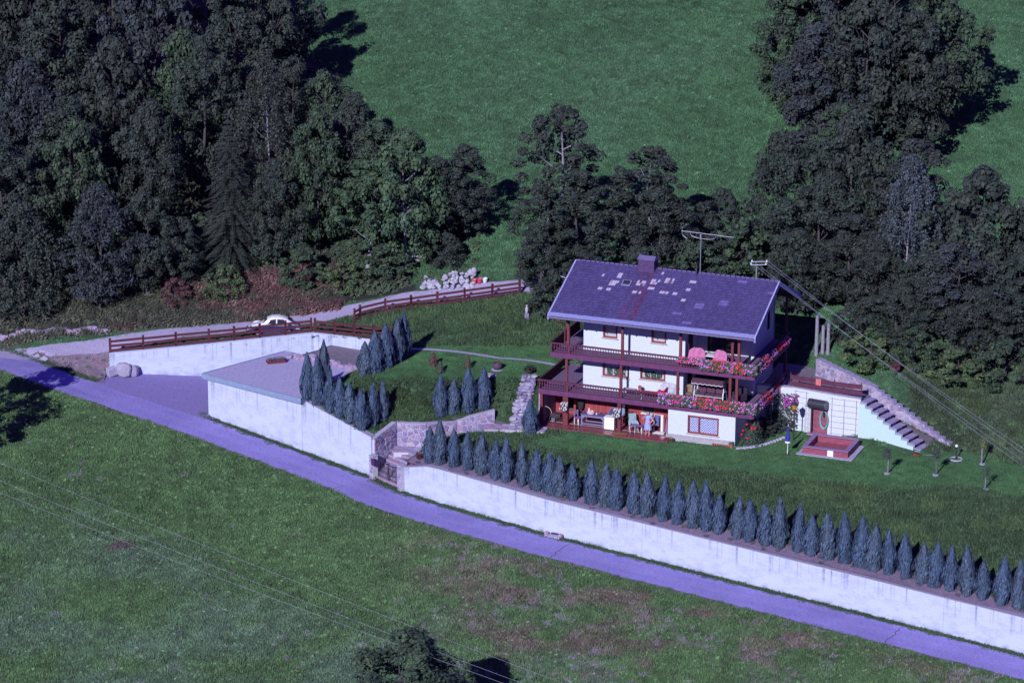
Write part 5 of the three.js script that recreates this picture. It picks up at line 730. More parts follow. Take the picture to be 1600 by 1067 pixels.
{
  const F = 'trees of the wood on the left', B = 'trees behind the house', Rr = 'trees of the copse on the right';
  // the wood on the left: front row above the drive, then up the slope
  tree('larch', 1, -51.3, -25.6, 9.0, 6.5, 'dark', 'grey-green tree at the left edge of the picture, just above the road', F, 0.4);
  tree('dark', 2, -45.6, -25.6, 9.8, 7.2, 'blue', 'bluish leafy tree hanging over the low stone wall beside the road', F, 1.1);
  tree('dark', 0, -42.3, -27.0, 8.2, 5.0, 'dark', 'round dark tree at the left end of the red weed bank', F, 2.2);
  tree('dark', 1, -53.2, -29.6, 12.5, 7.5, 'dark', 'tall dark tree at the left edge, behind the grey-green one', F, 3.1);
  tree('dark', 2, -47.8, -31.0, 12.5, 7.5, 'green', 'mid-green tree standing behind the bluish leafy tree', F, 4.0);
  tree('dark', 0, -42.4, -32.5, 12.5, 6.8, 'deep', 'close-leaved tree left of the spruce', F, 5.2);
  tree('spruce', 0, -36.2, -30.0, 11.5, 6.6, 'needle', 'dark spruce with layered drooping branches above the weed bank', F, 0.3);
  tree('larch', 0, -33.6, -33.2, 15.0, 5.6, 'larch', 'tall weeping tree with pale stem behind the spruce', F, 1.9, MAT.barkPale);
  tree('dark', 1, -38.6, -37.8, 14.5, 7.0, 'dark', 'tall dark tree in the middle of the wood behind the spruce', F, 2.7);
  tree('dark', 2, -52.6, -38.6, 14, 8.6, 'blue', 'bluish tree at the left edge, half way up the wood', F, 1.2);
  tree('maple', 0, -46.0, -41.0, 14, 8.6, 'deep', 'wide dark tree half way up the wood', F, 0.7);
  tree('dark', 0, -51.8, -49.5, 15, 9.5, 'dark', 'dark tree near the top left corner', F, 3.9);
  tree('maple', 1, -44.0, -50.5, 15.5, 9.5, 'blue', 'broad bluish tree near the top of the wood', F, 4.4);
  tree('dark', 1, -37.2, -47.0, 14.5, 7.6, 'dark', 'dark tree near the top of the wood, right of the broad bluish one', F, 5.0);
  tree('dark', 2, -48.5, -60, 16, 10, 'deep', 'crown cut by the top left edge of the picture', F, 0.9);
  tree('maple', 0, -40.2, -60, 16, 10, 'dark', 'crown cut by the top edge, second from the left', F, 1.8);
  tree('dark', 0, -34.6, -55.5, 13, 7, 'deep', 'crown at the top edge beside the meadow', F, 2.9);
  tree('dark', 1, -32.2, -41.5, 10.0, 5.6, 'deep', 'dark tree at the meadow edge behind the weeping tree', F, 0.2);
  tree('dark', 2, -29.6, -30.5, 11.5, 6.2, 'green', 'mid-green tree at the right edge of the wood', F, 3.3);
  tree('dark', 0, -27.0, -34.0, 10.5, 6.2, 'dark', 'tree at the wood edge whose shadow falls on the meadow', F, 4.6);
  tree('maple', 0, -22.9, -26.6, 11.0, 8.2, 'maple', 'bright green maple at the end of the wood, beside the rock pile', F, 0.4, MAT.barkPale);
  tree('tall', 1, -25.8, -27.4, 8.6, 5.0, 'maple', 'slender green tree left of the bright maple', F, 2.1, MAT.barkPale);
  tree('shrub', 0, -30.5, -26.6, 3.4, 4.2, 'green', 'green bush between the weed bank and the maple', 'bushes along the wood edge', 0.5);
  tree('shrub', 1, -36.4, -26.2, 2.8, 3.6, 'bush', 'yellowish bush at the foot of the spruce', 'bushes along the wood edge', 1.5);
  tree('shrub', 0, -27.4, -25.4, 2.4, 3.4, 'bush', 'yellow-green bush left of the maple trunk', 'bushes along the wood edge', 2.5);
  tree('shrub', 1, -40.0, -25.8, 2.2, 3.0, 'red', 'reddish bush on the weed bank', 'bushes along the wood edge', 3.5);
  tree('shrub', 1, -19.6, -26.2, 2.6, 3.4, 'deep', 'dark bush behind the rock pile', 'bushes along the wood edge', 0.1);
  tree('dark', 1, -57.5, -33.5, 13, 8, 'deep', 'dark tree cut by the left edge, above the road', F, 2.4);
  tree('dark', 0, -57, -44, 15, 9, 'dark', 'dark tree cut by the left edge, half way up', F, 0.4);
  tree('maple', 1, -57, -55, 16, 10, 'dark', 'tree filling the upper left edge', F, 1.4);
  tree('dark', 2, -56, -66, 17, 11, 'deep', 'tree filling the top left corner', F, 3.4);
  tree('dark', 0, -39.6, -27.9, 5.6, 4.6, 'dark', 'low dark tree between the round tree and the spruce', F, 1.0);
  tree('dark', 1, -49.0, -35.5, 12, 7, 'dark', 'dark tree in the second rank of the wood, left part', F, 5.8);
  tree('dark', 2, -40.8, -42.8, 13, 8, 'green', 'slightly greener tree in the middle of the wood', F, 2.0);
  tree('dark', 0, -34.0, -50.0, 12, 7, 'dark', 'tree at the upper meadow edge of the wood', F, 1.1);
  tree('dark', 2, -32.8, -29.2, 8.5, 5.6, 'dark', 'dark tree right of the spruce', F, 0.6);
  tree('dark', 1, -25.2, -31.0, 9.6, 6.4, 'green', 'green tree just behind the slender green one', F, 4.1);
  tree('dark', 0, -20.6, -28.2, 7.6, 5.6, 'deep', 'dark tree between maple and meadow', F, 5.5);
  tree('dark', 1, -18.4, -29.4, 7.6, 5.6, 'dark', 'tree at the right tip of the wood, behind the rock heap', F, 0.8);
  tree('dark', 2, -29.6, -38.0, 10.5, 6.6, 'green', 'greener tree on the meadow side of the wood', F, 2.6);
  tree('shrub', 0, -24.4, -26.0, 2.8, 4.0, 'green', 'green bush at the foot of the bright maple', 'bushes along the wood edge', 4.4);
  // behind the house
  tree('dark', 1, -10.4, -22.6, 8.4, 7.2, 'dark', 'dense dark tree behind the left end of the ridge', B, 4.4);
  tree('dark', 2, -4.4, -22.0, 7.4, 7.0, 'deep', 'dense dark tree behind the chimney', B, 2.4);
  tree('dark', 0, 0.4, -23.2, 6.4, 5.6, 'dark', 'dark tree behind the television aerial', B, 0.7);
  tree('tall', 0, -11.3, -24.0, 12.6, 6.6, 'dark', 'slender tall tree behind the left end of the roof', B, 0.9, MAT.barkPale);
  tree('tall', 1, -12.9, -21.8, 7.8, 4.8, 'dark', 'lower dark tree at the end of the climbing fence', B, 1.4, MAT.barkPale);
  tree('tall', 0, -4.9, -23.5, 9.6, 6.6, 'dark', 'slender tree behind the middle of the roof', B, 3.0, MAT.barkPale);
  tree('dark', 0, -13.0, -20.4, 5.4, 5.0, 'dark', 'dense low tree where the climbing fence ends', B, 3.7);
  tree('shrub', 0, -9.6, -19.5, 3.8, 4.6, 'deep', 'dark bush behind the left part of the ridge', 'bushes behind the house', 1.0);
  tree('shrub', 1, -11.9, -17.9, 3.6, 4.2, 'dark', 'dark bush beside the left verge of the roof', 'bushes behind the house', 2.0);
  tree('shrub', 0, -5.4, -19.4, 4.2, 5.0, 'dark', 'dark bush behind the chimney', 'bushes behind the house', 3.0);
  tree('shrub', 1, -1.6, -19.5, 4.4, 5.2, 'green', 'green bush behind the television aerial', 'bushes behind the house', 4.0);
  tree('shrub', 0, 1.4, -21.5, 5.0, 5.0, 'green', 'larger green bush left of the wire mast', 'bushes behind the house', 5.0);
  // copse on the right
  tree('dark', 2, 4.6, -23.5, 10.4, 7.0, 'dark', 'round dark tree behind the right end of the roof', Rr, 0.5);
  tree('maple', 1, 9.6, -21.8, 12.2, 8.2, 'dark', 'broad dark tree in front of the copse, behind the poles', Rr, 1.7);
  tree('larch', 1, 13.0, -15.0, 11.5, 5.0, 'silver', 'silvery tree standing out in the middle of the copse', Rr, 2.3, MAT.barkPale);
  tree('maple', 1, 12.4, -40.2, 13.5, 10.4, 'dark', 'largest tree of the copse, casting a long shadow on the meadow', Rr, 3.4);
  tree('maple', 0, 10.0, -47.0, 14, 9.5, 'blue', 'bluish tree at the top edge behind the largest one', Rr, 0.8);
  tree('dark', 0, 15.2, -49.5, 13, 8, 'dark', 'tree at the top edge next to the long shadow', Rr, 1.8);
  tree('dark', 1, 9.6, -33.0, 8.2, 6.4, 'green', 'greener tree between the largest tree and the house copse', Rr, 4.2);
  tree('maple', 0, 17.8, -13.6, 11.0, 9.4, 'dark', 'wide tree on the right above the stone stairs', Rr, 5.1);
  tree('dark', 2, 22.2, -13.0, 10.6, 8, 'dark', 'tree cut by the right edge of the picture', Rr, 0.6);
  tree('dark', 0, 15.4, -9.4, 7.4, 6.6, 'blue', 'bluish leafy tree hanging over the overhead wires', Rr, 2.6);
  tree('dark', 1, 19.8, -7.6, 7.2, 6.2, 'dark', 'lower tree at the right edge below the wide one', Rr, 3.6);
  tree('dark', 2, 10.6, -13.5, 6.4, 6.0, 'deep', 'dense dark tree right of the poles', Rr, 0.3);
  tree('dark', 0, 7.4, -18.5, 9.0, 7.6, 'dark', 'dark tree between the roof end and the poles', Rr, 5.7);
  tree('dark', 1, 14.0, -19.0, 11.0, 8.0, 'deep', 'close-leaved tree right of the broad dark one', Rr, 1.3);
  tree('dark', 2, 16.2, -40.5, 12, 9.0, 'dark', 'right-hand companion of the largest tree', Rr, 4.9);
  tree('dark', 0, 8.6, -40.0, 11.5, 8.0, 'blue', 'left-hand companion of the largest tree', Rr, 2.8);
  tree('maple', 0, 18.4, -44.5, 12.5, 9.6, 'green', 'broad green crown on the shadow side of the largest tree', Rr, 2.1);
  tree('dark', 1, 7.4, -46.0, 12.5, 7.6, 'green', 'green crown at the meadow edge, left of the largest tree', Rr, 0.9);
  tree('maple', 1, 14.4, -56, 15, 11, 'deep', 'crown cut by the top edge above the copse', Rr, 0.1);
  tree('dark', 2, 13.6, -10.0, 6.6, 6.4, 'dark', 'low dark tree behind the stepped stone wall', Rr, 3.0);
  tree('dark', 2, 5.2, -15.8, 6.6, 6.0, 'dark', 'bushy tree hugging the right gable of the house', Rr, 2.2);
  tree('dark', 1, 8.8, -15.4, 7.4, 6.4, 'deep', 'bushy tree just behind the three poles', Rr, 4.3);
  tree('dark', 0, 11.8, -8.6, 5.0, 5.6, 'dark', 'low tree above the middle of the stepped stone wall', Rr, 5.3);
  tree('dark', 2, 17.0, -6.6, 5.4, 6.0, 'deep', 'low tree under the overhead wires near the right edge', Rr, 1.9);
  tree('shrub', 1, 8.6, -11.6, 2.6, 3.2, 'deep', 'dark bush beside the wooden poles', 'bushes on the right slope', 0.6);
  tree('shrub', 0, 9.9, -7.6, 2.8, 4.2, 'bush', 'green bush above the stone wall', 'bushes on the right slope', 1.6);
  tree('shrub', 1, 12.6, -6.4, 3.0, 4.4, 'green', 'bush on the slope behind the bird house', 'bushes on the right slope', 2.6);
  tree('shrub', 0, 15.3, -4.4, 2.6, 4.2, 'bush', 'yellowish bush on the slope above the stair foot', 'bushes on the right slope', 3.6);
  tree('shrub', 1, 18.4, -3.8, 3.4, 5.0, 'green', 'bush at the right edge below the trees', 'bushes on the right slope', 4.6);
  // in the foreground
  tree('dark', 0, -20.6, 36.3, 8.6, 8.8, 'green', 'crown of a tree rising from the bottom edge of the picture', undefined, 0.5);
  tree('dark', 1, -53.4, -3.2, 11.0, 7.6, 'green', 'tree just outside the left edge shading the road', undefined, 1.5);
}
// ---------------------------------------------------------------- flower boxes on the balconies
const FY = -HYAW;
{
  const leafM = leafMat(0.06, 0.13, 0.06), petal = (r, g, b) => new THREE.MeshStandardMaterial({ color: new THREE.Color().setRGB(r, g, b), roughness: 0.8, side: THREE.DoubleSide, vertexColors: true });
  const kinds = { red: ['red geranium', petal(0.5, 0.02, 0.06)], scarlet: ['scarlet geranium', petal(0.55, 0.03, 0.05)], pink: ['deep pink petunia', petal(0.55, 0.045, 0.24)], mauve: ['mauve and white petunia', petal(0.40, 0.15, 0.46)], pale: ['pale pink petunia', petal(0.52, 0.12, 0.32)] };
  const cache = {};
  const build = (v, hang) => { const r = rng(v * 7 + hang * 3), L = new Leaves(), B = new Leaves(), ln = 1.0; for (let k = 0; k < 420; k++) { const x = (r() - 0.5) * ln, t = r(), front = t < 0.55, y = front ? 0.16 - hang * r() : 0.1 + 0.26 * r(), z = front ? 0.14 + 0.1 * r() + 0.04 * Math.sin(x * 9) : (r() - 0.4) * 0.26, q = 0.6 + 0.7 * r(); L.add(x, y, z, r() - 0.5, r() * 0.5, 0.8, 0.065, 0.085, r() - 0.5, r() - 0.5, r(), [q, q, q]); }
    const heads = 27; for (let k = 0; k < heads; k++) { const x = (r() - 0.5) * ln * 1.02, t = r(), y = t < 0.6 ? 0.18 - hang * 0.95 * r() : 0.2 + 0.2 * r(), z = t < 0.6 ? 0.25 + 0.07 * r() : 0.05 + 0.14 * r(), hs = 0.045 + 0.035 * r(), tone = r(); for (let q = 0; q < 11; q++) { const d = V3(r() - 0.5, r() - 0.3, r() - 0.1).normalize(), w = 0.8 + 0.4 * r(), wh = v % 2 && tone > 0.5 ? 0.3 : 0; B.add(x + d.x * hs, y + d.y * hs, z + d.z * hs, d.x, d.y, d.z + 0.4, 0.06, 0.065, r() - 0.5, r() - 0.5, r() - 0.5, [w + wh, w + wh, w + wh]); } }
    return { l: L.geo(), b: B.geo() }; };
  const box = muv(bx(0.98, 0.17, 0.2, 0, 0.085, 0.0));
  const put = (u, v, y, turn, kind, hang, label, i) => { const key = i % 4 + '_' + hang, g = cache[key] ??= build(i % 4, hang), t = thing('flower_box', label, 'flower box', hp(u, v, y), FY + turn, 'balcony flower boxes'); obj('box', box, MAT.woodDark, t, 0); obj('foliage', g.l, leafM, t, 0); obj('blossoms', g.b, kinds[kind][1], t, 0); return t; };
  const up = ['pink', 'pale', 'mauve', 'red', 'mauve', 'scarlet', 'mauve'], lo = ['mauve', 'pink', 'mauve', 'scarlet', 'pink', 'red', 'pale', 'mauve'];
  up.forEach((k, i) => put(-3.55 + i * 0.76, -0.16, 5.56, 0, k, i > 1 ? 0.5 : 0.16, `${kinds[k][0]} flower box on the upper balcony front, ${ordinals[i]} from the loggia post`, i));
  lo.forEach((k, i) => put(-4.85 + i * 0.84, -0.16, 2.84, 0, k, 0.5, `${kinds[k][0]} flower box on the lower balcony front, ${ordinals[i]} from the left`, i + 1));
  ['mauve', 'pink', 'pale', 'mauve', 'red', 'pink', 'pale'].forEach((k, i) => put(1.36, 0.5 + i * 1.02, 5.56, Math.PI / 2, k, i < 2 ? 0.5 : 0.2, `${kinds[k][0]} flower box on the upper side balcony, ${ordinals[i]} from the corner`, i + 2));
  ['mauve', 'pink', 'red', 'mauve', 'red', 'mauve'].forEach((k, i) => put(1.36, 0.5 + i * 1.02, 2.84, Math.PI / 2, k, 0.35, `${kinds[k][0]} flower box on the lower side balcony, ${ordinals[i]} from the corner`, i + 3));
  // hanging baskets on the porch posts
  const hb = (u, label) => { const t = thing('hanging_basket', label, 'basket', hp(u, -0.32, 1.3), FY, 'hanging baskets on the porch posts'), g = build(3, 0.35); obj('basket', new THREE.SphereGeometry(0.15, 10, 8, 0, 6.283, 1.57, 1.57).translate(0, 0.12, 0), MAT.woodDark, t); obj('chain', rod([0, 0.1, 0], [0, 0.72, 0.02], 0.008), MAT.iron, t); const f = obj('foliage', g.l, leafMat(0.09, 0.13, 0.1), t, 0), b = obj('blossoms', g.b, petal(0.7, 0.66, 0.74), t, 0); for (const o of [f, b]) { o.scale.set(0.5, 1, 1.0); o.position.set(0, 0.06, -0.08); } };
  hb(-12.05, 'white-flowered hanging basket on the wide left porch post'); hb(-8.25, 'white-flowered hanging basket on the middle porch post');
}
// ---------------------------------------------------------------- furniture on the balconies
const box4 = (t, w, d, h, leg, m, x = 0, z = 0) => { for (const [a, b] of [[-1, -1], [1, -1], [-1, 1], [1, 1]]) obj('leg', bx(leg, h, leg, x + a * (w / 2 - leg / 2), h / 2, z + b * (d / 2 - leg / 2)), m, t); };
function drape(w, h, seat, seed, thin = 0.02) {      // cloth hanging over a chair back and seat
  const n = 16, m = 18, P = [], I = [], r = rng(seed), prof = [[-0.32, 0.05], [-0.34, h * 0.55], [-0.28, h], [-0.2, h + 0.03], [-0.14, h * 0.9], [-0.05, seat + 0.12], [0.12, seat + 0.03], [0.3, seat], [0.36, seat - 0.1], [0.37, seat - 0.26]];
  const cv = new THREE.CatmullRomCurve3(prof.map(([z, y]) => V3(0, y, z))).getPoints(m);
  for (let j = 0; j <= m; j++) for (let i = 0; i <= n; i++) { const t = i / n - 0.5, p = cv[j], wob = 0.035 * Math.sin(t * 17 + j * 0.6 + seed) + 0.02 * r(), sag = -0.22 * Math.pow(Math.abs(t) * 2, 4) * (p.y > seat + 0.02 ? 0.9 : 0.5); P.push(t * w * (1 + 0.06 * Math.sin(j * 0.7 + seed)), Math.max(0.02, p.y + sag + wob * 0.5), p.z + wob); }
  for (let j = 0; j < m; j++) for (let i = 0; i < n; i++) { const a = j * (n + 1) + i; I.push(a, a + n + 1, a + 1, a + 1, a + n + 1, a + n + 2); }
  const g = new THREE.BufferGeometry(); g.setAttribute('position', new THREE.Float32BufferAttribute(P, 3)); g.setIndex(I); g.computeVertexNormals(); return g;
}
{
  const cloth = (r, g, b) => M(r, g, b, { rough: 1, side: THREE.DoubleSide });
  const coveredChair = (u, v, y, turn, m, label, s = 1, seed = 1) => { const t = thing('covered_chair', label, 'chair', hp(u, v, y), FY + turn); t.scale.setScalar(s); obj('cover', drape(0.95, 0.95, 0.45, seed), m, t); box4(t, 0.6, 0.55, 0.42, 0.03, MAT.white); obj('seat_frame', [bx(0.62, 0.03, 0.56, 0, 0.41, 0)], MAT.white, t); obj('backrest', [rod([-0.28, 0.42, -0.24], [-0.28, 0.9, -0.27], 0.015), rod([0.28, 0.42, -0.24], [0.28, 0.9, -0.27], 0.015)], MAT.white, t); };
  coveredChair(-3.1, 0.95, 5.1, 0.25, MAT.pinkCloth, 'garden chair under a pink cover, left of the two on the upper balcony', 1.15, 1);
  coveredChair(-1.55, 0.95, 5.1, -0.35, MAT.pinkCloth, 'garden chair under a pink cover, right of the two on the upper balcony', 1.15, 2);
  const tb = thing('balcony_table', 'low white table between the pink chairs on the upper balcony', 'table', hp(-2.35, 1.5, 5.1), FY); obj('table_top', bx(0.9, 0.04, 0.6, 0, 0.6, 0), MAT.white, tb); box4(tb, 0.84, 0.54, 0.58, 0.035, MAT.white);
  // middle balcony
  const lg = thing('sun_lounger', 'sun lounger covered with a red blanket on the lower balcony', 'lounger', hp(-6.1, 0.75, 2.38), FY); obj('blanket', [rbx(1.3, 0.12, 0.6, 0.05, -0.15, 0.42, 0), rbx(0.7, 0.12, 0.6, 0.05, 0.72, 0.62, 0).rotateZ(0)], MAT.redCloth, lg); obj('backrest', rbx(0.62, 0.1, 0.6, 0.04).rotateZ(0.95).translate(0.85, 0.68, 0), MAT.redCloth, lg); for (const x of [-0.7, 0.5]) for (const z of [-0.25, 0.25]) obj('leg', bx(0.035, 0.38, 0.035, x, 0.19, z), MAT.white, lg);
  coveredChair(-5.0, 0.8, 2.38, 0.1, cloth(0.55, 0.56, 0.66), 'chair under a greyish white sheet beside the red lounger', 1.2, 4);
  const ct = thing('cushion_stool', 'low stool with pale grey cushion under the left living room window', 'stool', hp(-7.75, 0.8, 2.38), FY); obj('cushion', rbx(0.95, 0.14, 0.5, 0.06, 0, 0.46, 0), cloth(0.45, 0.45, 0.58), ct); box4(ct, 0.86, 0.42, 0.4, 0.04, MAT.white);
  const sp = thing('potted_geranium', 'small pot of pink flowers between stool and red lounger', 'pot', hp(-7.05, 0.9, 2.38), FY); obj('stand', cyl(0.05, 0.04, 0.5), MAT.woodDark, sp); obj('pot', cyl(0.1, 0.14, 0.2, 0, 0.5, 0), MAT.terracotta, sp); obj('blossoms', leafPuff(0.16, 60, 0.08, 5).translate(0, 0.72, 0), leafMat(0.5, 0.12, 0.22), sp, 0);
  // canopied swing seat
  const sw = thing('swing_seat', 'canopied garden swing with brown roof and white scalloped edge on the lower balcony', 'swing', hp(-2.35, 1.75, 2.38), FY);
  const frm = []; for (const s of [-1, 1]) frm.push(rod([s * 1.05, 0, 0.55], [s * 1.0, 1.6, 0.05], 0.025), rod([s * 1.05, 0, -0.5], [s * 1.0, 1.6, 0.05], 0.025), rod([s * 1.05, 0.03, -0.5], [s * 1.05, 0.03, 0.55], 0.025)); frm.push(rod([-1, 1.6, 0.05], [1, 1.6, 0.05], 0.025)); obj('swing_frame', frm, MAT.white, sw);
  const brown = cloth(0.11, 0.045, 0.085); obj('canopy', [hexa([[-1.12, 1.55, 0.72], [1.12, 1.55, 0.72], [0.98, 1.76, 0.0], [-0.98, 1.76, 0.0]], [[-1.12, 1.58, 0.72], [1.12, 1.58, 0.72], [0.98, 1.8, 0.0], [-0.98, 1.8, 0.0]]), hexa([[-0.98, 1.76, 0.0], [0.98, 1.76, 0.0], [1.12, 1.58, -0.6], [-1.12, 1.58, -0.6]], [[-0.98, 1.8, 0.0], [0.98, 1.8, 0.0], [1.12, 1.61, -0.6], [-1.12, 1.61, -0.6]])], brown, sw);
  { const sh = new THREE.Shape(); sh.moveTo(-1.12, 0.2); sh.lineTo(1.12, 0.2); sh.lineTo(1.12, 0.04); for (let k = 6; k >= 0; k--) sh.quadraticCurveTo(-1.12 + 2.24 * (k + 0.5) / 7, -0.07, -1.12 + 2.24 * k / 7, 0.04); const g = new THREE.ExtrudeGeometry(sh, { depth: 0.015, bevelEnabled: false }); g.translate(0, 1.37, 0.715); obj('valance', g, brown, sw); const pts = []; for (let k = 0; k <= 56; k++) { const t = k / 8 % 1; pts.push([-1.12 + 2.24 * k / 56, 1.41 - 0.055 * Math.sin(Math.PI * t), 0.735]); } obj('white_trim', tube(pts, 0.02, 100, 5), MAT.white, sw); }
  for (let k = 0; k < 3; k++) { obj('back_cushion', rbx(0.6, 0.5, 0.12, 0.05, -0.63 + 0.63 * k, 0.78, -0.25), cloth(0.12, 0.05, 0.10), sw); obj('seat_cushion', rbx(0.6, 0.12, 0.5, 0.05, -0.63 + 0.63 * k, 0.47, 0.05), cloth(0.14, 0.06, 0.12), sw); } obj('seat_rail', [rod([-0.98, 0.4, 0.3], [0.98, 0.4, 0.3], 0.02), rod([-0.98, 0.4, 0.3], [-0.98, 0.72, 0.3], 0.02), rod([0.98, 0.4, 0.3], [0.98, 0.72, 0.3], 0.02), rod([-0.98, 0.72, 0.3], [-0.98, 0.72, -0.28], 0.02), rod([0.98, 0.72, 0.3], [0.98, 0.72, -0.28], 0.02)], MAT.white, sw);
  const wk = M(0.3, 0.2, 0.16), wc = thing('wicker_chair', 'wicker chair left of the canopied swing', 'chair', hp(-3.75, 1.6, 2.38), FY + 0.9); obj('backrest', new THREE.CylinderGeometry(0.3, 0.26, 0.55, 12, 1, true, Math.PI * 0.55, Math.PI * 0.9).translate(0, 0.72, 0), M(0.3, 0.2, 0.16, { side: THREE.DoubleSide }), wc); obj('seat', cyl(0.28, 0.3, 0.08, 0, 0.4, 0, 12), wk, wc); box4(wc, 0.42, 0.42, 0.4, 0.035, wk);
  const ac = thing('dark_armchair', 'dark round armchair at the right end of the lower loggia', 'armchair', hp(-0.55, 2.7, 2.38), FY - 0.6); obj('backrest', rbx(0.8, 0.75, 0.18, 0.08, 0, 0.5, -0.3), M(0.035, 0.02, 0.05), ac); obj('seat', rbx(0.7, 0.3, 0.62, 0.07, 0, 0.25, 0.03), M(0.05, 0.03, 0.07), ac); for (const s of [-1, 1]) obj('armrest', rbx(0.14, 0.5, 0.62, 0.06, s * 0.38, 0.3, 0), M(0.035, 0.02, 0.05), ac);
  const cs = thing('striped_cushion', 'blue and white striped cushion on the lower side balcony', 'cushion', hp(0.55, 1.2, 2.4), FY + 0.4); for (let k = 0; k < 5; k++) obj('stripe', rbx(0.11, 0.14, 0.45, 0.03, -0.22 + 0.11 * k, 0.09, 0), k % 2 ? MAT.white : M(0.12, 0.14, 0.4), cs);
}
// ---------------------------------------------------------------- porch
{
  const table = thing('carved_table', 'grey-blue table with arched apron on the porch', 'table', hp(-10.25, 0.75, 0.03), FY), gm = MAT.greyBlue;
  obj('table_top', rbx(1.75, 0.06, 0.75, 0.015, 0, 0.78, 0), M(0.14, 0.1, 0.26), table); for (const x of [-0.78, 0.78]) for (const z of [-0.3, 0.3]) obj('leg', bx(0.09, 0.75, 0.09, x, 0.375, z), gm, table);
  { const sh = new THREE.Shape(); sh.moveTo(-0.75, 0.75); sh.lineTo(0.75, 0.75); sh.lineTo(0.75, 0.45); sh.quadraticCurveTo(0.68, 0.62, 0.5, 0.63); sh.lineTo(-0.5, 0.63); sh.quadraticCurveTo(-0.68, 0.62, -0.75, 0.45); const g = new THREE.ExtrudeGeometry(sh, { depth: 0.04, bevelEnabled: false }); obj('apron', g.clone().translate(0, 0, 0.3), gm, table); obj('apron', g.translate(0, 0, -0.34), gm, table); } obj('stretcher', [bx(1.5, 0.06, 0.08, 0, 0.13, 0.3), bx(1.5, 0.06, 0.08, 0, 0.13, -0.3)], gm, table);
  const cake = thing('table_setting', 'white crockery and bottle on the carved porch table', 'crockery', hp(-10.5, 0.75, 0.84), FY); obj('tray', cyl(0.26, 0.28, 0.1, 0, 0, 0, 16), M(0.7, 0.55, 0.6, { map: null }), cake); obj('bottle', [cyl(0.05, 0.05, 0.22, -0.12, 0.1, 0.02), cyl(0.02, 0.02, 0.12, -0.12, 0.3, 0.02)], MAT.white, cake); obj('loaf', rockGeo(0.13, 0.08, 0.1, 4, 0.15).translate(0.1, 0.16, 0), M(0.6, 0.4, 0.3, { map: null }), cake); obj('cup', cyl(0.05, 0.06, 0.1, 0.45, 0, 0.1), MAT.white, cake); obj('bowl', cyl(0.06, 0.1, 0.08, 0.58, 0, -0.12), M(0.3, 0.12, 0.2, { map: null }), cake);
  const cab = thing('white_cabinet', 'white enamelled cabinet standing on the porch', 'cabinet', hp(-8.95, 0.35, 0.03), FY); obj('cabinet_body', rbx(0.72, 0.82, 0.5, 0.02, 0, 0.44, 0), MAT.white, cab); obj('cabinet_top', rbx(0.78, 0.05, 0.56, 0.015, 0, 0.875, 0), MAT.white, cab); obj('plinth', bx(0.66, 0.05, 0.46, 0, 0.025, 0), MAT.iron, cab);
  const fc = thing('folded_deckchair', 'folded deckchair with dark blue cloth leaning behind the white cabinet', 'deckchair', hp(-9.25, 0.85, 0.03), FY); obj('chair_frame', [rod([-0.3, 0, 0.25], [0.15, 1.35, -0.05], 0.02), rod([0.1, 0, 0.25], [0.55, 1.35, -0.05], 0.02), rod([0.15, 1.35, -0.05], [0.55, 1.35, -0.05], 0.02)], MAT.greyBlue, fc); obj('cloth', hexa([[-0.15, 0.4, 0.17], [0.25, 0.4, 0.17], [0.25, 0.38, 0.15], [-0.15, 0.38, 0.15]], [[0.12, 1.25, -0.02], [0.5, 1.25, -0.02], [0.5, 1.23, -0.04], [0.12, 1.23, -0.04]]), M(0.05, 0.05, 0.16), fc);
  const wchair = thing('white_chair', 'small white chair with violet seat left of the carved table', 'chair', hp(-11.35, 0.6, 0.03), FY + 1.2); obj('seat', rbx(0.42, 0.06, 0.42, 0.02, 0, 0.45, 0), M(0.25, 0.12, 0.4), wchair); box4(wchair, 0.4, 0.4, 0.43, 0.04, MAT.white); obj('backrest', [bx(0.4, 0.3, 0.03, 0, 0.78, -0.2), bx(0.04, 0.5, 0.04, -0.18, 0.68, -0.19), bx(0.04, 0.5, 0.04, 0.18, 0.68, -0.19)], M(0.35, 0.3, 0.6), wchair);
  const bag = thing('hanging_coat', 'dark coat hanging on the porch wall beside the white chair', 'coat', hp(-11.42, 1.35, 0.75), FY); obj('coat', rockGeo(0.22, 0.62, 0.12, 6, 0.15).translate(0, 0.6, 0), M(0.02, 0.02, 0.03), bag);
  const tr = thing('garden_trolley', 'dark garden trolley with a pale bent handle in the left porch corner', 'trolley', hp(-13.1, 0.7, 0.03), FY); obj('tray', rbx(0.75, 0.28, 0.45, 0.04, 0.1, 0.4, 0), M(0.06, 0.03, 0.05), tr); obj('handle', tube([[-0.15, 0.5, 0.15], [-0.3, 0.85, 0.15], [-0.62, 0.98, 0.15], [-0.7, 0.9, 0.15]], 0.02, 14, 6), M(0.5, 0.42, 0.3, { map: null }), tr); for (const x of [-0.15, 0.38]) obj('wheel', new THREE.TorusGeometry(0.14, 0.04, 8, 16).translate(x, 0.18, 0.25), MAT.rubber, tr); obj('bucket', cyl(0.13, 0.15, 0.26, 0.05, 0.03, 0.4, 12), M(0.2, 0.2, 0.26), tr);
  const mat = thing('door_mat', 'brown coir mat at the edge of the porch', 'mat', hp(-8.05, -0.3, 0.012), FY + 0.12); obj('mat', rbx(1.05, 0.03, 0.5, 0.012, 0, 0.015, 0), M(0.28, 0.12, 0.07, { rough: 1 }), mat);
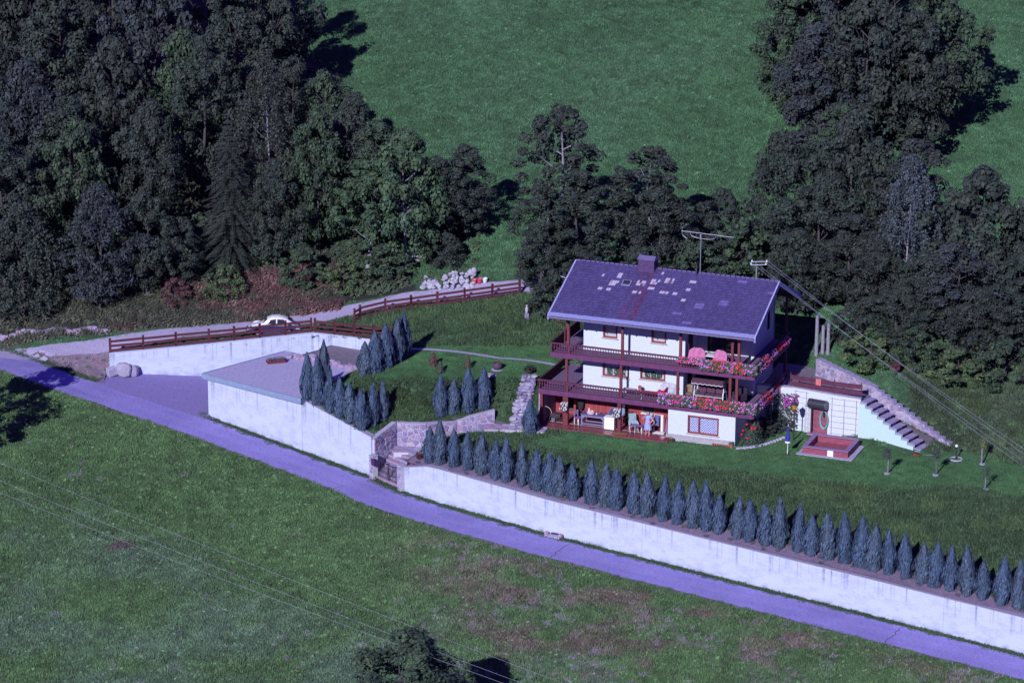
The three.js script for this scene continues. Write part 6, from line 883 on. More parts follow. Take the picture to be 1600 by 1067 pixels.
  const lc = thing('folding_lounge_chair', 'folding lounge chair with pale blue cushion on the porch', 'chair', hp(-7.35, 0.55, 0.03), FY + 0.5); obj('seat', rbx(0.55, 0.07, 0.55, 0.03, 0, 0.42, 0), M(0.2, 0.2, 0.5), lc); obj('backrest', rbx(0.52, 0.75, 0.07, 0.03).rotateX(-0.5).translate(0, 0.75, -0.38), M(0.3, 0.4, 0.5), lc); for (const s of [-1, 1]) { obj('leg', [rod([s * 0.28, 0, 0.35], [s * 0.28, 0.6, -0.3], 0.018), rod([s * 0.28, 0, -0.35], [s * 0.28, 0.6, 0.3], 0.018)], MAT.white, lc); obj('armrest', bx(0.05, 0.03, 0.6, s * 0.28, 0.61, 0), MAT.white, lc); }
  const st = thing('small_side_table', 'thin-legged small table with a pink flower beside the lounge chair', 'table', hp(-6.85, 0.3, 0.03), FY); obj('table_top', rbx(0.55, 0.03, 0.42, 0.01, 0, 0.5, 0), M(0.26, 0.16, 0.4), st); box4(st, 0.52, 0.4, 0.49, 0.025, MAT.white); obj('posy', leafPuff(0.09, 40, 0.06, 12).translate(0.08, 0.54, 0), leafMat(0.5, 0.06, 0.3), st, 0);
  const ps = thing('pink_stool', 'low pink cushioned stool beside the woman', 'stool', hp(-6.55, 0.75, 0.03), FY); obj('cushion', rbx(0.6, 0.16, 0.5, 0.06, 0, 0.42, 0), M(0.5, 0.22, 0.5), ps); box4(ps, 0.52, 0.42, 0.36, 0.035, MAT.white);
  const dp = thing('potted_palm', 'dark leafy pot plant against the porch planks', 'pot plant', hp(-7.75, 1.3, 0.03), FY); obj('pot', cyl(0.14, 0.18, 0.3, 0, 0, 0, 12), MAT.terracotta, dp); { const L = new Leaves(), r = rng(71); for (let k = 0; k < 60; k++) { const a = r() * 6.283, e = 0.3 + r(), l = 0.5 + 0.4 * r(); L.add(Math.cos(a) * l * 0.4, 0.35 + e * 0.55, Math.sin(a) * l * 0.3, Math.cos(a) * 0.5, 1, Math.sin(a) * 0.5, 0.08, l, Math.cos(a), 0.8 - e * 0.6, Math.sin(a), [1, 1, 1]); } obj('leaves', L.geo(), leafMat(0.02, 0.03, 0.02), dp, 0); }
  const fr = thing('clothes_rack', 'narrow white rack with a blue coat and white sheet behind the woman', 'rack', hp(-5.6, 0.75, 0.03), FY); obj('rack_frame', [rod([-0.35, 0, 0], [-0.35, 1.3, 0], 0.02), rod([0.3, 0, 0], [0.3, 1.3, 0], 0.02), rod([-0.35, 1.3, 0], [0.3, 1.3, 0], 0.02), bx(0.8, 0.04, 0.4, 0, 0.03, 0)], MAT.white, fr); obj('blue_coat', rbx(0.3, 0.75, 0.14, 0.06, -0.12, 0.88, 0), M(0.12, 0.14, 0.42), fr); obj('white_sheet', rbx(0.16, 1.15, 0.08, 0.03, 0.22, 0.7, 0.05), MAT.white, fr);
  const pd = thing('pink_dust_sheet', 'pinkish folded parasol leaning at the corner of the white room', 'parasol', hp(-4.86, 0.15, 0.03), FY); obj('folded_canopy', new THREE.LatheGeometry([[0.02, 1.35], [0.06, 1.1], [0.1, 0.6], [0.16, 0.42], [0.13, 0.4], [0.02, 0.42]].map((p) => new THREE.Vector2(...p)), 10), M(0.36, 0.15, 0.28, { side: THREE.DoubleSide }), pd); obj('pole', cyl(0.02, 0.02, 0.5), MAT.white, pd);
  const gp = thing('glass_bowl', 'small pale bowl on the porch edge beside the white room', 'bowl', hp(-5.0, -0.25, 0.0), FY); obj('bowl', new THREE.LatheGeometry([[0, 0], [0.12, 0.01], [0.2, 0.12], [0.21, 0.12], [0.13, 0.0]].map((p) => new THREE.Vector2(...p)), 14), M(0.4, 0.2, 0.3, { map: null, side: THREE.DoubleSide }), gp);
}
// ---------------------------------------------------------------- the woman on the porch
{
  // joints in metres, figure faces +z; right arm raised to shade the eyes, left hand at the waist
  const J = { hip: [0, 0.88, 0], waist: [0, 1.05, 0.01], chest: [0, 1.26, 0], neck: [0, 1.4, 0.0], head: [0, 1.53, 0.03], sr: [-0.17, 1.34, 0], sl: [0.17, 1.34, 0], er: [-0.36, 1.16, 0.1], wr: [-0.14, 1.46, 0.17], el: [0.36, 1.1, 0.02], wl: [0.2, 0.94, 0.14], hr: [-0.09, 0.86, 0], hl: [0.09, 0.86, 0], kr: [-0.11, 0.46, 0.04], kl: [0.1, 0.46, 0.05], ar: [-0.13, 0.08, -0.02], al: [0.1, 0.08, 0.05], tr: [-0.15, 0.03, 0.15], tl: [0.13, 0.03, 0.22] };
  const bones = [['hip', 'waist', 0.15, 0.125], ['waist', 'chest', 0.125, 0.145], ['chest', 'neck', 0.11, 0.055], ['neck', 'head', 0.052, 0.06], ['sr', 'sl', 0.075, 0.075], ['sr', 'er', 0.06, 0.045], ['er', 'wr', 0.045, 0.03], ['sl', 'el', 0.06, 0.045], ['el', 'wl', 0.045, 0.03], ['hr', 'kr', 0.1, 0.062], ['kr', 'ar', 0.06, 0.038], ['hl', 'kl', 0.1, 0.062], ['kl', 'al', 0.06, 0.038], ['ar', 'tr', 0.042, 0.028], ['al', 'tl', 0.042, 0.028], ['head', 'head', 0.1, 0.1]];
  const seg = bones.map(([a, b, r0, r1]) => [J[a], J[b], r0, r1]); seg.push([[0, 1.58, 0.0], [0, 1.5, 0.03], 0.098, 0.08], [[0, 1.52, 0.115], [0, 1.5, 0.125], 0.016, 0.016]);
  for (const [w, dir] of [['wr', [0.5, 0.5, -0.1]], ['wl', [-0.7, 0.0, 0.25]]]) { const b = J[w], d = V3(...dir).normalize(), sd = d.clone().cross(V3(0, 0, 1)).normalize(); const pt = (k, l, z = 0) => [b[0] + d.x * l + sd.x * k, b[1] + d.y * l + sd.y * k, b[2] + d.z * l + z]; seg.push([b, pt(0, 0.075), 0.03, 0.036]); [-0.03, -0.01, 0.01, 0.03].forEach((k, i) => seg.push([pt(k, 0.08), pt(k * 1.15, 0.13 + [0.02, 0.035, 0.03, 0.01][i], 0.01), 0.01, 0.009], [pt(k * 1.15, 0.13 + [0.02, 0.035, 0.03, 0.01][i], 0.01), pt(k * 1.15, 0.16 + [0.02, 0.035, 0.03, 0.01][i], 0.0), 0.009, 0.008])); seg.push([pt(-0.03, 0.03), pt(-0.065, 0.085, 0.015), 0.011, 0.009]); }
  const field = (segs, k) => (x, y, z) => { let m = 0; for (const [a, b, r0, r1] of segs) { const dx = b[0] - a[0], dy = b[1] - a[1], dz = b[2] - a[2], l2 = dx * dx + dy * dy + dz * dz || 1e-9, t = clamp(((x - a[0]) * dx + (y - a[1]) * dy + (z - a[2]) * dz) / l2), d = Math.hypot(x - a[0] - dx * t, y - a[1] - dy * t, z - a[2] - dz * t) - lerp(r0, r1, t); m += Math.exp(-k * d); } return -Math.log(m) / k; };
  function mesh(f, cx, cy, cz, half, res, mat) { const mc = new MarchingCubes(res, mat, false, false, 200000); mc.isolation = 0; const n = res; for (let k = 0; k < n; k++) for (let j = 0; j < n; j++) for (let i = 0; i < n; i++) mc.field[i + j * n + k * n * n] = -f(cx + ((i - n / 2) / (n / 2)) * half, cy + ((j - n / 2) / (n / 2)) * half, cz + ((k - n / 2) / (n / 2)) * half); mc.update(); const g = new THREE.BufferGeometry(); const P = mc.positionArray.slice(0, mc.count * 3); for (let i = 0; i < P.length; i += 3) { P[i] = P[i] * half + cx; P[i + 1] = P[i + 1] * half + cy; P[i + 2] = P[i + 2] * half + cz; } g.setAttribute('position', new THREE.BufferAttribute(P, 3)); g.setAttribute('normal', new THREE.BufferAttribute(mc.normalArray.slice(0, mc.count * 3), 3)); g.computeVertexNormals(); return g; }
  const w = thing('person', 'woman in a pale blue dress standing on the porch, one hand raised to her face', 'person', hp(-6.15, 0.05, 0.03), FY + 0.1), skin = M(0.55, 0.24, 0.26, { map: null, rough: 0.6 });
  obj('body', mesh(field(seg, 90), 0, 0.83, 0.04, 0.88, 112, skin), skin, w, 0);
  const dr = [['sr', 'sl', 0.085, 0.085], ['waist', 'chest', 0.145, 0.165], ['hip', 'waist', 0.18, 0.145], ['sr', 'er', 0.075, 0.0]].map(([a, b, r0, r1]) => [J[a], J[b], r0, r1]); dr[3] = [J.sr, [-0.25, 1.26, 0.04], 0.072, 0.07]; dr.push([J.sl, [0.25, 1.24, 0.01], 0.072, 0.07]);
  for (let k = 0; k < 9; k++) { const a = k / 9 * 6.283; dr.push([[Math.cos(a) * 0.08, 0.92, Math.sin(a) * 0.06], [Math.cos(a) * 0.21, 0.42, 0.03 + Math.sin(a) * 0.16], 0.1, 0.055]); }
  const dress = field(dr, 45); obj('dress', mesh((x, y, z) => Math.max(dress(x, y, z), 0.4 - y), 0, 0.9, 0.02, 0.62, 72, skin), M(0.30, 0.36, 0.68, { map: null, rough: 0.9 }), w, 0);
  const hr = field([[[0, 1.58, -0.02], [0, 1.55, -0.05], 0.112, 0.11], [[-0.09, 1.5, -0.02], [-0.1, 1.4, -0.03], 0.04, 0.035], [[0.09, 1.5, -0.02], [0.1, 1.4, -0.03], 0.04, 0.035]], 60); obj('hair', mesh((x, y, z) => Math.max(hr(x, y, z), z + y * 0.25 - 0.455), 0, 1.53, -0.02, 0.22, 48, skin), M(0.05, 0.02, 0.025, { map: null }), w, 0);
  obj('shoe', [rbx(0.09, 0.05, 0.24, 0.02, -0.14, 0.025, 0.07)], M(0.5, 0.12, 0.2, { map: null }), w); obj('shoe', [rbx(0.09, 0.05, 0.24, 0.02, 0.12, 0.025, 0.14)], M(0.5, 0.12, 0.2, { map: null }), w);
}
// ---------------------------------------------------------------- front garden on the right of the house
{
  const rb = thing('rose_bush', 'rose bush with red blooms at the right corner of the house', 'rose bush', [1.15, -0.05, -0.55]); { const r = rng(5), L = new Leaves(), B = new Leaves(); for (let k = 0; k < 1500; k++) { const a = r() * 6.283, t = r(), R0 = 0.75 * Math.sqrt(r()) * (1.1 - 0.5 * t), v = 0.6 + 0.7 * r(); L.add(Math.cos(a) * R0 * 1.1, 0.08 + t * (1.35 + 0.4 * Math.sin(a * 2)), Math.sin(a) * R0, Math.cos(a) + r() - 0.5, 0.5 + r(), Math.sin(a) + r() - 0.5, 0.09, 0.12, r() - 0.5, r() - 0.5, r() - 0.5, [v, v, v]); } for (const [x, y, z] of [[-0.6, 1.1, 0.3], [-0.7, 0.85, 0.4], [-0.05, 1.35, 0.35], [0.1, 1.38, 0.3], [0.2, 1.3, 0.45], [-0.02, 1.28, 0.5], [-0.35, 1.5, 0.2], [0.4, 1.5, 0.1], [0.1, 1.75, 0], [-0.3, 0.65, 0.6]]) for (let q = 0; q < 16; q++) { const d = V3(r() - 0.5, r() - 0.3, r()).normalize(); B.add(x + d.x * 0.08, y + d.y * 0.07, z + d.z * 0.07, d.x, d.y, d.z, 0.09, 0.1, r(), r(), r(), [1, 1, 1]); } obj('foliage', L.geo(), leafMat(0.05, 0.085, 0.06), rb, 0); obj('blooms', B.geo(), new THREE.MeshStandardMaterial({ color: new THREE.Color().setRGB(0.6, 0.015, 0.04), vertexColors: true, side: THREE.DoubleSide }), rb, 0); obj('stems', [rod([0, 0, 0], [-0.3, 1.3, 0.2], 0.02, 0.01), rod([0.1, 0, 0], [0.3, 1.4, 0.1], 0.02, 0.01), rod([-0.1, 0, 0.1], [0, 1.2, 0.3], 0.02, 0.01)], MAT.bark, rb); }
  for (const [x, z, h, lab] of [[2.1, -2.6, 1.5, 'dark shrub against the side wall of the house'], [3.0, -3.6, 1.6, 'dark flowering climber in the corner of the white wall']]) tree('shrub', x > 2.5 ? 1 : 0, x, z, h, 2.0, 'deep', lab, undefined, x);
  const edg = thing('bed_edging', 'curved row of pale edging stones around the rose bed', 'edging'); for (let k = 0; k < 16; k++) { const a = -2.6 + k / 15 * 2.5, t = k / 15, x = lerp(0.2, 3.4, t), z = 0.45 - 2.3 * t * t - 0.15 * Math.sin(t * 3); obj('edging_stone', rockGeo(0.13, 0.09, 0.1, k % 5).translate(x, 0.02, z), MAT.stone2, edg); }
  for (let k = 0; k < 8; k++) { const [x, y, z] = hp(-1.5 + k * 0.16, -0.14, 0), t = thing('flower_pot', `small terracotta pot in the row below the ground floor window, ${ordinals[k]} from the left`, 'pot', [x, -0.04, z], 0, 'row of small terracotta pots'); obj('pot', new THREE.LatheGeometry([[0, 0], [0.04, 0], [0.06, 0.1], [0.07, 0.1], [0.07, 0.13], [0.05, 0.13], [0.04, 0.03], [0, 0.03]].map((p) => new THREE.Vector2(...p)), 10), MAT.terracotta, t); }
  const p2 = thing('planted_pot', 'terracotta pot with green plant at the corner of the white room', 'pot', hp(-0.18, -0.2, -0.04)); obj('pot', cyl(0.1, 0.15, 0.25, 0, 0, 0, 12), MAT.terracotta, p2); obj('plant', leafPuff(0.22, 110, 0.1, 21).translate(0, 0.28, 0), leafMat(0.07, 0.12, 0.06), p2, 0);
  const p3 = thing('low_planter', 'dark low planter with yellowish flowers beside the porch', 'planter', hp(-4.45, -0.25, -0.05), FY); obj('planter_box', rbx(0.55, 0.16, 0.25, 0.02, 0, 0.08, 0), MAT.woodDark, p3); obj('plant', leafPuff(0.24, 120, 0.07, 22, 0.5).scale(1.1, 1, 0.6).translate(0, 0.15, 0), leafMat(0.22, 0.2, 0.08), p3, 0);
  // parasol, lantern
  const um = thing('closed_parasol', 'closed blue parasol with white fringe on the lawn', 'parasol', [3.4, 0, 1.55]); obj('pole', cyl(0.025, 0.02, 2.1), MAT.white, um); obj('folded_canopy', new THREE.LatheGeometry([[0.015, 2.0], [0.05, 1.85], [0.1, 1.4], [0.17, 0.95], [0.15, 0.93], [0.03, 1.0]].map((p) => new THREE.Vector2(...p)), 12), M(0.03, 0.028, 0.3, { map: null, side: THREE.DoubleSide }), um); obj('fringe', new THREE.CylinderGeometry(0.168, 0.19, 0.1, 12, 1, true).translate(0, 0.9, 0), M(0.75, 0.75, 0.8, { map: null, side: THREE.DoubleSide }), um); obj('foot', cyl(0.16, 0.14, 0.06, 0, 0, 0, 14), MAT.iron, um);
  const la = thing('garden_lantern', 'lantern post with amber glass head on the lawn', 'lantern', [4.05, 0, -1.5]); obj('post', [cyl(0.07, 0.045, 0.5), cyl(0.04, 0.035, 1.75, 0, 0.4, 0)], MAT.iron, la); obj('glass_head', new THREE.CylinderGeometry(0.25, 0.14, 0.36, 6).translate(0, 2.33, 0), MAT.amber, la); obj('lantern_roof', [new THREE.CylinderGeometry(0.06, 0.29, 0.2, 6).translate(0, 2.61, 0), new THREE.SphereGeometry(0.05, 8, 6).translate(0, 2.74, 0)], MAT.boiler, la); obj('collar', cyl(0.08, 0.15, 0.1, 0, 2.05, 0, 6), MAT.iron, la);
  // brick basin
  const P = [[4.2, 1.0], [7.55, 2.45], [8.9, -0.3], [5.6, -1.55]], A = [4.5, 0.62], B = [7.35, 1.72], ang = Math.atan2(-(B[1] - A[1]), B[0] - A[0]);
  const ba = thing('brick_basin', 'shallow red brick basin with pale slab surround on the lawn', 'basin', [6.4, 0, 0.55], ang); const w = 3.1, d = 2.9;
  obj('paving_surround', [bx(w + 0.75, 0.06, 0.35, 0, 0.03, d / 2 + 0.15), bx(0.4, 0.06, d - 0.1, w / 2 + 0.18, 0.03, 0), bx(0.2, 0.06, d - 0.1, -w / 2 - 0.2, 0.03, 0)], MAT.stone2, ba); obj('basin_floor', bx(w - 0.4, 0.04, d - 0.4, 0, 0.02, 0), MAT.brick, ba, 1.2);
  for (const [ww, dd, x, z] of [[w, 0.22, 0, d / 2 - 0.11], [w, 0.22, 0, -d / 2 + 0.11], [0.22, d - 0.44, w / 2 - 0.11, 0], [0.22, d - 0.44, -w / 2 + 0.11, 0]]) { for (let c = 0; c < 4; c++) obj('brick_course', bx(ww - 0.008 * (c % 2), 0.098, dd - 0.008 * (c % 2), x, 0.055 + c * 0.105, z), MAT.brick, ba, 1.2); obj('coping', rbx(ww + (ww < 1 ? 0.1 : 0.05), 0.06, dd + (dd < 1 ? 0.1 : -0.05), 0.012, x, 0.5, z), MAT.brickCap, ba); }
  obj('white_hatch', bx(0.4, 0.42, 0.03, 0.35, 0.24, d / 2 + 0.02), MAT.white, ba);
  // on the white wall: door, water tank, trellis, hose, curtain
  const wx = (s) => { const a = [4.2, -3.72], b = [6.7, -2.28], c = [8.5, -1.55], L1 = Math.hypot(2.5, 1.44), L2 = Math.hypot(1.8, 0.73); if (s < L1) { const t = s / L1; return [lerp(a[0], b[0], t), lerp(a[1], b[1], t), Math.atan2(-1.44, 2.5)]; } const t = (s - L1) / L2; return [lerp(b[0], c[0], t), lerp(b[1], c[1], t), Math.atan2(-0.73, 1.8)]; };
  const onWall = (s, y, out = 0.03) => { const [x, z, a] = wx(s); return [[x + Math.sin(a) * out, y, z + Math.cos(a) * out], a]; };
  const [dp, da] = onWall(1.95, 0); const door = thing('cellar_door', 'red plank door in the white garden wall', 'door', dp, da); for (let k = 0; k < 8; k++) obj('plank', bx(1.2, 0.222, 0.05, 0, 0.12 + 0.228 * k, 0.02), k % 2 ? M(0.34, 0.10, 0.17, { map: woodTex }) : M(0.30, 0.085, 0.15, { map: woodTex }), door); obj('door_step', bx(1.35, 0.12, 0.5, 0, 0.06, 0.3), M(0.36, 0.2, 0.34), door); obj('door_post', bx(0.1, 2.0, 0.14, -0.66, 1.0, 0.05), MAT.woodDark, door);
  const [bp, bA] = onWall(1.95, 2.22, 0.36); const bo = thing('water_tank', 'dark cylindrical water tank mounted above the red cellar door', 'tank', bp, bA); obj('tank', new THREE.CylinderGeometry(0.33, 0.33, 1.25, 20).rotateZ(Math.PI / 2), MAT.boiler, bo); obj('end_cap', [new THREE.SphereGeometry(0.33, 16, 8).scale(0.3, 1, 1).translate(0.625, 0, 0), new THREE.SphereGeometry(0.33, 16, 8).scale(0.3, 1, 1).translate(-0.625, 0, 0)], M(0.12, 0.12, 0.2, { rough: 0.4 }), bo); obj('tank_leg', bx(0.1, 2.2, 0.1, -0.45, -1.1, -0.05), MAT.iron, bo); obj('tank_leg', bx(0.06, 0.75, 0.06, 0.42, -0.5, -0.05), MAT.iron, bo);
  const [cp, cA] = onWall(1.2, 0, 0.25); const cu = thing('white_curtain', 'long white sheet hanging left of the red cellar door', 'curtain', cp, cA); { const g = new THREE.PlaneGeometry(0.5, 1.85, 16, 6), p = g.attributes.position; for (let i = 0; i < p.count; i++) p.setZ(i, 0.05 * Math.sin(p.getX(i) * 30) - 0.03 * p.getY(i)); g.computeVertexNormals(); g.translate(0, 0.98, 0); obj('sheet', g, MAT.curtain, cu); obj('rod', rod([-0.3, 1.92, -0.02], [0.3, 1.92, -0.02], 0.015), MAT.iron, cu); }
  const [hq, hA] = onWall(2.35, 0.5, 0.14); const hs = thing('garden_hose', 'turquoise hose hung in a loop on the cellar door', 'hose', hq, hA); for (let k = 0; k < 3; k++) { const pts = []; for (let q = 0; q <= 24; q++) { const a = q / 24 * 6.283; pts.push([Math.sin(a) * (0.26 + 0.02 * k), 0.6 + Math.cos(a) * (0.58 + 0.02 * k), 0.02 * k]); } obj('hose_loop', tube(pts, 0.028, 48, 6), MAT.hose, hs); }
  const tre = (s0, s1, y0, y1, ns, ny, lab) => { const t = thing('wall_trellis', lab, 'trellis', [0, 0, 0]); for (let k = 0; k <= ns; k++) { const [p] = onWall(lerp(s0, s1, k / ns), 0, 0.05); obj('upright', rod([p[0], y0, p[2]], [p[0], y1, p[2]], 0.017), M(0.4, 0.24, 0.36, { map: null }), t); } for (let k = 0; k <= ny; k++) { const y = lerp(y0 + 0.1, y1 - 0.05, k / ny); for (let q = 0; q < 6; q++) { const [a] = onWall(lerp(s0 - 0.15, s1 + 0.15, q / 6), 0, 0.062), [b] = onWall(lerp(s0 - 0.15, s1 + 0.15, (q + 1) / 6), 0, 0.062); obj('cross_bar', rod([a[0], y, a[2]], [b[0], y, b[2]], 0.011), M(0.42, 0.34, 0.5, { map: null }), t); } } };
  tre(2.85, 4.55, 0.15, 2.75, 2, 6, 'thin grid trellis on the white wall right of the cellar door'); tre(0.15, 0.95, 0.3, 2.85, 1, 6, 'thin grid trellis on the white wall left of the cellar door');
  const cl = thing('climbing_plant', 'dark climbing plant with purple flowers on the left end of the white wall', 'climber', [3.6, 0, -3.75]); { const r = rng(19), L = new Leaves(), B = new Leaves(); for (let k = 0; k < 900; k++) { const x = (r() - 0.6) * 2.2, y = r() * 2.6, den = 1 - Math.abs(x) * 0.3; if (r() > den) continue; const v = 0.6 + 0.7 * r(); L.add(x, y, 0.1 + 0.2 * r() + x * 0.1, r() - 0.5, r(), 1, 0.1, 0.13, r() - 0.5, r() - 0.5, 0, [v, v, v]); if (y > 1.7 && x > -0.2 && r() < 0.35) B.add(x, y, 0.34 + x * 0.1, r() - 0.5, r(), 1, 0.12, 0.13, 1, r(), 0, [1, 1, 1]); } obj('foliage', L.geo(), leafMat(0.045, 0.06, 0.06), cl, 0); obj('blossoms', B.geo(), new THREE.MeshStandardMaterial({ color: new THREE.Color().setRGB(0.4, 0.04, 0.36), side: THREE.DoubleSide, vertexColors: true }), cl, 0); }
  // plants along the foot of the wall
  [[6.9, -1.75, 0.3, 'low green plants at the wall foot beside the red door'], [7.6, -1.4, 0.35, 'dark clump of plants below the trellis'], [9.2, -0.3, 0.35, 'brown clump at the foot of the pale stepped wall'], [10.1, 0.4, 0.42, 'green spiky plant at the foot of the pale stepped wall'], [11.2, 1.15, 0.32, 'low plants near the lower steps'], [11.9, 1.75, 0.4, 'plants with red flowers at the bottom step']].forEach(([x, z, s, lab], i) => { const t = thing('border_plant', lab, 'plant', [x, -0.02, z], 0, 'border plants along the garden wall'); obj('foliage', leafPuff(s, 150, 0.11, 60 + i), leafMat(i === 2 ? 0.12 : 0.06, i === 2 ? 0.07 : 0.11, 0.06), t, 0); obj('stems', rod([0, -0.05, 0], [0.02, s * 0.7, 0], 0.012), MAT.bark, t); if (i === 5) obj('blossoms', leafPuff(s * 0.9, 14, 0.12, 77).translate(0, 0.12, 0), leafMat(0.6, 0.02, 0.04), t, 0); });
  // young trees with stakes
  [[9.6, 5.35, 1.7, 'young tree with sparse crown on the lawn edge, nearest the brick basin'], [12.75, 5.5, 1.8, 'young staked tree in front of the stair foot'], [15.7, 7.9, 1.5, 'bare young stem with protective sleeve near the right edge'], [16.1, 3.4, 1.9, 'young tree with yellowish crown right of the stone stairs']].forEach(([x, z, h, lab], i) => { const t = thing('young_tree', lab, 'tree', [x, H(x, z), z], i, 'young trees on the lawn'); obj('stake', cyl(0.045, 0.04, h * 0.62, 0.05, -0.05, 0, 7), MAT.barkPale, t); obj('trunk', rod([0, -0.05, 0], [0.02, h, 0.02], 0.025, 0.01), MAT.bark, t); const r = rng(i + 90), L = new Leaves(); for (let k = 0; k < (i === 2 ? 130 : 260); k++) { const d = V3(r() - 0.5, r() - 0.4, r() - 0.5).normalize(), q = 0.32 * Math.sqrt(r()), v = 0.7 + 0.6 * r(); L.add(d.x * q, h * 0.82 + d.y * q * 1.6, d.z * q, d.x + r() - 0.5, d.y + 0.5, d.z, 0.07, 0.12, r() - 0.5, r() - 0.5, r(), [v, v, v]); } obj('crown', L.geo(), leafMat(i === 3 ? 0.13 : 0.05, i === 3 ? 0.16 : 0.065, 0.06), t, 0); obj('base_slab', cyl(0.2, 0.2, 0.05, 0, 0.02, 0, 10), MAT.stone2, t); });
  const l2 = thing('path_light', 'small garden light on a stone ring at the end of the stone wall', 'light', [14.5, H(14.5, 2.4), 2.4]); obj('post', cyl(0.04, 0.035, 0.85), MAT.iron, l2); obj('globe', new THREE.SphereGeometry(0.1, 12, 10).translate(0, 0.95, 0), MAT.white, l2); obj('stone_ring', new THREE.TorusGeometry(0.4, 0.06, 6, 18).rotateX(Math.PI / 2).translate(0, 0.03, 0), MAT.stone2, l2);
}
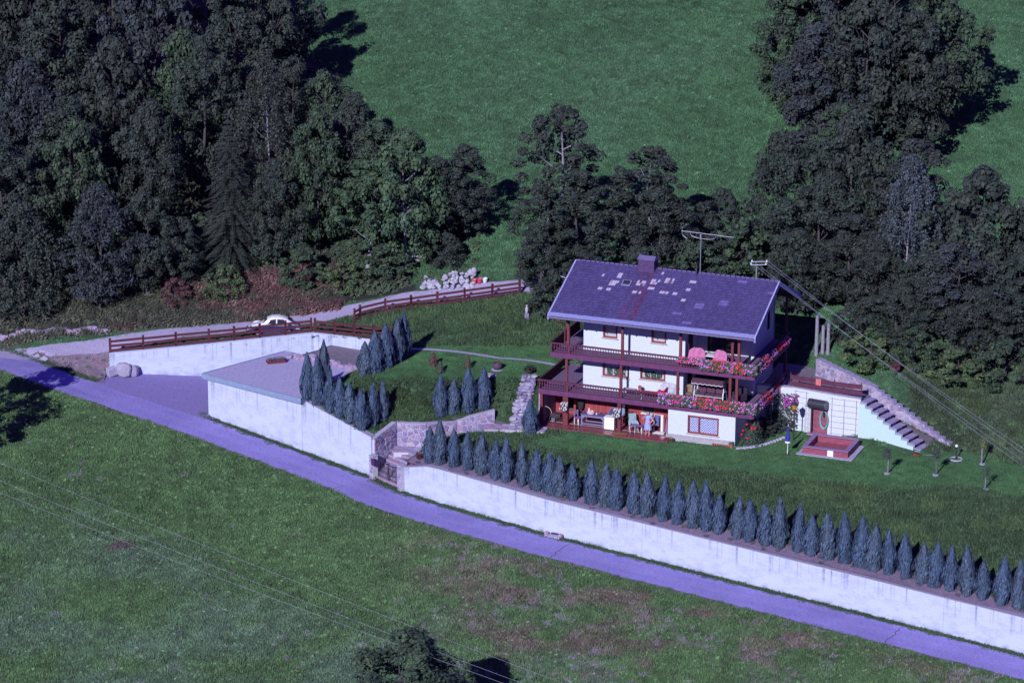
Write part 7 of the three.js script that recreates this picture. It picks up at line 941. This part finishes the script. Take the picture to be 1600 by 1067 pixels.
// ---------------------------------------------------------------- upper lawn, drive, wood edge
{
  const small = (x, z, s, m, lab, seed) => { const t = thing('dwarf_shrub', lab, 'shrub', [x, H(x, z), z], seed); const r = rng(seed), L = new Leaves(); for (let k = 0; k < 420; k++) { const tt = r(), a = r() * 6.283, R0 = s * 0.5 * (1 - tt * 0.75) * Math.sqrt(r()), v = 0.6 + 0.8 * r(); L.add(Math.cos(a) * R0, 0.08 + tt * s, Math.sin(a) * R0, Math.cos(a), 0.6, Math.sin(a), 0.06, 0.13, Math.cos(a), 0.7, Math.sin(a), [v, v, v]); } obj('crown', L.geo(), m, t, 0); obj('trunk', cyl(0.03, 0.02, s * 0.6), MAT.bark, t); };
  small(-20.4, -8.9, 0.85, leafMat(0.12, 0.05, 0.05), 'small reddish dwarf conifer on the upper lawn', 201); small(-19.9, -7.7, 0.75, leafMat(0.06, 0.085, 0.06), 'small green dwarf conifer below the reddish one', 202); small(-18.0, -8.5, 0.8, leafMat(0.10, 0.07, 0.05), 'small brownish dwarf conifer in the middle of the upper lawn', 203);
  const y1 = H(-15.95, -8.1); const ca = thing('iron_cauldron', 'round iron cauldron planted with reddish flowers on the upper lawn', 'cauldron', [-15.95, y1, -8.1]); obj('kettle', new THREE.LatheGeometry([[0, 0.02], [0.22, 0.05], [0.34, 0.2], [0.36, 0.34], [0.33, 0.46], [0.36, 0.5], [0.3, 0.5], [0.28, 0.4], [0, 0.38]].map((p) => new THREE.Vector2(...p)), 18), M(0.10, 0.07, 0.13, { rough: 0.6 }), ca); obj('plants', leafPuff(0.32, 130, 0.09, 31, 0.5).translate(0, 0.42, 0), leafMat(0.2, 0.08, 0.07), ca, 0); obj('base_slab', cyl(0.42, 0.42, 0.04, 0, 0, 0, 18), MAT.stone2, ca);
  const rs = thing('round_slab', 'round pale stone slab lying on the upper lawn edge', 'slab', [-16.35, H(-16.35, -7.5), -7.5]); obj('slab', cyl(0.4, 0.38, 0.09, 0, 0, 0, 20), MAT.rock, rs);
  const db = thing('planted_bowl', 'low brown bowl with a dark bushy plant on the upper lawn beside the house', 'planter', [-13.75, H(-13.75, -7.8) - 0.01, -7.8], 0.6); obj('bowl', new THREE.LatheGeometry([[0, 0.02], [0.2, 0.03], [0.36, 0.2], [0.4, 0.22], [0.34, 0.22], [0.2, 0.1], [0, 0.1]].map((p) => new THREE.Vector2(...p)), 16), M(0.12, 0.045, 0.05, { side: THREE.DoubleSide }), db); obj('plant', leafPuff(0.36, 170, 0.13, 33, 1.4).translate(0, 0.14, 0), leafMat(0.02, 0.018, 0.025), db, 0);
  // irregular stone steps up the left side of the house
  const ls = thing('rubble_steps', 'irregular pale stone steps climbing the bank at the left of the house', 'steps'), sg = [0, 1, 2, 3].map((k) => rockGeo(0.3, 0.12, 0.24, k + 3, 0.3)); sg.forEach((g) => muv(g)); const r = rng(61); for (let k = 0; k < 15; k++) { const t = k / 14; for (let q = 0; q < 3; q++) { const o = obj('step_stone', sg[(k + q) % 4], [MAT.stone, MAT.stone2, MAT.rock2, MAT.stone3][Math.floor(r() * 4)], ls, 0); o.position.set(lerp(-14.55, -13.75, t) + (q - 1) * 0.32 + (r() - 0.5) * 0.1, lerp(0.04, 2.6, t) + (r() - 0.5) * 0.06, lerp(-4.3, -7.0, t) + (r() - 0.5) * 0.3); o.rotation.set((r() - 0.5) * 0.2, r() * 6, (r() - 0.5) * 0.2); o.scale.set(0.75 + 0.5 * r(), 0.9 + 0.4 * r(), 0.8 + 0.5 * r()); } }
  // car on the drive
  const car = thing('parked_car', 'white rounded old saloon car parked on the drive behind the fence', 'car', [-32.3, H(-32.3, -20.1) + 0.0, -20.0], 0.06); car.scale.setScalar(0.95);
  { // body lofted from cross sections along x (nose to the left)
    const S = [[-2.0, 0.42, 0.30, 0.32], [-1.92, 0.62, 0.62, 0.28], [-1.6, 0.80, 0.70, 0.26], [-1.1, 0.93, 0.74, 0.24], [-0.75, 0.98, 0.76, 0.23], [-0.2, 1.0, 0.77, 0.23], [0.6, 1.0, 0.77, 0.23], [1.1, 0.97, 0.75, 0.25], [1.6, 0.82, 0.68, 0.28], [1.92, 0.58, 0.52, 0.32], [2.02, 0.45, 0.25, 0.36]], T = [[-0.82, 0.98, 0.5], [-0.5, 1.3, 0.58], [-0.1, 1.46, 0.6], [0.4, 1.48, 0.6], [0.9, 1.36, 0.57], [1.35, 1.12, 0.5], [1.62, 0.88, 0.4]];
    const loft = (rows, n, f) => { const P = [], I = []; rows.forEach((s) => { for (let i = 0; i <= n; i++) P.push(...f(s, i / n)); }); for (let j = 0; j + 1 < rows.length; j++) for (let i = 0; i < n; i++) { const a = j * (n + 1) + i; I.push(a, a + 1, a + n + 1, a + 1, a + n + 2, a + n + 1); } const g = new THREE.BufferGeometry(); g.setAttribute('position', new THREE.Float32BufferAttribute(P, 3)); g.setIndex(I); g.computeVertexNormals(); return g; };
    const cm = MAT.carPaint.clone(); cm.side = THREE.DoubleSide;
    obj('body', loft(S, 20, ([x, top, hw_, bot], t) => { const a = (t * 2 - 1) * 1.62, c = Math.sign(Math.sin(a)) * Math.pow(Math.abs(Math.sin(a)), 0.6), q = Math.pow(Math.max(0, Math.cos(a)), 0.6); return [x, bot + (top - bot) * q, c * hw_]; }), cm, car, 0);
    obj('roof_shell', loft(T, 20, ([x, top, hw_], t) => { const a = (t * 2 - 1) * 1.5, c = Math.sign(Math.sin(a)) * Math.pow(Math.abs(Math.sin(a)), 0.75), q = Math.pow(Math.max(0, Math.cos(a)), 0.55); return [x, 0.86 + (top - 0.86) * q, c * (hw_ + 0.08)]; }), cm, car, 0);
    for (const s of [-1, 1]) { obj('side_window', [hexa([[-0.42, 1.0, s * 0.69], [0.2, 1.0, s * 0.70], [0.2, 1.0, s * 0.5], [-0.42, 1.0, s * 0.5]], [[-0.2, 1.27, s * 0.645], [0.2, 1.32, s * 0.65], [0.2, 1.32, s * 0.45], [-0.2, 1.27, s * 0.45]])], MAT.carGlass, car); obj('side_window', [hexa([[0.3, 1.0, s * 0.70], [1.0, 1.0, s * 0.685], [1.0, 1.0, s * 0.5], [0.3, 1.0, s * 0.5]], [[0.3, 1.32, s * 0.65], [0.8, 1.27, s * 0.645], [0.8, 1.27, s * 0.45], [0.3, 1.32, s * 0.45]])], MAT.carGlass, car); for (const x of [-1.22, 1.2]) { const wl = part('wheel', car); obj('tyre', new THREE.TorusGeometry(0.25, 0.085, 8, 20).translate(x, 0.32, s * 0.7), MAT.rubber, wl); obj('hub_cap', new THREE.CylinderGeometry(0.17, 0.17, 0.1, 16).rotateX(Math.PI / 2).translate(x, 0.32, s * 0.72), MAT.chrome, wl); obj('mudguard', new THREE.TorusGeometry(0.4, 0.13, 8, 14, Math.PI).translate(x, 0.34, s * 0.68), MAT.carPaint, car); } obj('headlight', new THREE.SphereGeometry(0.1, 10, 8).scale(0.5, 1, 1).translate(-1.72, 0.72, s * 0.52), MAT.chrome, car); }
    obj('windscreen', hexa([[-0.8, 0.98, 0.5], [-0.8, 0.98, -0.5], [-0.74, 0.98, -0.5], [-0.74, 0.98, 0.5]], [[-0.53, 1.3, 0.46], [-0.53, 1.3, -0.46], [-0.46, 1.3, -0.46], [-0.46, 1.3, 0.46]]), MAT.carGlass, car); obj('rear_window', hexa([[1.42, 1.04, 0.4], [1.42, 1.04, -0.4], [1.46, 1.08, -0.4], [1.46, 1.08, 0.4]], [[1.1, 1.24, 0.36], [1.1, 1.24, -0.36], [1.14, 1.28, -0.36], [1.14, 1.28, 0.36]]), MAT.carGlass, car); for (const x of [-2.06, 2.06]) obj('bumper', tube([[x * 0.96, 0.42, -0.7], [x, 0.42, -0.4], [x, 0.42, 0.4], [x * 0.96, 0.42, 0.7]], 0.045, 16, 6), MAT.chrome, car);
  }
  // boulder and concrete block at the end of the bay wall
  const bo = obj('boulder', rockGeo(0.6, 0.55, 0.5, 3, 0.16, 2), MAT.rock2); bo.position.set(-43.0, -0.45, -17.7); bo.rotation.y = 0.3; tag(bo, 'big pale boulder at the left end of the parking bay wall', 'boulder');
  const b2 = obj('boulder', rockGeo(0.36, 0.45, 0.42, 8, 0.2), MAT.stone); b2.position.set(-42.3, -0.62, -17.95); tag(b2, 'smaller violet boulder leaning behind the big pale one', 'boulder');
  const b3 = obj('concrete_block', rbx(0.7, 0.6, 0.5, 0.03), MAT.stone2); b3.position.set(-43.85, -0.5, -17.55); b3.rotation.set(0.12, 0.6, 0.1); tag(b3, 'tilted concrete block left of the big boulder', 'block');
  // rock pile and buckets
  const geos = [rockGeo(0.27, 0.2, 0.24, 11, 0.36), rockGeo(0.2, 0.17, 0.24, 12, 0.36), rockGeo(0.33, 0.27, 0.27, 13, 0.34)]; const q = rng(71); const pile = [];
  for (let k = 0; k < 90; k++) { const x = -21.6 + 4.3 * q(), z = -24.2 + 0.25 * (x + 21.5) + (q() - 0.5) * 1.5, hp_ = 0.75 * Math.exp(-((x + 19.3) ** 2 + ((z + 23.8) * 1.1) ** 2) * 1.6) + 0.75 * Math.exp(-((x + 17.95) ** 2 + ((z + 23.5) * 1.1) ** 2) * 2.6); pile.push([x, z, hp_ * q()]); }
  pile.forEach(([x, z, up], k) => { const o = obj('pile_rock', geos[k % 3], [MAT.rock, MAT.rock2, MAT.rock, MAT.stone2][k % 4], scene, k < 3 ? 1 : 0); o.position.set(x, H(x, z) + 0.06 + up, z); o.rotation.set(q() * 3, q() * 6, q() * 3); o.scale.set(0.35 + 0.5 * q(), 0.35 + 0.4 * q(), 0.35 + 0.5 * q()); tag(o, 'pale broken rock in the heap under the maple', 'rock', 'rocks of the heap beside the drive'); });
  [[-17.75, -22.95, [0.55, 0.10, 0.10], 'orange-red bucket in front of the rock heap'], [-17.35, -22.9, [0.55, 0.04, 0.14], 'pink-red bucket beside the orange one'], [-16.95, -22.85, [0.62, 0.68, 0.66], 'white bucket at the right end of the rock heap']].forEach(([x, z, c, lab]) => { const t = thing('bucket', lab, 'bucket', [x, H(x, z) + 0.02, z]); obj('pail', new THREE.LatheGeometry([[0, 0], [0.14, 0], [0.19, 0.34], [0.205, 0.34], [0.205, 0.37], [0.17, 0.37], [0.13, 0.03], [0, 0.03]].map((p) => new THREE.Vector2(...p)), 16), M(...c, { map: null, rough: 0.4 }), t); obj('handle', new THREE.TorusGeometry(0.19, 0.01, 5, 16, Math.PI).rotateX(-1.2).translate(0, 0.35, 0), MAT.metal, t); });
  // low stone kerb along the road at the left, planks under the maple, garden ornament
  const kb = thing('rubble_kerb', 'low violet rubble wall along the road at the left edge', 'wall'); for (let k = 0; k < 34; k++) { const t = k / 33, x = lerp(-57.5, -44.9, t), z = lerp(-24.4, -22.9, t) + 0.15 * Math.sin(k); obj('kerb_stone', rockGeo(0.3, 0.22 + 0.1 * q(), 0.22, k % 7, 0.25).translate(x, H(x, z) + 0.12, z), k % 2 ? MAT.stone : MAT.stoneWarm, kb); }
  const wp = thing('plank_rack', 'weathered wooden rack of planks under the maple', 'rack', [-23.2, H(-23.2, -27.4), -27.4], 0.1); for (let k = 0; k < 4; k++) obj('plank', bx(2.6, 0.16, 0.05, 0, 0.3 + 0.3 * k, 0, 0, 0, 0.02 * (k % 2)), MAT.barkPale, wp); for (const x of [-1.2, 0, 1.2]) obj('post', bx(0.1, 1.5, 0.1, x, 0.7, -0.08), MAT.fence, wp);
  const or = thing('stone_post', 'pale weathered stone post on a dark plinth beside the trees', 'post', [-13.9, H(-13.9, -17.5), -17.5]); or.scale.setScalar(0.75); obj('plinth', bx(0.4, 0.6, 0.4, 0, 0.3, 0), MAT.stone3, or); obj('shaft', new THREE.LatheGeometry([[0, 0.6], [0.16, 0.62], [0.13, 0.8], [0.17, 1.0], [0.12, 1.15], [0.06, 1.2], [0.1, 1.3], [0.08, 1.4], [0, 1.43]].map((p) => new THREE.Vector2(...p)), 14), MAT.rock, or);
  // wooden poles behind the terrace, drain at the roadside wall
  [[6.3, -10.6, 3.0, 'tallest weathered wooden pole right of the house'], [6.75, -10.7, 2.1, 'middle one of the three weathered wooden poles'], [7.1, -10.5, 2.3, 'rightmost of the three weathered wooden poles']].forEach(([x, z, h, lab]) => { const t = thing('wooden_pole', lab, 'pole', [x, H(x, z), z]); obj('pole', cyl(0.14, 0.12, h, 0, -0.1, 0, 10), MAT.barkPale, t); obj('pole_cap', cyl(0.15, 0.05, 0.08, 0, h - 0.1, 0, 10), MAT.metal, t); });
  const a = alongW(-12.2, 7.1), dx = a.tx, dz = a.tz, dr = thing('drain_inlet', 'stone drain inlet at the foot of the roadside wall', 'drain', [-12.2, -3.58, 7.75], Math.atan2(-dz, dx)); obj('slab', rbx(1.1, 0.12, 0.5, 0.02, 0, 0.03, 0), MAT.stone2, dr); obj('grate', bx(0.5, 0.12, 0.1, 0, 0.12, -0.22), MAT.iron, dr); for (const s of [-1, 1]) obj('side_stone', rockGeo(0.16, 0.14, 0.2, 5, 0.2).translate(s * 0.5, 0.12, -0.05), MAT.stoneWarm, dr); obj('wall_plate', bx(0.75, 1.0, 0.03, 0.1, 0.72, -0.345), MAT.concrete, dr);
}
// ---------------------------------------------------------------- overhead wires
{
  const wm = M(0.30, 0.30, 0.42, { map: null, rough: 0.5 }), wire = (a, b, sag, rad, label, g) => { const pts = []; for (let k = 0; k <= 16; k++) { const t = k / 16; pts.push([lerp(a[0], b[0], t), lerp(a[1], b[1], t) - sag * 4 * t * (1 - t), lerp(a[2], b[2], t)]); } const o = obj('overhead_wire', tube(pts, rad, 40, 5), wm); tag(o, label, 'wire', g); };
  const [mx, my, mz] = hp(-0.15, 4.5, 11.5);
  [[-0.45, -0.4], [-0.3, 0.3], [0.5, -0.7], [0.65, 0.0]].forEach(([x, z], i) => { const c = Math.cos(FY), s = Math.sin(FY); wire([mx + x * c + z * s, my + 0.15, mz - x * s + z * c], [[18.9, 3, 17.4], [19.1, 3, 16.0], [19.3, 3, 15.0], [19.5, 3, 13.8]][i], 0.25, 0.0075, `electric wire from the roof mast to the lower right, ${['lowest', 'second lowest', 'second highest', 'highest'][i]} of four`, 'wires from the roof mast'); });
  [[[-49.5, 4, 12.5], [-10.26, -1, 39.5]], [[-48.9, 4, 16.0], [-9.3, -1, 42.5]], [[-48.5, 4, 18.3], [-8.3, -1, 44.2]]].forEach(([a, b], i) => wire(a, b, 0.25, 0.0065, `thin wire crossing above the lower meadow, ${['uppermost', 'middle', 'lowest'][i]} of three`, 'wires above the lower meadow'));
}
renderer.render(scene, camera);
